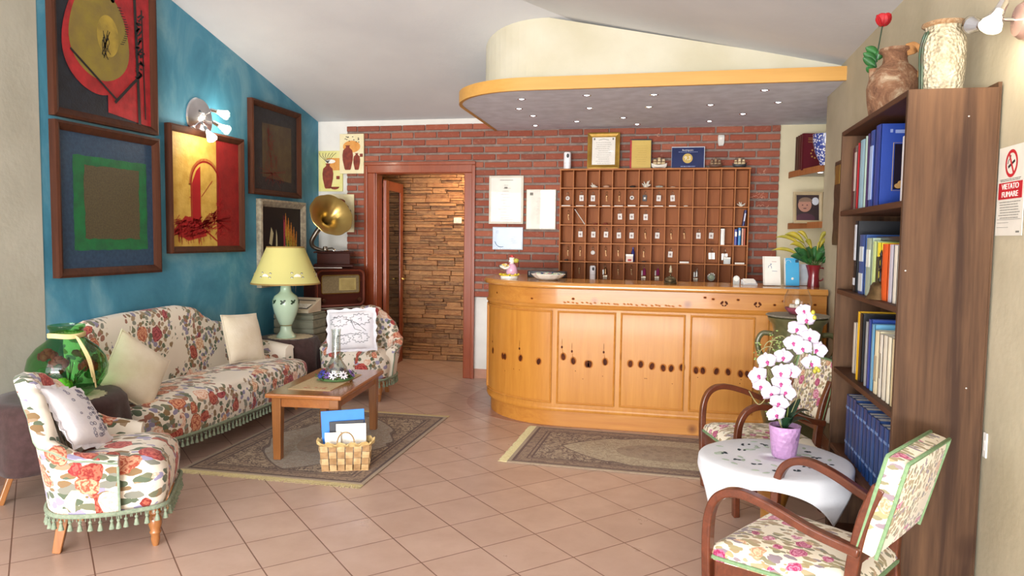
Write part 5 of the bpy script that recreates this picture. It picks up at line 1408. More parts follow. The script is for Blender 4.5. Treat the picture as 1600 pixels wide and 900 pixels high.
def ship(label, loc, s_, hull, sail, group='model sailing ships on the key rack', white=True):
    t = thing('model_ship', label, 'model ship', loc, 0, group)
    mb = MB(); rings = []
    for k in range(11):
        u = -1+2*k/10; w = .018*(1-abs(u)**2.5)+.001; zt = .030+.018*u*u; x = u*.062
        rings.append([(x*.8, 0, .006), (x, -w, .014+.006*u*u), (x*1.05, -w, zt), (x*1.05, w, zt), (x, w, .014+.006*u*u)])
    mb.m = M.Scale(s_, 4); mb.loft(rings); mb.build('hull', [hull], t, smooth=40)
    mb = MB(); mb.m = M.Scale(s_, 4); mb.bb(-.03, .03, -.012, .012, 0, .006); mb.bb(-.004, .004, -.003, .003, .004, .012); mb.build('stand', m_frame, t)
    mb = MB(); mb.m = M.Scale(s_, 4)
    for x, h in ((-.035, .085), (.0, .10), (.035, .088)): mb.tube([(x, 0, .025), (x, 0, h+.012)], .0016, 5)
    mb.tube([(.06, 0, .045), (.09, 0, .062)], .0014, 5)
    for a, b in (((.09, 0, .062), (.035, 0, .098)), ((-.066, 0, .05), (-.035, 0, .095)), ((-.035, 0, .095), (0, 0, .11)), ((0, 0, .11), (.035, 0, .098))): mb.tube([a, b], .0006, 4)
    mb.build('masts', m_frame, t)
    for x, h in ((-.035, .085), (.0, .10), (.035, .088)):
        mb = MB(); mb.m = M.Scale(s_, 4)
        for zb, zt, w in ((.035, .058, .018), (.060, h-.006, .014)):
            mb.grid(lambda a, b: (x+(a*2-1)*w*(1-.15*b), -.004-.010*(1-(2*a-1)**2)*(1-(2*b-1)**2)-.002, zb+(zt-zb)*b), 6, 6)
        mb.build('sails', sail, t, smooth=60, thick=.001)
    return t
m_sail = plain('sail_cream', 'd9c7a2', .9, c2='c2a982', ns=20); m_sail2 = plain('sail_brown', '9a7f63', .9)
m_hullw = plain('hull_white', 'e6e0d4', .5); m_hullb = plain('hull_brown', '5c3a28', .6)
ship('small model sailing ship with a white hull between the gold plaque and the blue award', (-.175, 7.33, KZ1+.004), 1.15, m_hullw, m_sail)
ship('small all-brown model sailing ship just right of the blue award plaque', (.355, 7.33, KZ1+.004), .98, m_hullb, m_sail2)
ship('small model sailing ship with dark and white hull, rightmost on the key rack', (.575, 7.33, KZ1+.004), 1.0, m_dark, m_sail)
t = thing('wall_sensor', 'small white alarm sensor on the brick wall above the key rack', 'sensor', (.405, YB-.055, 2.47))
mb = MB(); mb.loft([[(-w, -d, z), (w, -d, z), (w, .01, z), (-w, .01, z)] for w, d, z in ((.022, .02, -.055), (.029, .038, -.03), (.031, .045, .03), (.028, .03, .05))]); mb.build('housing', m_white, t, bevel=.006, smooth=40)
MB().bb(-.012, .012, -.047, -.04, .0, .02).build('lens', m_tag, t)

# framed notices left of the rack
def notice(label, x0, x1, z0, z1, tint, kind):
    w, h = x1-x0, z1-z0; t = thing('framed_notice', label, 'notice', ((x0+x1)/2, YB-.052, z0), 0, 'framed notices on the brick wall')
    MB().bb(-w/2, w/2, -.018, 0, 0, h).build('frame', plain('notice_frame_%d' % kind, 'd8d2c2' if kind != 2 else 'c9d3df', .5), t, bevel=.002)
    b = .022 if kind == 0 else .010
    MB().bb(-w/2+b, w/2-b, -.0195, -.0175, b, h-b).build('sheet', tint, t)
    mb = MB()
    if kind == 0:
        textlines(mb, -w*.22, w*.2, [h*(.12+.062*k) for k in range(12)], -.021, .003, .5); mb.bb(-w*.18, w*.2, -.021, -.0195, h*.905, h*.915); mb.bb(-w*.05, w*.04, -.021, -.0195, h*.73, h*.77); mb.bb(-w*.18, w*.22, -.021, -.0195, h*.085, h*.092)
    elif kind == 1:
        textlines(mb, -w*.16, w*.12, [h*(.15+.045*k) for k in range(15)], -.021, .0025, .3); mb.bb(-w*.38, -w*.27, -.021, -.0195, h*.85, h*.92)
    else:
        mb.tube([(-w*.34+.012*cos(a), -.0205, h*.78+.012*sin(a)) for a in [i*.5 for i in range(13)]], .0014, 4); mb.tube(cr([(-w*.42, -.0205, h*.36), (-w*.36, -.0205, h*.2), (-w*.26, -.0205, h*.12), (-w*.14, -.0205, h*.13)], 5), .004, 5)
        textlines(mb, w*.0, w*.36, [h*(.3+.09*k) for k in range(4)], -.021, .003, .5)
    mb.build('printed_text', m_print if kind != 2 else plain('print_blue', '50789c', .6), t)
    MB().bb(-w/2+b, w/2-b, -.0235, -.022, b, h-b).build('frame_glass', m_pane, t)
notice('tall framed white notice on the brick wall just right of the doorway', -1.905, -1.54, 1.645, 2.14, m_paper, 0)
notice('framed white document on the brick wall beside the key rack', -1.508, -1.20, 1.592, 2.0, m_paper, 1)
notice('small pale blue framed certificate below the tall white notice', -1.862, -1.54, 1.378, 1.612, plain('paper_blue', 'b7c9df', .7, c2='c6d4e6', ns=4), 2)

# ------------------------------------------------------------------ on the counter
CT = 1.155
t = thing('hen_candy_jar', 'ceramic figure holding a glass sweets bowl, at the rounded left end of the counter', 'ornament', (-1.36, 6.02, CT))
m_hw = plain('glazed_white', 'eeeae0', .2, coat=.5); m_pk = plain('glazed_pink', 'd9a9c2', .25); m_yl = plain('glazed_yellow', 'd8bf3a', .25)
MB().lathe([(.03, 0), (.058, .0), (.060, .02), (.058, .034), (.03, .036)], 32, sx=1.25).build('base', m_hw, t, smooth=45)
mb = MB(); mb.lathe([(.056, .022), (.064, .03), (.056, .038)], 32, sx=1.25, cap=False)
for k in range(9): mb.ball((.065*cos(k*.7)*1.2, .055*sin(k*.7), .04), .013, 8, 6, (1, 1, .6))
mb.build('base_petals', m_yl, t, smooth=60)
mb = MB(); mb.lathe([(.03, .034), (.05, .05), (.045, .09), (.03, .12), (.018, .13)], 24, (.022, 0, 0)); mb.build('pink_dress', m_pk, t, smooth=60)
mb = MB(); mb.ball((.02, -.005, .148), .024, 16, 10, (1, 1, 1.1)); mb.tube(cr([(.02, -.02, .11), (-.02, -.045, .09), (-.05, -.04, .10)], 5), .010, 8); mb.lathe([(.012, .16), (.020, .165), (.024, .178), (.002, .186)], 14, (.02, 0, 0)); mb.build('head_and_arms', m_hw, t, smooth=60)
mb = MB(); mb.ball((.02, 0, .192), .010, 8, 6, (1.3, .6, 1)); mb.ball((.03, 0, .19), .007, 8, 6); mb.ball((.01, -.026, .139), .005, 8, 6); mb.build('red_comb', plain('glazed_red', 'b81f28', .25), t, smooth=60)
mb = MB(); mb.ball((.058, .0, .155), .022, 12, 8, (1.1, .8, .9)); mb.build('olive_bonnet', plain('glazed_olive', 'b3ad3e', .3), t, smooth=60)
mb = MB(); mb.ball((.0, -.053, .030), .007, 8, 6); mb.ball((.018, -.056, .030), .007, 8, 6); mb.build('shoes', m_dark, t, smooth=60)
bp = [(.006, .066), (.03, .070), (.048, .088), (.056, .118), (.057, .118), (.049, .086), (.031, .067), (.006, .063)]
MB().lathe(bp, 32, (-.03, -.02, 0), cap=True).build('glass_bowl', m_pane, t, smooth=60)
mb = MB(); rnd = random.Random(4)
for k in range(26): a = rnd.uniform(0, 6.28); r = rnd.uniform(0, .042); mb.k = rnd.choice((0, 0, 1, 2)); mb.ball((-.03+r*cos(a), -.02+r*sin(a), .085+.04*rnd.random()*(1-r/.06)+.4*r), .011, 7, 5, (1.3, .9, .8))
mb.build('sweets', [plain('sweet_white', 'efe8d2', .4), plain('sweet_yellow', 'd9b64c', .4), plain('sweet_teal', '6aa6a0', .4)], t, smooth=60)
bpy.data.objects['sweets']['kind'] = 'stuff'
t = thing('card_terminal_box', 'black rectangular device lying on the counter behind the sweets bowl', 'device', (-1.10, 6.40, CT), radians(-3))
MB().bb(-.17, .17, -.05, .05, 0, .058).build('case', plain('black_plastic', '17191f', .35), t, bevel=.004)
MB().bb(-.155, -.15, -.0515, -.049, .02, .05).build('indicator', m_metal, t)
MB().bb(-.165, .165, -.0508, -.0495, .018, .020).build('seam', m_dark, t)
t = thing('sweets_bowl', 'wide white ruffled bowl full of pale sweets on the counter', 'bowl', (-1.02, 5.98, CT))
bp = [(.02, .0), (.07, .002), (.115, .030), (.135, .052), (.138, .052), (.114, .026), (.07, -.0), ]
MB().lathe([(.01, 0), (.072, 0), (.112, .024), (.140, .050), (.136, .054), (.108, .030), (.07, .008), (.01, .006)], 72, fn=lambda a, z: 1+.03*sin(14*a)*(z/.05)).build('bowl_body', m_hw, t, smooth=50)
mb = MB(); rnd = random.Random(9)
for k in range(90):
    a = rnd.uniform(0, 6.28); r = .12*sqrt(rnd.random()); mb.k = rnd.choice((0, 0, 0, 1, 1, 2, 3)); mb.ball((r*cos(a), r*sin(a), .040+.012*rnd.random()+.010*(1-r/.12)), .0105, 7, 5, (1.4, .9, .7), M.Rotation(rnd.uniform(0, 3), 3, 'Z'))
o = mb.build('sweets', [plain('sweet_cream', 'e8e6cc', .4), plain('sweet_green', 'b6cf9c', .4), plain('sweet_navy', '35476e', .4), plain('sweet_rose', 'd9a6ac', .4)], t, smooth=60); o['kind'] = 'stuff'
# reception bell
def bell(t, c, s_, mat):
    MB().lathe([(.02*s_, 0), (.05*s_, 0), (.052*s_, .008*s_), (.044*s_, .02*s_), (.03*s_, .022*s_)], 32, c).build('bell_base', mat, t, smooth=40)
    MB().lathe([(.048*s_, .022*s_), (.047*s_, .032*s_), (.036*s_, .05*s_), (.018*s_, .060*s_), (.006*s_, .062*s_)], 32, c).build('bell_dome', mat, t, smooth=50)
    mb = MB(); mb.lathe([(.004*s_, .06*s_), (.006*s_, .068*s_), (.004*s_, .074*s_), (.007*s_, .080*s_), (.001, .086*s_)], 14, c); mb.build('button', mat, t, smooth=50)
t = thing('service_bell', 'dark bronze service bell with figurine handle on the middle of the counter', 'bell', (-.03, 5.90, CT))
m_bz = plain('aged_bronze', '6b5a3c', .4, .7, c2='4c4230', ns=30)
bell(t, (0, 0, 0), 1.0, m_bz); mb = MB(); mb.lathe([(.006, .086), (.014, .094), (.009, .108), (.012, .118), (.006, .132), (.008, .138), (.001, .146)], 14); mb.build('figurine_handle', plain('bell_ivory', 'a69a80', .5), t, smooth=60)
t = thing('key_wreath', 'round wreath-like key fob leaning in the bottom row, twelfth pigeonhole from the left', 'ornament', (cell(12, 6)[0], KF+.03, cell(12, 6)[1]))
mb = MB(); mb.tube([(.030*cos(a), .0, .05+.030*sin(a)) for a in [2*pi*i/20 for i in range(20)]], .008, 7, loop=True); mb.build('ring', plain('wreath_grey', '8e948a', .7), t, smooth=60)
MB().ball((0, -.004, .05), .024, 12, 8, (1, .3, 1)).build('face', plain('wreath_face', '9fb09a', .6), t, smooth=60)
mb = MB()
for k in range(5): mb.ball((.03*cos(k*.6+.4), -.006, .075+.014*sin(k)), .008, 7, 5)
mb.build('blossoms', m_tag, t, smooth=60)
# small domed desk clock, card holder, leaflet racks
t = thing('desk_clock', 'small grey domed plaque standing on the counter right of the bell', 'plaque', (.485, 6.12, CT))
mb = MB(); extr_y(mb, [(-.025, 0), (.025, 0), (.025, .042)] + [(.025*cos(a), .042+.025*sin(a)) for a in [pi*i/10 for i in range(1, 10)]] + [(-.025, .042)], -.012, .012); mb.build('body', plain('pewter', '9a9a94', .4, .5), t)
mb = MB(); mb.m = M.Translation((0, -.0125, .04)) @ M.Rotation(pi/2, 4, 'X'); mb.lathe([(.001, 0), (.018, 0), (.018, .001), (.001, .001)], 20); mb.build('face', m_tag, t)
t = thing('card_holder', 'low white card holder on the counter beside the leaflet stand', 'card holder', (.575, 6.02, CT), radians(8))
mb = MB(); mb.prism([(-.055, -.045), (.055, -.045), (.055, .045), (-.055, .045)], 0, lambda x, y: .012+.030*(y+.045)/.09); mb.build('holder', plain('white_acrylic', 'dfe0e4', .2), t, bevel=.002)
MB().box(0, 0, .032, .085, .075, .010, rx=radians(18)).build('cards', m_paper, t)
def leaflet_stand(label, loc, rz, w, h, col, title, tcol, group):
    t = thing('leaflet_stand', label, 'leaflet stand', loc, rz, group)
    mb = MB(); mb.bb(-w/2-.004, w/2+.004, -.04, .05, 0, .003); mb.box(0, -.036, .03, w+.008, .002, .06, rx=radians(-12)); mb.box(0, .036, .10, w+.008, .002, .20, rx=radians(-12)); mb.build('acrylic_holder', m_pane, t)
    for k in range(5): 
        o = MB().box(0, -.026+k*.010, .004+h/2, w-.004, .004, h, rx=radians(-10)).build('leaflet', col if k == 0 else m_paper, t)
    R = (pi/2-radians(10), 0, 0)
    n = V((0, -cos(radians(10)), -sin(radians(10))))
    def at(x, z): # point on the front leaflet
        c = V((0, -.026, .004+h/2)); up = V((0, sin(radians(10)), cos(radians(10)))); return c + V((x, 0, 0)) + up*(z-h/2) + V((0, -1, 0))*.0032
    for body, size, z, xx in title: text('leaflet_title', body, size, tcol, t, at(xx, z*h), R)
    return t, at
m_blu = plain('leaflet_cyan', '54b2e0', .4, c2='3f9fd4', ns=3)
t, at = leaflet_stand('acrylic stand of white leaflets on the counter', (.735, 6.00, CT), radians(12), .125, .225, m_paper, [], m_print, 'leaflet stands on the counter')
mb = MB(); q = [at(-.02+.012*cos(a), .14+.016*sin(a)) for a in [-.5+i*.35 for i in range(12)]]; mb.tube(q, .0018, 5); mb.ball(at(-.012, .165), .005, 8, 5, (1, .3, 1)); mb.tube([at(-.004, .112), at(.035, .110)], .0016, 5); mb.build('leaflet_emblem', plain('emblem_blue', '3c5f8f', .5), t, smooth=60)
mb = MB(); mb.tube([at(-.005, .185), at(.03, .185)], .0012, 4); mb.build('leaflet_line', p_red, t)
t, at = leaflet_stand('acrylic stand of sky blue leaflets on the counter, right of the white ones', (.885, 6.02, CT), radians(8), .105, .215, m_blu, [], m_paper, 'leaflet stands on the counter')
mb = MB(); mb.ball(at(.0, .055), .010, 12, 6, (1, .2, 1)); mb.tube([at(-.03+.02*cos(a), .18+.02*sin(a)) for a in [i*.4 for i in range(10)]], .0012, 4); mb.build('leaflet_emblem', m_paper, t, smooth=60)
mb = MB(); a_ = at(.035, .192); mb.box(a_.x, a_.y, a_.z, .024, .002, .022, rx=radians(-10)); mb.build('leaflet_stamp', plain('stamp_teal', '2c4a5c', .5), t)
# pale booklets stacked behind, beside the pitcher
t = thing('booklet_pile', 'silvery pile of magazines leaning behind the blue leaflets near the red pitcher', 'magazines', (1.0, 6.16, CT), radians(10))
for k, c in enumerate(('aebbc8', '6d7f94', 'd6dbe2', '8a9aae')):
    MB().box(.0, .018*k-.02, .085-.008*k, .17, .012, .17-.016*k, rx=radians(-14)).build('magazine', plain('magazine_%d' % k, c, .15, c2='e8ecf2', ns=6), t, bevel=.001, seg=1)
# red pitcher with plant
t = thing('red_pitcher', 'dark red enamel pitcher with handle at the right end of the counter', 'pitcher', (1.04, 5.97, CT))
m_rd = plain('red_enamel', '7d1524', .25, c2='6c101e', ns=4, coat=.4)
pr = [(.038, 0), (.042, .004), (.040, .03), (.036, .09), (.040, .135), (.048, .165), (.050, .165), (.042, .134), (.038, .09), (.042, .03), (.030, .004)]
MB().lathe([(.001, 0), (.044, 0), (.045, .01), (.038, .08), (.041, .13), (.052, .168), (.049, .168), (.038, .13), (.035, .08), (.040, .012), (.001, .010)], 40, fn=lambda a, z: 1+(.18*max(0, cos(a-pi))**6 if z > .12 else 0)).build('pitcher_body', m_rd, t, smooth=50)
mb = MB(); mb.tube(cr([(.040, 0, .145), (.072, 0, .142), (.084, 0, .10), (.062, 0, .055), (.038, 0, .05)], 6), .005, 8); mb.build('handle', m_rd, t, smooth=60)
pl = thing('potted_plant', 'leafy plant with yellow tipped leaves growing out of the red pitcher', 'plant', (1.04, 5.97, CT+.10))
m_yleaf = plain('yellow_leaf', 'b6a02c', .5, c2='8c8a2a', ns=8)
def leaf(mb, p0, p1, w, sag=.02, n=7, up=(0, 0, 1)):
    p0, p1 = V(p0), V(p1); d = p1-p0; side = d.cross(V(up)); side = side.normalized() if side.length > 1e-5 else V((1, 0, 0)); nn = side.cross(d).normalized()
    vs = []; fs = []
    for i in range(n+1):
        u = i/n; c = p0+d*u+V((0, 0, 1))*sag*4*u*(1-u); ww = w*(sin(pi*min(1, u*.93+.05))**.8)/2
        vs += [c-side*ww+nn*ww*.25, c, c+side*ww+nn*ww*.25]
    for i in range(n): 
        for j in (0, 1): fs.append((i*3+j, i*3+j+1, i*3+j+4, i*3+j+3))
    mb.add(vs, fs)
mb = MB(); mb2 = MB(); mb3 = MB(); rnd = random.Random(12)
for k in range(30):
    a = rnd.uniform(0, 2*pi); e = rnd.uniform(.1, 1.1); L = rnd.uniform(.05, .11); b = V((.022*cos(a), .02*sin(a), .06))
    c = b+V((L*.55*cos(a)*cos(e)-.012, L*.55*sin(a)*cos(e), L*.7*sin(e)+.015)); mb3.tube([b*.5, b, c], .002, 4)
    leaf(mb, c, c+V((cos(a)*cos(e)*.105, sin(a)*cos(e)*.055, .02+.08*sin(e))), .052, .02, 7, (0, 1, .5))
for ex, ez, w, ey in ((-.29, .30, .018, -.02), (-.22, .325, .03, 0), (-.13, .345, .02, .02), (.085, .34, .022, -.02), (.10, .28, .02, 0), (-.19, .24, .026, -.04), (-.31, .19, .018, 0), (-.08, .27, .024, -.03), (.06, .25, .02, .02)):
    b = V((.0, 0, .06)); m_ = V((ex*.35, ey, ez*.72)); mb3.tube([b, m_], .0018, 4); leaf(mb2, m_, (ex, ey*1.5, ez*.92), w*1.5, .03, 9, (0, 1, .25))
mb.build('green_leaves', m_greenleaf, pl, smooth=60, thick=.0008); mb2.build('yellow_leaves', m_yleaf, pl, smooth=60, thick=.0008); mb3.build('stems', plain('stem_green', '4c6a30', .6), pl)

# ------------------------------------------------------------------ corner shelves in the niche
def corner_shelf(label, z, y0, x0, x1):
    t = thing('corner_shelf', label, 'shelf', (0, 0, 0), 0, 'corner shelves in the niche')
    pts = [(x0, YB-.015), (x0+.0, YB-.10), (x1, y0), (1.355, y0), (1.355, YB-.015)]
    MB().prism(pts, z, z+.028).build('board', m_white, t)
    mb = MB(); mb.bar([(x0-.004, YB-.015, z+.012), (x0-.004, YB-.10, z+.012), (x1, y0-.004, z+.012)], .012, .055); mb.build('pine_edge', m_cubby, t)
corner_shelf('upper white corner shelf with pine edge carrying a row of dark red albums', 2.12, 6.62, 1.05, 1.24)
corner_shelf('lower white corner shelf with pine edge carrying the photo frame', 1.635, 6.55, 1.06, 1.25)
for k in range(4):
    bookblock('leather_album', ['dark brown leather album, leftmost on the upper corner shelf', 'dark brown leather album, second from the left on the upper corner shelf', 'dark red leather album, third from the left on the upper corner shelf', 'wine red leather album with gold lettering nearest the room on the upper corner shelf'][k],
        (1.085+.006*k, 7.36-.075*k, 2.149), .05, .20, .33, ['4a2018', '4a2018', '55181d', '5d1222'][k], radians(-78), group='leather albums on the corner shelf')
mb = MB(); t = bpy.data.objects['leather_album.003']; 
g = plain('gold_tooling', 'c9a45c', .4, .5)
mb = MB()
for z in (.27, .285, .25): mb.bb(.0255, .0262, .04, .17, z, z+.004)
mb.m = M.Translation((.0258, .105, .15)); 
for k in range(8): mb.ball((0, .035*cos(k*.785), .04*sin(k*.785)), .008, 8, 5, (.1, 1, 1))
mb.build('gold_tooling', g, t, smooth=60)
t = thing('painted_bowl', 'blue and white patterned china bowl at the near end of the upper corner shelf', 'bowl', (1.225, 6.70, 2.149))
cm = NT('delft'); vo = cm.n('ShaderNodeTexVoronoi'); vo.inputs['Scale'].default_value = 60; cm.l(cm.co(), vo.inputs['Vector'])
cm.set(.2, col=cm.ramp(vo.outputs['Distance'], [(.35, hx('dfe3ee')), (.5, hx('3b4c9a'))]), coat=.5)
MB().lathe([(.02, 0), (.045, 0), (.05, .03), (.085, .10), (.108, .20), (.11, .26), (.106, .26), (.082, .11), (.045, .04), (.01, .03)], 40).build('bowl_body', cm.m, t, smooth=50)
t = framed('framed_photo', 'beige framed photo of a small child on the lower corner shelf', 'photo frame', (1.15, 7.0, 1.664), 0, .25, .285, .028, .012, plain('beige_frame', 'b3a07c', .5), lean=radians(-8))
t.rotation_euler = (radians(-8), 0, radians(5))
MB().bb(-.10, .10, -.004, 0, .025, .26).build('photo_print', plain('photo_dark', '2b2226', .4, c2='3a2a2a', ns=12), t)
mb = MB(); mb.k = 0; poly(mb, ell(-.025, .165, .058, .062), -.006); mb.k = 1; poly(mb, ell(-.022, .045, .085, .045, 30, 0, pi)+[(-.1, .03), (.06, .03)], -.0055); mb.k = 2; poly(mb, ell(-.02, .195, .06, .04, 24, 0, pi), -.0065); mb.k = 3; poly(mb, ell(.065, .20, .03, .035), -.006); mb.k = 1; poly(mb, ell(-.045, .165, .007, .005, 10), -.007); poly(mb, ell(-.005, .165, .007, .005, 10), -.007); poly(mb, ell(-.025, .135, .016, .004, 10), -.007)
mb.build('child_portrait', [plain('photo_skin', 'a87a68', .5), plain('photo_plum', '4a2736', .5), plain('photo_hair', '7c6454', .5), plain('photo_white', 'c4c8d2', .5)], t)
t = framed('framed_photo', 'second dark narrow photo frame partly hidden at the right of the child photo', 'photo frame', (1.305, 6.86, 1.664), radians(40), .14, .27, .016, .012, m_frame, lean=radians(-4))
MB().bb(-.06, .06, -.004, 0, .012, .255).build('photo_print', plain('photo_orange', '9c5a36', .4), t)
# niche lamp under the upper shelf
o = copy_tree(base); o.location = (1.24, 7.0, 2.119); tag(o, 'small lit spotlight under the upper corner shelf in the niche', 'spotlight', 'recessed spotlights in the soffit over the desk')
# ================================================================== bookcase
BX0, BX1, BY0, BY1, BT = .80, 1.095, 2.91, 3.99, 2.05
bc = thing('bookcase', 'tall dark walnut stained bookcase with five open compartments against the right wall', 'bookcase', (BX0, BY0, 0))
def bpart(nm, x0, x1, y0, y1, z0, z1, mat, bv=.003):
    o = MB().bb(x0-BX0, x1-BX0, y0-BY0, y1-BY0, z0, z1).build(nm, mat, bc, bevel=bv); return o
sidep = bpart('side_panel', BX0, BX1, BY0, BY0+.022, 0, BT, m_darkw)
bpart('side_panel', BX0, BX1, BY1-.022, BY1, 0, BT, m_darkw)
bpart('back_panel', BX1-.006, BX1+.006, BY0+.004, BY1, .02, BT+.018, m_darkw, 0)
bpart('top_board', BX0, BX1-.006, BY0+.022, BY1-.022, BT-.022, BT, m_darkw_y)
SH = [1.655, 1.265, .868, .475, .06]
for z in SH: bpart('shelf', BX0+.004, BX1-.006, BY0+.022, BY1-.022, z-.024, z, m_darkw_y)
mb = MB(); 
for x, z in ((.02, 1.40), (.10, .60), (.24, .98), (.2, 1.95)): mb.m = M.Translation((x, -.0005, z)) @ M.Rotation(pi/2, 4, 'X'); mb.lathe([(.001, 0), (.003, 0), (.003, .001), (.001, .0015)], 8)
mb.build('screw_heads', m_metal, sidep)
# hanging rail/ornament behind the bookcase far edge
t = thing('wall_ornament', 'narrow wavy gilt-edged dark ornament on the wall behind the far side of the bookcase', 'ornament', (1.085, 5.48, 1.48))
mb = MB(); rings = []
for k in range(25):
    u = k/24; w = .10+.010*sin(u*22); rings.append([(0, -w, u*.58), (.020, -w, u*.58), (.020, w, u*.58), (0, w, u*.58)])
mb.loft(rings); mb.build('panel', plain('ornament_brown', '5a3d28', .5, c2='3c2a1c', ns=30), t)
mb = MB(); mb.bb(-.004, .0, -.07, .07, .42, .55); mb.build('gilt_relief', m_gold, t)

BKR = -pi/2   # spine faces -x
def shelf_books(z, rows, group, ds):
    y = None
    for (yc, th, dp, h, col, label, opt) in rows:
        x = opt.get('x', BX0+.035)
        b = bookblock(opt.get('name', 'book'), label, (x, yc, z+.0005), th, dp, h, col, BKR, group=group, band=opt.get('band'), cat='book')
        if 'lean' in opt: b.rotation_euler = (0, opt['lean'], BKR)
G = 'books on the top bookcase shelf'
shelf_books(1.655, [
    (3.865, .035, .19, .30, '4a1c1c', 'dark maroon book, farthest on the top bookcase shelf', {}),
    (3.815, .045, .20, .305, '6d5a55', 'brown book with pale spine pictures, second from the far end of the top shelf', {'band': [(.3, .9, 'b5a8a2')]}),
    (3.765, .028, .20, .312, 'a81e2a', 'bright red book, third from the far end of the top bookcase shelf', {}),
    (3.695, .085, .21, .318, '8fb4c6', 'broad pale blue book on the top bookcase shelf', {}),
    (3.625, .030, .20, .325, 'a9c3b8', 'thin grey-green book between the pale blue and the navy books on the top shelf', {}),
    (3.585, .035, .21, .33, '3a2a5c', 'dark purple book on the top bookcase shelf', {}),
    (3.52, .075, .23, .335, '1c3f8e', 'blue book with silver lettering on its spine, beside the large blue atlas', {'band': [(.1, .8, '9fb4dc')]}),
    (3.43, .080, .245, .345, '17398f', 'large blue book showing its front cover with a dark picture, on the top bookcase shelf', {}),
    (3.03, .060, .21, .245, 'dfe0e6', 'white book nearest the near side panel on the top bookcase shelf', {'x': BX0+.03}),
], G, '')
big = [o for o in bpy.data.objects if o.get('label', '').startswith('large blue book')][0]
# cover decoration faces the near end (local +x side after the -90 turn is -y in the room)
mb = MB(); mb.bb(.0402, .0412, .055, .175, .07, .26); mb.build('cover_picture', plain('cover_dark', '1a1420', .2), big)
mb = MB(); 
for k in range(7): mb.ball((.0415, .075+.012*k, .085+.012*sin(k*1.3)), .016, 10, 6, (.05, 1, .7))
mb.build('cover_figure', plain('cover_gold', 'a8824a', .4), big, smooth=60)
mb = MB(); mb.tube([(.0413, a, b) for a, b in ((.05, .065), (.18, .065), (.18, .265), (.05, .265))], .0012, 4, loop=True); mb.build('cover_border', m_gold2, big)
mb = MB()
for y0_, y1_, z_ in ((.035, .045, .315), (.055, .10, .312), (.11, .15, .312), (.16, .20, .312), (.13, .18, .285)): mb.bb(.0402, .0412, y0_, y1_, z_-.007, z_+.007)
mb.build('cover_title', plain('silver_print', '7f8fbf', .4), big)
G = 'books on the second bookcase shelf'
shelf_books(1.265, [
    (3.745, .05, .22, .335, '14161c', 'tall black book with white picture strip, farthest on the second bookcase shelf', {'band': [(.45, .95, 'c8ccd4'), (.1, .2, 'c8ccd4')]}),
    (3.62, .10, .20, .27, '2f5290', 'blue and white photo book with striped spine on the second bookcase shelf', {'band': [(.05, .35, 'c6cdd2'), (.55, .8, 'c6cdd2')]}),
    (3.50, .085, .20, .255, '9fb09c', 'pale green book with a white label on the second bookcase shelf', {'band': [(.5, .8, 'd8dcd2')]}),
    (3.405, .055, .19, .24, 'bcd08c', 'light lime book beside the yellow book on the second bookcase shelf', {}),
    (3.335, .05, .19, .235, 'e0cc2e', 'yellow book with dark lettering on the second bookcase shelf', {'band': [(.2, .75, '3c3a24')]}),
    (3.24, .085, .19, .23, 'dd5a20', 'bright orange book on the second bookcase shelf', {}),
    (3.15, .05, .19, .228, 'b9b5c2', 'lilac-grey book right of the orange book on the second bookcase shelf', {}),
    (3.09, .04, .19, .225, 'd6cfc2', 'cream book right of the lilac-grey one on the second bookcase shelf', {}),
    (3.035, .04, .19, .215, 'c99a86', 'salmon book nearest the near side panel on the second bookcase shelf', {}),
], G, '')
t = thing('photo_album', 'black flat folder lying across the tops of the second shelf books', 'folder', (.96, 3.33, 1.509), 0)
MB().bb(-.09, .09, -.26, .20, 0, .018).build('cover', plain('album_black', '121216', .3), t, bevel=.002)
MB().bb(-.085, .085, -.255, .195, .004, .014).build('pages', m_paper, t)
t = thing('hand_bell', 'brass hand bell with an ornate dark handle standing on the second bookcase shelf', 'bell', (.835, 3.30, 1.2655))
MB().lathe([(.052, 0), (.050, .008), (.040, .03), (.036, .055), (.026, .070), (.006, .074)], 32).build('bell_body', plain('old_brass', '6d5638', .35, .8, c2='4c3b26', ns=30), t, smooth=50)
mb = MB(); mb.lathe([(.006, .072), (.009, .082), (.005, .092), (.005, .115), (.009, .12), (.005, .126)], 12); mb.tube([(0, .018*cos(a), .152+.026*sin(a)) for a in [2*pi*i/18 for i in range(18)]], .005, 7, loop=True); mb.lathe([(.004, .178), (.007, .188), (.001, .205)], 10)
mb.build('handle', plain('iron_black', '2a221e', .5, .5), t, smooth=60)
G = 'books on the third bookcase shelf'
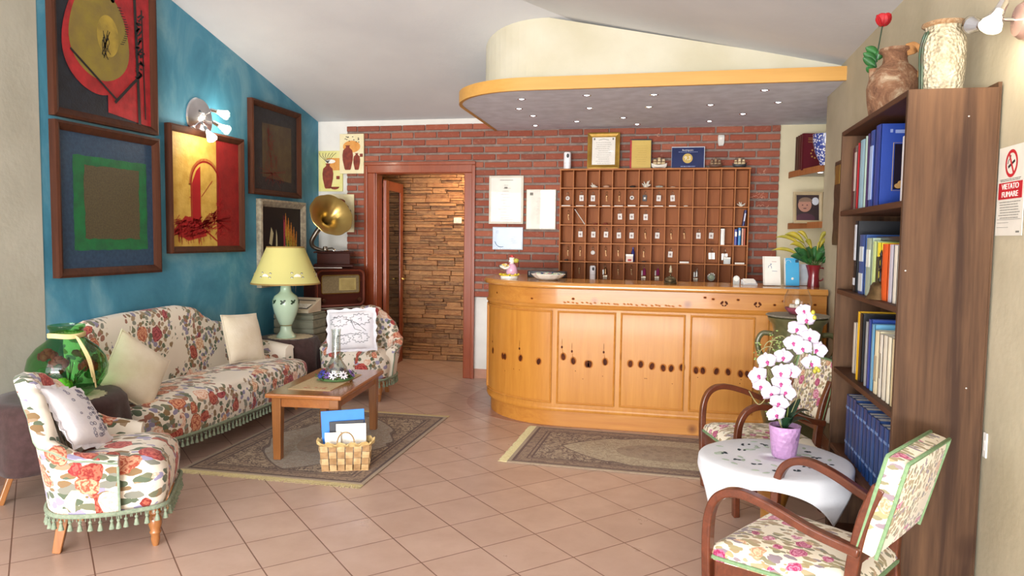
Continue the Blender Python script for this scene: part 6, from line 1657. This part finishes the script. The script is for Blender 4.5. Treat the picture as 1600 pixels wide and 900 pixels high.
shelf_books(.868, [
    (3.80, .045, .17, .245, 'cfc8bc', 'small white book standing farthest on the third bookcase shelf', {'x': BX0+.06}),
    (3.62, .035, .22, .315, 'd9a91e', 'yellow edged large book behind the black cover on the third bookcase shelf', {}),
    (3.575, .05, .23, .31, '15161c', 'large black book with a yellow border on the third bookcase shelf', {}),
    (3.47, .035, .20, .285, '8e9296', 'thin grey book on the third bookcase shelf', {}),
    (3.42, .045, .20, .30, '1c3f8c', 'royal blue book on the third bookcase shelf', {}),
    (3.365, .045, .19, .285, '5f9cc0', 'light blue book on the third bookcase shelf', {}),
    (3.30, .062, .18, .265, 'd8cfae', 'thick cream book, first of the cream row on the third bookcase shelf', {'band': [(.2, .6, 'a89e86')]}),
    (3.235, .045, .18, .258, 'cfc9bb', 'cream book leaning slightly, second of the cream row on the third shelf', {'band': [(.3, .7, '8f8a7c')]}),
    (3.175, .055, .18, .262, 'd3cdbb', 'cream book, third of the cream row on the third shelf', {}),
    (3.115, .045, .18, .262, 'e0d9c0', 'pale yellow-cream book, fourth of the cream row on the third shelf', {}),
    (3.055, .05, .18, .262, 'c9b98f', 'tan book nearest the near side panel on the third shelf', {}),
], G, '')
ORD = ['farthest', 'second', 'third', 'fourth', 'fifth', 'sixth', 'seventh', 'eighth', 'ninth', 'tenth', 'eleventh', 'nearest']
shelf_books(.475, [(3.76-.0655*k, .060, .20, .29+.004*(k % 3), ['1b3f78', '20477f', '1a3a70'][k % 3], 'dark blue encyclopaedia volume on the bottom visible bookcase shelf, %s' % (ORD[k] + (' from the far end' if 0 < k < 11 else ' of the row')), {'band': [(.78, .82, '6f8ab8'), (.2, .24, '6f8ab8')], 'name': 'encyclopaedia_volume'}) for k in range(12)], 'dark blue encyclopaedia volumes', '')
# ------------------------------------------------------------------ vases on the bookcase
def rough_mat(name, a, b, c, ns=6, bump=.8):
    t = NT(name); v = t.co(); f = t.noise(v, ns, 8, .7, 1.2); t.bump(t.noise(v, ns*6, 6, .7), bump, .02)
    return t.set(.75, col=t.ramp(f, [(.3, hx(a)), (.5, hx(b)), (.7, hx(c))]))
t = thing('amphora_vase', 'brown and cream weathered ceramic jug with a broad handle on top of the bookcase', 'vase', (.945, 3.66, BT+.001), radians(-20)); t.scale = (.92, .92, .92)
m_am = rough_mat('weathered_terracotta', '5a3a2a', '93694c', 'c8b496', 9)
MB().lathe([(.02, 0), (.105, 0), (.112, .02), (.125, .10), (.130, .16), (.118, .215), (.085, .255), (.062, .275), (.056, .30), (.060, .325), (.078, .335), (.076, .348), (.060, .345), (.046, .32), (.04, .28)], 48, sx=.95, cap=False).build('vase_body', m_am, t, smooth=60)
mb = MB(); mb.bar(cr([(.05, -.02, .335), (.10, -.03, .335), (.118, -.03, .28), (.112, -.03, .19)], 6), .058, .022, up=(1, 0, .2)); mb.build('handle', rough_mat('ochre_handle', '9c6c3c', 'c08a52', '8f7a62'), t, smooth=60, bevel=.006)
MB().lathe([(.018, .215), (.022, .25), (.026, .262), (.014, .262)], 16, (-.095, 0, 0), cap=False).build('spout', m_am, t, smooth=60)
t = thing('textured_vase', 'tall cream crusty textured vase with a dark green band on top of the bookcase', 'vase', (.97, 3.12, BT+.001)); t.scale = (.86, .86, .93)
tv = NT('crusty_glaze'); v = tv.co(); vo = tv.n('ShaderNodeTexVoronoi'); vo.inputs['Scale'].default_value = 70; tv.l(v, vo.inputs['Vector']); f = tv.noise(v, 18, 8, .75)
tv.bump(tv.math('ADD', vo.outputs['Distance'], f), 1.0, .012); tv.set(.7, col=tv.ramp(f, [(.32, hx('7d7058')), (.46, hx('b9ad92')), (.66, hx('d6cdb6'))])); m_crust = tv.m
MB().lathe([(.02, 0), (.078, 0), (.085, .01), (.089, .10), (.091, .18), (.088, .235), (.076, .262), (.070, .275), (.072, .285), (.082, .292), (.080, .302), (.068, .300), (.060, .27), (.07, .05)], 48, cap=False, fn=lambda a, z: 1+.02*sin(5*a+z*20)).build('vase_body', m_crust, t, smooth=60)
mb = MB()
for da in (-.16, 0): mb.tube(cr([(.092*cos(pi*1.12+da), .092*sin(pi*1.12+da), 0.002), (.096*cos(pi*1.12+da), .096*sin(pi*1.12+da), .1), (.098*cos(pi*1.12+da), .098*sin(pi*1.12+da), .2), (.088*cos(pi*1.18+da), .088*sin(pi*1.18+da), .262)], 5), [.006]*15+[.003], 7)
mb.build('green_bands', plain('bottle_green_glaze', '2f4a35', .3, c2='3e3a2a', ns=30), t, smooth=60)
mb = MB(); mb.lathe([(.0745, .284), (.085, .292), (.083, .302), (.068, .303)], 48, cap=False, fn=lambda a, z: 1+.02*sin(5*a+z*20)+.01); mb.build('rust_rim', rough_mat('rust_glaze', '7a5236', 'a07a54', 'c9b394', 12), t, smooth=60)
t = thing('red_rose', 'single red artificial rose on a leafy stem standing in the brown jug', 'flower', (.862, 3.69, BT+.20)); t.scale = (.9, .9, .82)
stem = cr([(.0, 0, .0), (.01, .0, .08), (.020, .0, .17), (.035, 0, .295)], 6)
MB().tube(stem, .0032, 7).build('stem', m_darkleaf, t, smooth=60)
mb = MB()
for lv, (n, r, rz_, w) in enumerate(((4, .010, .006, .018), (5, .018, .002, .024), (6, .027, -.006, .030))):
    for i in range(n):
        a = 2*pi*i/n+lv*.5; mb.ball((.038+r*cos(a)*.8, r*sin(a)*.8, .322+rz_), w, 10, 8, (1, .28, 1.15), M.Rotation(a+pi/2, 3, 'Z') @ M.Rotation(.28*lv*.6, 3, 'X'))
mb.build('petals', plain('rose_red', 'b3101c', .6, c2='8c0a14', ns=20), t, smooth=60)
mb = MB()
for (z, ex, ey, ez) in ((.03, -.045, -.01, .03), (.06, -.06, .0, .055), (.09, -.06, 0, .05), (.10, .03, 0, .05), (.13, -.05, 0, .04)): leaf(mb, (.008+z*.1, 0, z), (.008+ex, ey-.01, z+ez), .045, .006, 7, (0, 1, .2))
for k in range(5): a = k*1.25; leaf(mb, (.036, 0, .295), (.036+.022*cos(a), .022*sin(a), .285), .010, .003)
mb.build('leaves', m_greenleaf, t, smooth=60, thick=.001)

# ------------------------------------------------------------------ right wall lamp and sign
t = thing('wall_spotlight', 'two-armed wall spotlight on the right wall, one bulb lit and one unlit', 'wall lamp', (XR, 2.76, 2.235))
mb = MB(); mb.m = M.Rotation(-pi/2, 4, 'Y'); mb.lathe([(.001, 0), (.062, 0), (.062, .018), (.05, .035), (.001, .042)], 36); mb.build('wall_plate', plain('rose_metal', 'c9a59a', .25, .6), t, smooth=40)
mb = MB(); mb.tube([(-.03, 0, 0), (-.075, .0, .005), (-.09, .08, .01)], .006, 8); mb.tube([(-.075, 0, .005), (-.10, -.04, .0)], .006, 8); mb.build('arms', m_chrome, t, smooth=60)
spot_head(t, (-.085, .10, .012), (-.25, .9, .30), lit=False, L=.095, R=.032)
spot_head(t, (-.085, -.02, .05), (-.5, -.35, -.85), lit=True, L=.10, R=.036)
point((XR-.17, 2.68, 2.20), 4.5)
t = thing('no_smoking_sign', 'white no smoking sign with red circle and VIETATO FUMARE on the right wall', 'sign', (XR-.002, 2.815, 1.53), -pi/2)
SW, SHh = .205, .305
MB().bb(-SW/2, SW/2, -.002, .0, 0, SHh).build('sign_board', plain('sign_white', 'e6e2d8', .4), t)
m_sr = plain('sign_red', 'c01a2c', .4); mb = MB()
cz_, R_o, R_i = .245, .047, .036; n = 48
mb.add([(R*cos(2*pi*i/n), -.0028, cz_+R*sin(2*pi*i/n)) for R in (R_o, R_i) for i in range(n)], [(i, (i+1) % n, n+(i+1) % n, n+i) for i in range(n)])
mb.box(0, -.0028, cz_, .078, .0004, .009, ry=radians(60)); mb.bb(-SW*.44, SW*.44, -.0028, -.002, .125, .182); mb.build('red_circle_and_panel', m_sr, t)
mb = MB(); mb.box(0.0, -.0024, cz_-.002, .052, .0006, .009, ry=radians(-22)); mb.tube(cr([(-.028, -.0026, cz_+.0), (-.022, -.0026, cz_+.012), (-.012, -.0026, cz_+.018), (-.006, -.0026, cz_+.028)], 4), .0012, 4); mb.build('cigarette', m_dark, t)
text('sign_line_one', 'VIETATO', .027, m_paper, t, (0, -.0032, .167), (pi/2, 0, 0), sx=1.2); text('sign_line_two', 'FUMARE', .027, m_paper, t, (0, -.0032, .140), (pi/2, 0, 0), sx=1.25)
mb = MB(); textlines(mb, -.085, .085, [.115, .106, .097, .088, .079, .070, .061, .193, .188], -.003, .0022, .1); mb.bb(-.09, .0, -.003, -.002, .028, .029); mb.bb(-.09, .0, -.003, -.002, .044, .045); mb.bb(-.09, .09, -.003, -.002, .055, .056); mb.bb(.06, .085, -.003, -.002, .010, .016); mb.build('small_print', m_print, t)
t = thing('wall_socket', 'small white socket plate low on the right wall beside the bookcase edge', 'socket', (XR-.001, 2.895, .78), -pi/2); t.scale = (.45, .8, .9)
MB().bb(-.03, .03, -.008, 0, -.05, .05).build('plate', m_white, t, bevel=.003)
MB().bb(-.012, .012, -.0095, -.008, -.02, .02).build('rocker', m_tag, t)

# ================================================================== wooden armchairs
m_flor2 = floral('rose_print', 'efe6d2', [('a52a5c', 'd98aa4'), ('8e2450', 'c96a8c'), ('b3406c', 'e6b4c4'), ('c48a6a', 'e0c4a0')], ['a3906c', '8a8468', 'b39a7a', '8f7f86', 'a79a72'], 13.0, .435, base2='e9dcc2', leafsc=4.0, rose_r=.36, clumpsc=.45)
m_gpipe = plain('green_piping', '7d9a70', .85, c2='6f8c66', ns=80)
def wood_armchair(label, loc, rz):
    """local frame: front -y"""
    t = thing('wooden_armchair', label, 'armchair', loc, rz, 'mahogany armchairs with rose print covers')
    SZ = .335; fw, bw, dF, dB = .25, .20, -.25, .22
    # front legs run up into bent arms
    for s_ in (-1, 1):
        P = [(s_*fw, dF+.0, 0), (s_*(fw+.012), dF-.01, .20), (s_*(fw+.02), dF-.015, .40), (s_*(fw+.022), dF-.005, .52), (s_*(fw+.024), dF+.035, .588), (s_*(fw+.022), dF+.11, .612), (s_*(fw+.012), dF+.22, .59), (s_*(fw-.005), dF+.34, .545), (s_*(bw+.022), dB-.03, .515), (s_*(bw+.02), dB+.03, .505)]
        path = cr(P, 6); n = len(path)
        mb = MB(); mb.bar(path, .045, [.030+.014*min(1, i/(n*.45)) for i in range(n)], up=(0, .9, .45) if 0 else (0, 1, .3))
        # sweep with an explicit frame so the section stays upright on both leg and arm
        mb = MB(); rings = []
        for i, p in enumerate(path):
            a_, b_ = V(path[max(i-1, 0)]), V(path[min(i+1, n-1)]); tg = (b_-a_).normalized(); sd = V((1, 0, 0)); sd = (sd-tg*sd.dot(tg)).normalized(); up = tg.cross(sd)
            w = .040; h = .034 if i < n*.3 else .032
            rings.append([V(p)+sd*q*w/2+up*r*h/2 for q, r in ((-1, -1), (1, -1), (1, 1), (-1, 1))])
        mb.loft(rings); mb.build('arm_and_front_leg', m_chairw, t, bevel=.006, seg=2, smooth=50)
        mb = MB(); mb.bar(cr([(s_*(bw-.0), dB+.05, 0), (s_*bw, dB+.012, .22), (s_*bw, dB+.0, .40), (s_*bw, dB+.03, .60), (s_*bw, dB+.075, .73)], 5), .036, .042, up=(0, 1, 0)); mb.build('rear_post', m_chairw, t, bevel=.005, smooth=50)
    # seat rails and stretchers
    mb = MB(); mb.bb(-fw, fw, dF-.005, dF+.02, SZ-.075, SZ); mb.bb(-bw, bw, dB-.01, dB+.015, SZ-.075, SZ); mb.build('seat_rail', m_chairw, t, bevel=.003)
    for s_ in (-1, 1):
        mb = MB(); mb.bar([(s_*fw, dF+.01, SZ-.0375), (s_*bw, dB, SZ-.0375)], .024, .075); mb.build('side_rail', m_chairw, t, bevel=.003)
        mb = MB(); mb.bar([(s_*fw, dF+.01, .14), (s_*bw, dB+.02, .14)], .02, .028); mb.build('stretcher', m_chairw, t, bevel=.003)
    mb = MB(); mb.bb(-bw-.0, bw+.0, dB+.0, dB+.024, .455, .50); mb.build('back_rail', m_chairw, t, bevel=.004)
    out = []
    for (cx, cy, a0) in ((-(fw-.02), dF+.02, pi), (fw-.02, dF+.02, 1.5*pi), (bw-.015, dB-.02, 0), (-(bw-.015), dB-.02, .5*pi)):
        for i in range(6): a = a0+(pi/2)*i/5; out.append((cx+.035*cos(a), cy+.035*sin(a)))
    seat(t, out, SZ, SZ+.055, .025, m_flor2, r=.03, bulge=.006)
    mb = MB(); mb.tube([(x*1.012, y*1.012-.0, SZ+.012) for x, y in out], .008, 6, loop=True); mb.build('seat_piping', m_gpipe, t, smooth=60)
    # padded back, tilted
    bk = V((0, dB+.045, .505)); T = M.Translation(bk) @ M.Rotation(radians(-14), 4, 'X'); hw2 = bw+.012; HB = .335
    mb = MB(); rings = []
    for z, k, d in ((0, 1, .024), (.02, 1.0, .034), (HB*.5, 1.01, .038), (HB-.03, 1.03, .034), (HB-.004, 1.035, .030), (HB, 1.0, .022)):
        ring = []
        for x, y in ((-1, -.8), (-.9, -1.05), (-.5, -1.3), (0, -1.4), (.5, -1.3), (.9, -1.05), (1, -.8), (1, .8), (.9, 1), (0, 1.05), (-.9, 1), (-1, .8)): ring.append((x*hw2*k, y*d, z))
        rings.append(ring)
    mb.m = T; mb.loft(rings); mb.build('back_cushion', m_flor2, t, smooth=40)
    mb = MB(); mb.m = T
    for y in (-.030, .032):
        k = 1.035; mb.tube([(-hw2*1.005, y, .0), (-hw2*1.01, y, HB*.5), (-hw2*k, y, HB-.01), (-hw2*k*.99, y, HB), (hw2*k*.99, y, HB), (hw2*k, y, HB-.01), (hw2*1.01, y, HB*.5), (hw2*1.005, y, 0)], .0065, 6)
    mb.build('back_piping', m_gpipe, t, smooth=60)
    return t
import_angle = lambda dx, dy: atan2(dy, dx)+pi/2
c1 = wood_armchair('mahogany armchair with rose print seat and back, nearest the camera at the lower right', (.515, 2.80, 0), import_angle(-.84, .54))
c2 = wood_armchair('mahogany armchair with rose print seat beyond the white-clothed table, beside the green jar', (.525, 4.39, 0), import_angle(-.95, -.30))

# ------------------------------------------------------------------ small round table with white cloth, orchid
TX, TY, TZ = .468, 3.465, .515
t = thing('pedestal_table', 'small round wooden table under a white embroidered cloth between the two armchairs', 'table', (TX, TY, 0))
MB().lathe([(.01, TZ-.03), (.30, TZ-.03), (.305, TZ-.015), (.30, TZ-.005), (.01, TZ-.005)], 40).build('tabletop', m_tablew, t, smooth=35)
mb = MB(); mb.lathe([(.16, .0), (.165, .02), (.07, .08), (.05, .14), (.055, .30), (.09, .42), (.14, TZ-.03)], 24, cap=True); mb.build('pedestal', plain('golden_oak', 'b07a34', .3, c2='8f5c24', ns=5, coat=.4), t, smooth=40)
m_cl = plain('white_embroidered_cloth', 'e6e8ee', .85, c2='dcdfe6', ns=5, bump=.1, bs=90)
def leaf_embroidery(mb):
    rnd = random.Random(21)
    for k in range(13):
        a = k*2*pi/13+.2; r = .19+.035*sin(k*2.2)
        for j in range(3):
            mb.m = M.Translation((r*cos(a)+rnd.uniform(-.02, .02), r*sin(a)+rnd.uniform(-.012, .012), TZ+.0040)) @ M.Rotation(rnd.uniform(0, 6), 4, 'Z')
            mb.k = 1; mb.ball((0, 0, 0), .011, 8, 4, (1, .5, .05))
    for k in range(26):
        a = rnd.uniform(0, 6.28); r = rnd.choice((.12, .16, .25))+rnd.uniform(-.015, .015); mb.m = M.Translation((r*cos(a), r*sin(a), TZ+.004)) @ M.Rotation(rnd.uniform(0, 6), 4, 'Z'); mb.k = 2; mb.ball((0, 0, 0), .018, 8, 4, (1, .4, .03))
o = draped('tablecloth', [m_cl, plain('embroidery_dark', '24343c', .8), plain('embroidery_pale_green', 'b3c4b2', .8)], (0, 0), .31, TZ+.002, .2, folds=7, seed=2, amp=.022, corner=.36, extra=leaf_embroidery); o.location = (TX, TY, 0)
tag(o, 'white square cloth with dark and green leaf embroidery on the small table under the orchid', 'tablecloth')
px, py = .51, 3.48
t = thing('flower_pot', 'lilac pink textured flower pot on the white cloth', 'flower pot', (px, py, TZ+.005))
pk = NT('lilac_pot'); vo = pk.n('ShaderNodeTexVoronoi'); vo.inputs['Scale'].default_value = 55; pk.l(pk.co(), vo.inputs['Vector']); pk.bump(vo.outputs['Distance'], .7, .006); pk.set(.35, col=hx('b88fbc'))
MB().lathe([(.01, 0), (.048, 0), (.053, .006), (.060, .06), (.069, .138), (.070, .146), (.064, .146), (.058, .12), (.01, .118)], 48).build('pot_body', pk.m, t, smooth=50)
MB().lathe([(.002, .128), (.03, .130), (.060, .125), (.060, .118), (.002, .118)], 24).build('soil', plain('soil', '3c2418', .95, c2='22140e', ns=90, bump=1), t, smooth=60)
orc = thing('orchid', 'white artificial orchid with magenta centres cascading from two stems in the lilac pot', 'orchid', (px, py, TZ+.125))
m_pet = plain('orchid_petal', 'e2dce6', .7, c2='d6c6dc', ns=40); m_lip = plain('orchid_lip', '9c2a70', .6, c2='b54a88', ns=60); m_yb = plain('orchid_bud', 'b9b03a', .5)
def orchid_flower(parent, loc, d, s_, roll):
    q = V(d).normalized().to_track_quat('Z', 'Y').to_matrix().to_4x4(); T = M.Translation(loc) @ q @ M.Rotation(roll, 4, 'Z')
    mb = MB(); mb.m = T
    def petal(a, L, w, lift):
        def fn(u, v):
            x = (u*2-1); ww = w*(sin(pi*min(1, .08+v*.92))**.7)*.5*(1-.15*v)
            return (cos(a)*L*v - sin(a)*x*ww, sin(a)*L*v + cos(a)*x*ww, lift*v*v - .006*x*x*v + .002)
        mb.grid(fn, 5, 7)
    for k in range(3): petal(pi/2+k*2*pi/3, .036*s_, .030*s_, -.006)
    for k in (-1, 1): petal(pi/2+k*1.25, .040*s_, .050*s_, .004)
    f = mb.build('flower', m_pet, parent, smooth=60, thick=.0007)
    mb = MB(); mb.m = T; mb.ball((0, -.001*s_, .005*s_), .0045*s_, 8, 6, (1, 1, .8)); mb.ball((0, -.009*s_, .006*s_), .006*s_, 8, 6, (.75, 1.1, .3)); mb.ball((-.004*s_, -.003*s_, .004*s_), .004*s_, 6, 5, (1, 1, .4)); mb.ball((.004*s_, -.003*s_, .004*s_), .004*s_, 6, 5, (1, 1, .4)); mb.build('lip', m_lip, f, smooth=60)
FL = [(0.565, 1.194), (0.579, 1.155), (0.544, 1.109), (0.595, 1.076), (0.563, 1.03), (0.63, 1.02), (0.607, 0.961), (0.525, 1.051), (0.414, 0.965), (0.378, 0.9), (0.397, 0.846), (0.475, 0.918), (0.513, 0.925), (0.481, 0.865), (0.504, 0.826), (0.439, 0.817), (0.472, 0.779), (0.461, 0.728), (0.486, 0.982)]
rnd = random.Random(5)
for k, (x, z) in enumerate(FL):
    orchid_flower(orc, (x-px, -.05+rnd.uniform(-.03, .02)+(.0 if k > 7 else .02), z-(TZ+.125)), (rnd.uniform(-.55, .25), -1, rnd.uniform(-.15, .25)), 1.15 if k else .9, rnd.uniform(-.4, .4))
z0_ = TZ+.125
mb = MB(); mb.tube(cr([(0, 0, 0), (.01, -.01, .12), (.01, .0, .25), (.045, -.01, .36), (.085, -.02, .43), (.10, -.03, .37), (.09, -.03, .30)], 8), .003, 6); mb.tube(cr([(0, 0, 0), (-.01, -.01, .12), (-.03, -.0, .26), (-.06, -.01, .33), (-.10, -.02, .30), (-.08, -.03, .22), (-.05, -.03, .12)], 8), .003, 6)
mb.tube(cr([(.085, -.02, .43), (.075, -.02, .50), (.055, -.02, .545)], 4), .002, 5); mb.build('stems', plain('stem_olive', '6d7a3c', .6), orc, smooth=60)
mb = MB()
for x, z in ((.095, .548), (.102, .525), (.118, .30), (.112, .285), (.128, .29)): mb.ball((x, -.03, z), .009, 8, 6, (1, 1, 1.2))
mb.build('buds', m_yb, orc, smooth=60)
mb = MB()
for k, (a, r, h) in enumerate(((2.9, .12, .36), (2.7, .10, .39), (3.1, .13, .33), (2.5, .07, .41), (3.3, .14, .27))):
    mb.tube(cr([(-.01, 0, 0), (-.05-.008*k, .02, .20), (-r, .02, h-.02), (-r+.05, .01, h+.02), (-r+.08, .02, h-.06), (-r+.03, .02, h-.16), (-r-.02, .02, h-.1)], 7), .0022, 5)
mb.tube(cr([(.0, .02, 0), (.07, .03, .2), (.10, .03, .33), (.04, .02, .40)], 6), .002, 5); mb.build('curled_vines', plain('vine_tan', '8f8a5c', .7), orc, smooth=60)
mb = MB(); rnd = random.Random(8)
for k in range(60):
    b = rnd.choice(((-.06, .42), (-.045, .39), (-.14, .36), (-.03, .36), (-.07, .09))); mb.ball((b[0]+rnd.uniform(-.02, .02), rnd.uniform(-.02, .02), b[1]+rnd.uniform(-.04, .04)), .006, 6, 4, (1, .5, .5), M.Rotation(rnd.uniform(0, 3), 3, 'Z'))
mb.build('sprig_leaves', plain('sprig_green', '8aa05c', .6), orc, smooth=60)
mb = MB(); leaf(mb, (.0, 0, .01), (.10, -.02, .10), .07, .03, 9); leaf(mb, (.0, 0, .01), (.115, .01, .04), .055, .03, 9); leaf(mb, (.0, 0, .0), (.02, -.05, .07), .05, .02, 9); leaf(mb, (0, 0, 0), (-.02, .05, .12), .05, .02, 9); leaf(mb, (0, 0, 0), (.07, .05, .14), .05, .02, 9)
mb.build('leaves', m_darkleaf, orc, smooth=60, thick=.001)

# ------------------------------------------------------------------ tall green jar by the desk with a glass bowl on its lid
t = thing('floor_amphora', 'tall dark green glazed floor jar with side handles in front of the desk', 'jar', (.825, 5.25, 0))
gj = NT('green_glaze_jar'); v = gj.co(); f = gj.noise(v, 5, 8, .7, 1.0); gj.bump(gj.noise(v, 30, 5), .3, .01); gj.set(.3, col=gj.ramp(f, [(.3, hx('3f4428')), (.5, hx('59593a')), (.7, hx('6d6546'))]), coat=.3); m_jar = gj.m
MB().lathe([(.02, 0), (.13, 0), (.14, .02), (.17, .15), (.225, .35), (.245, .52), (.225, .68), (.175, .78), (.158, .84), (.155, .90), (.165, .94), (.19, .965), (.195, .985), (.18, .995), (.15, .99), (.14, .9)], 56, cap=False).build('jar_body', m_jar, t, smooth=60)
for s_ in (-1, 1):
    mb = MB(); mb.tube(cr([(s_*.160, 0, .87), (s_*.225, 0, .87), (s_*.255, 0, .81), (s_*.235, 0, .73), (s_*.20, 0, .71)], 6), .018, 8, sy=.8); mb.build('handle', m_jar, t, smooth=60)
o = MB().lathe([(.001, 0), (.20, 0), (.205, .005), (.20, .010), (.001, .013)], 80, fn=lambda a, z: 1+.02*sin(32*a)).build('woven_mat', plain('grey_crochet', '9c9484', .9, c2='867e6f', ns=90, bump=.6), None); o.location = (.825, 5.25, .996); tag(o, 'round grey crocheted mat lying on top of the tall green jar', 'mat')
t = thing('glass_fish_bowl', 'small round clear glass bowl with white coral in it, on the tall green jar', 'bowl', (.815, 5.22, 1.0095))
pr = [(.03, 0), (.055, .006), (.085, .045), (.092, .08), (.085, .125), (.068, .160), (.066, .168)]
MB().lathe(pr+[(r-.002, z+(.003 if z < .1 else 0)) for r, z in reversed(pr)], 40).build('glass_body', m_pane, t, smooth=60)
MB().lathe([(.002, .004), (.05, .006), (.078, .040), (.080, .048), (.002, .050)], 32).build('pink_sand', plain('pink_sand', '9c4a5c', .9, c2='87384c', ns=90), t, smooth=50)
mb = MB(); rnd = random.Random(3)
for k in range(22): a = rnd.uniform(0, 6.28); r = rnd.uniform(.0, .055); mb.ball((r*cos(a), r*sin(a), .052+rnd.uniform(0, .03)*(1-r/.06)), rnd.uniform(.008, .016), 7, 5)
mb.ball((0, 0, .09), .018, 10, 8); mb.build('white_coral', m_coral, t, smooth=60)
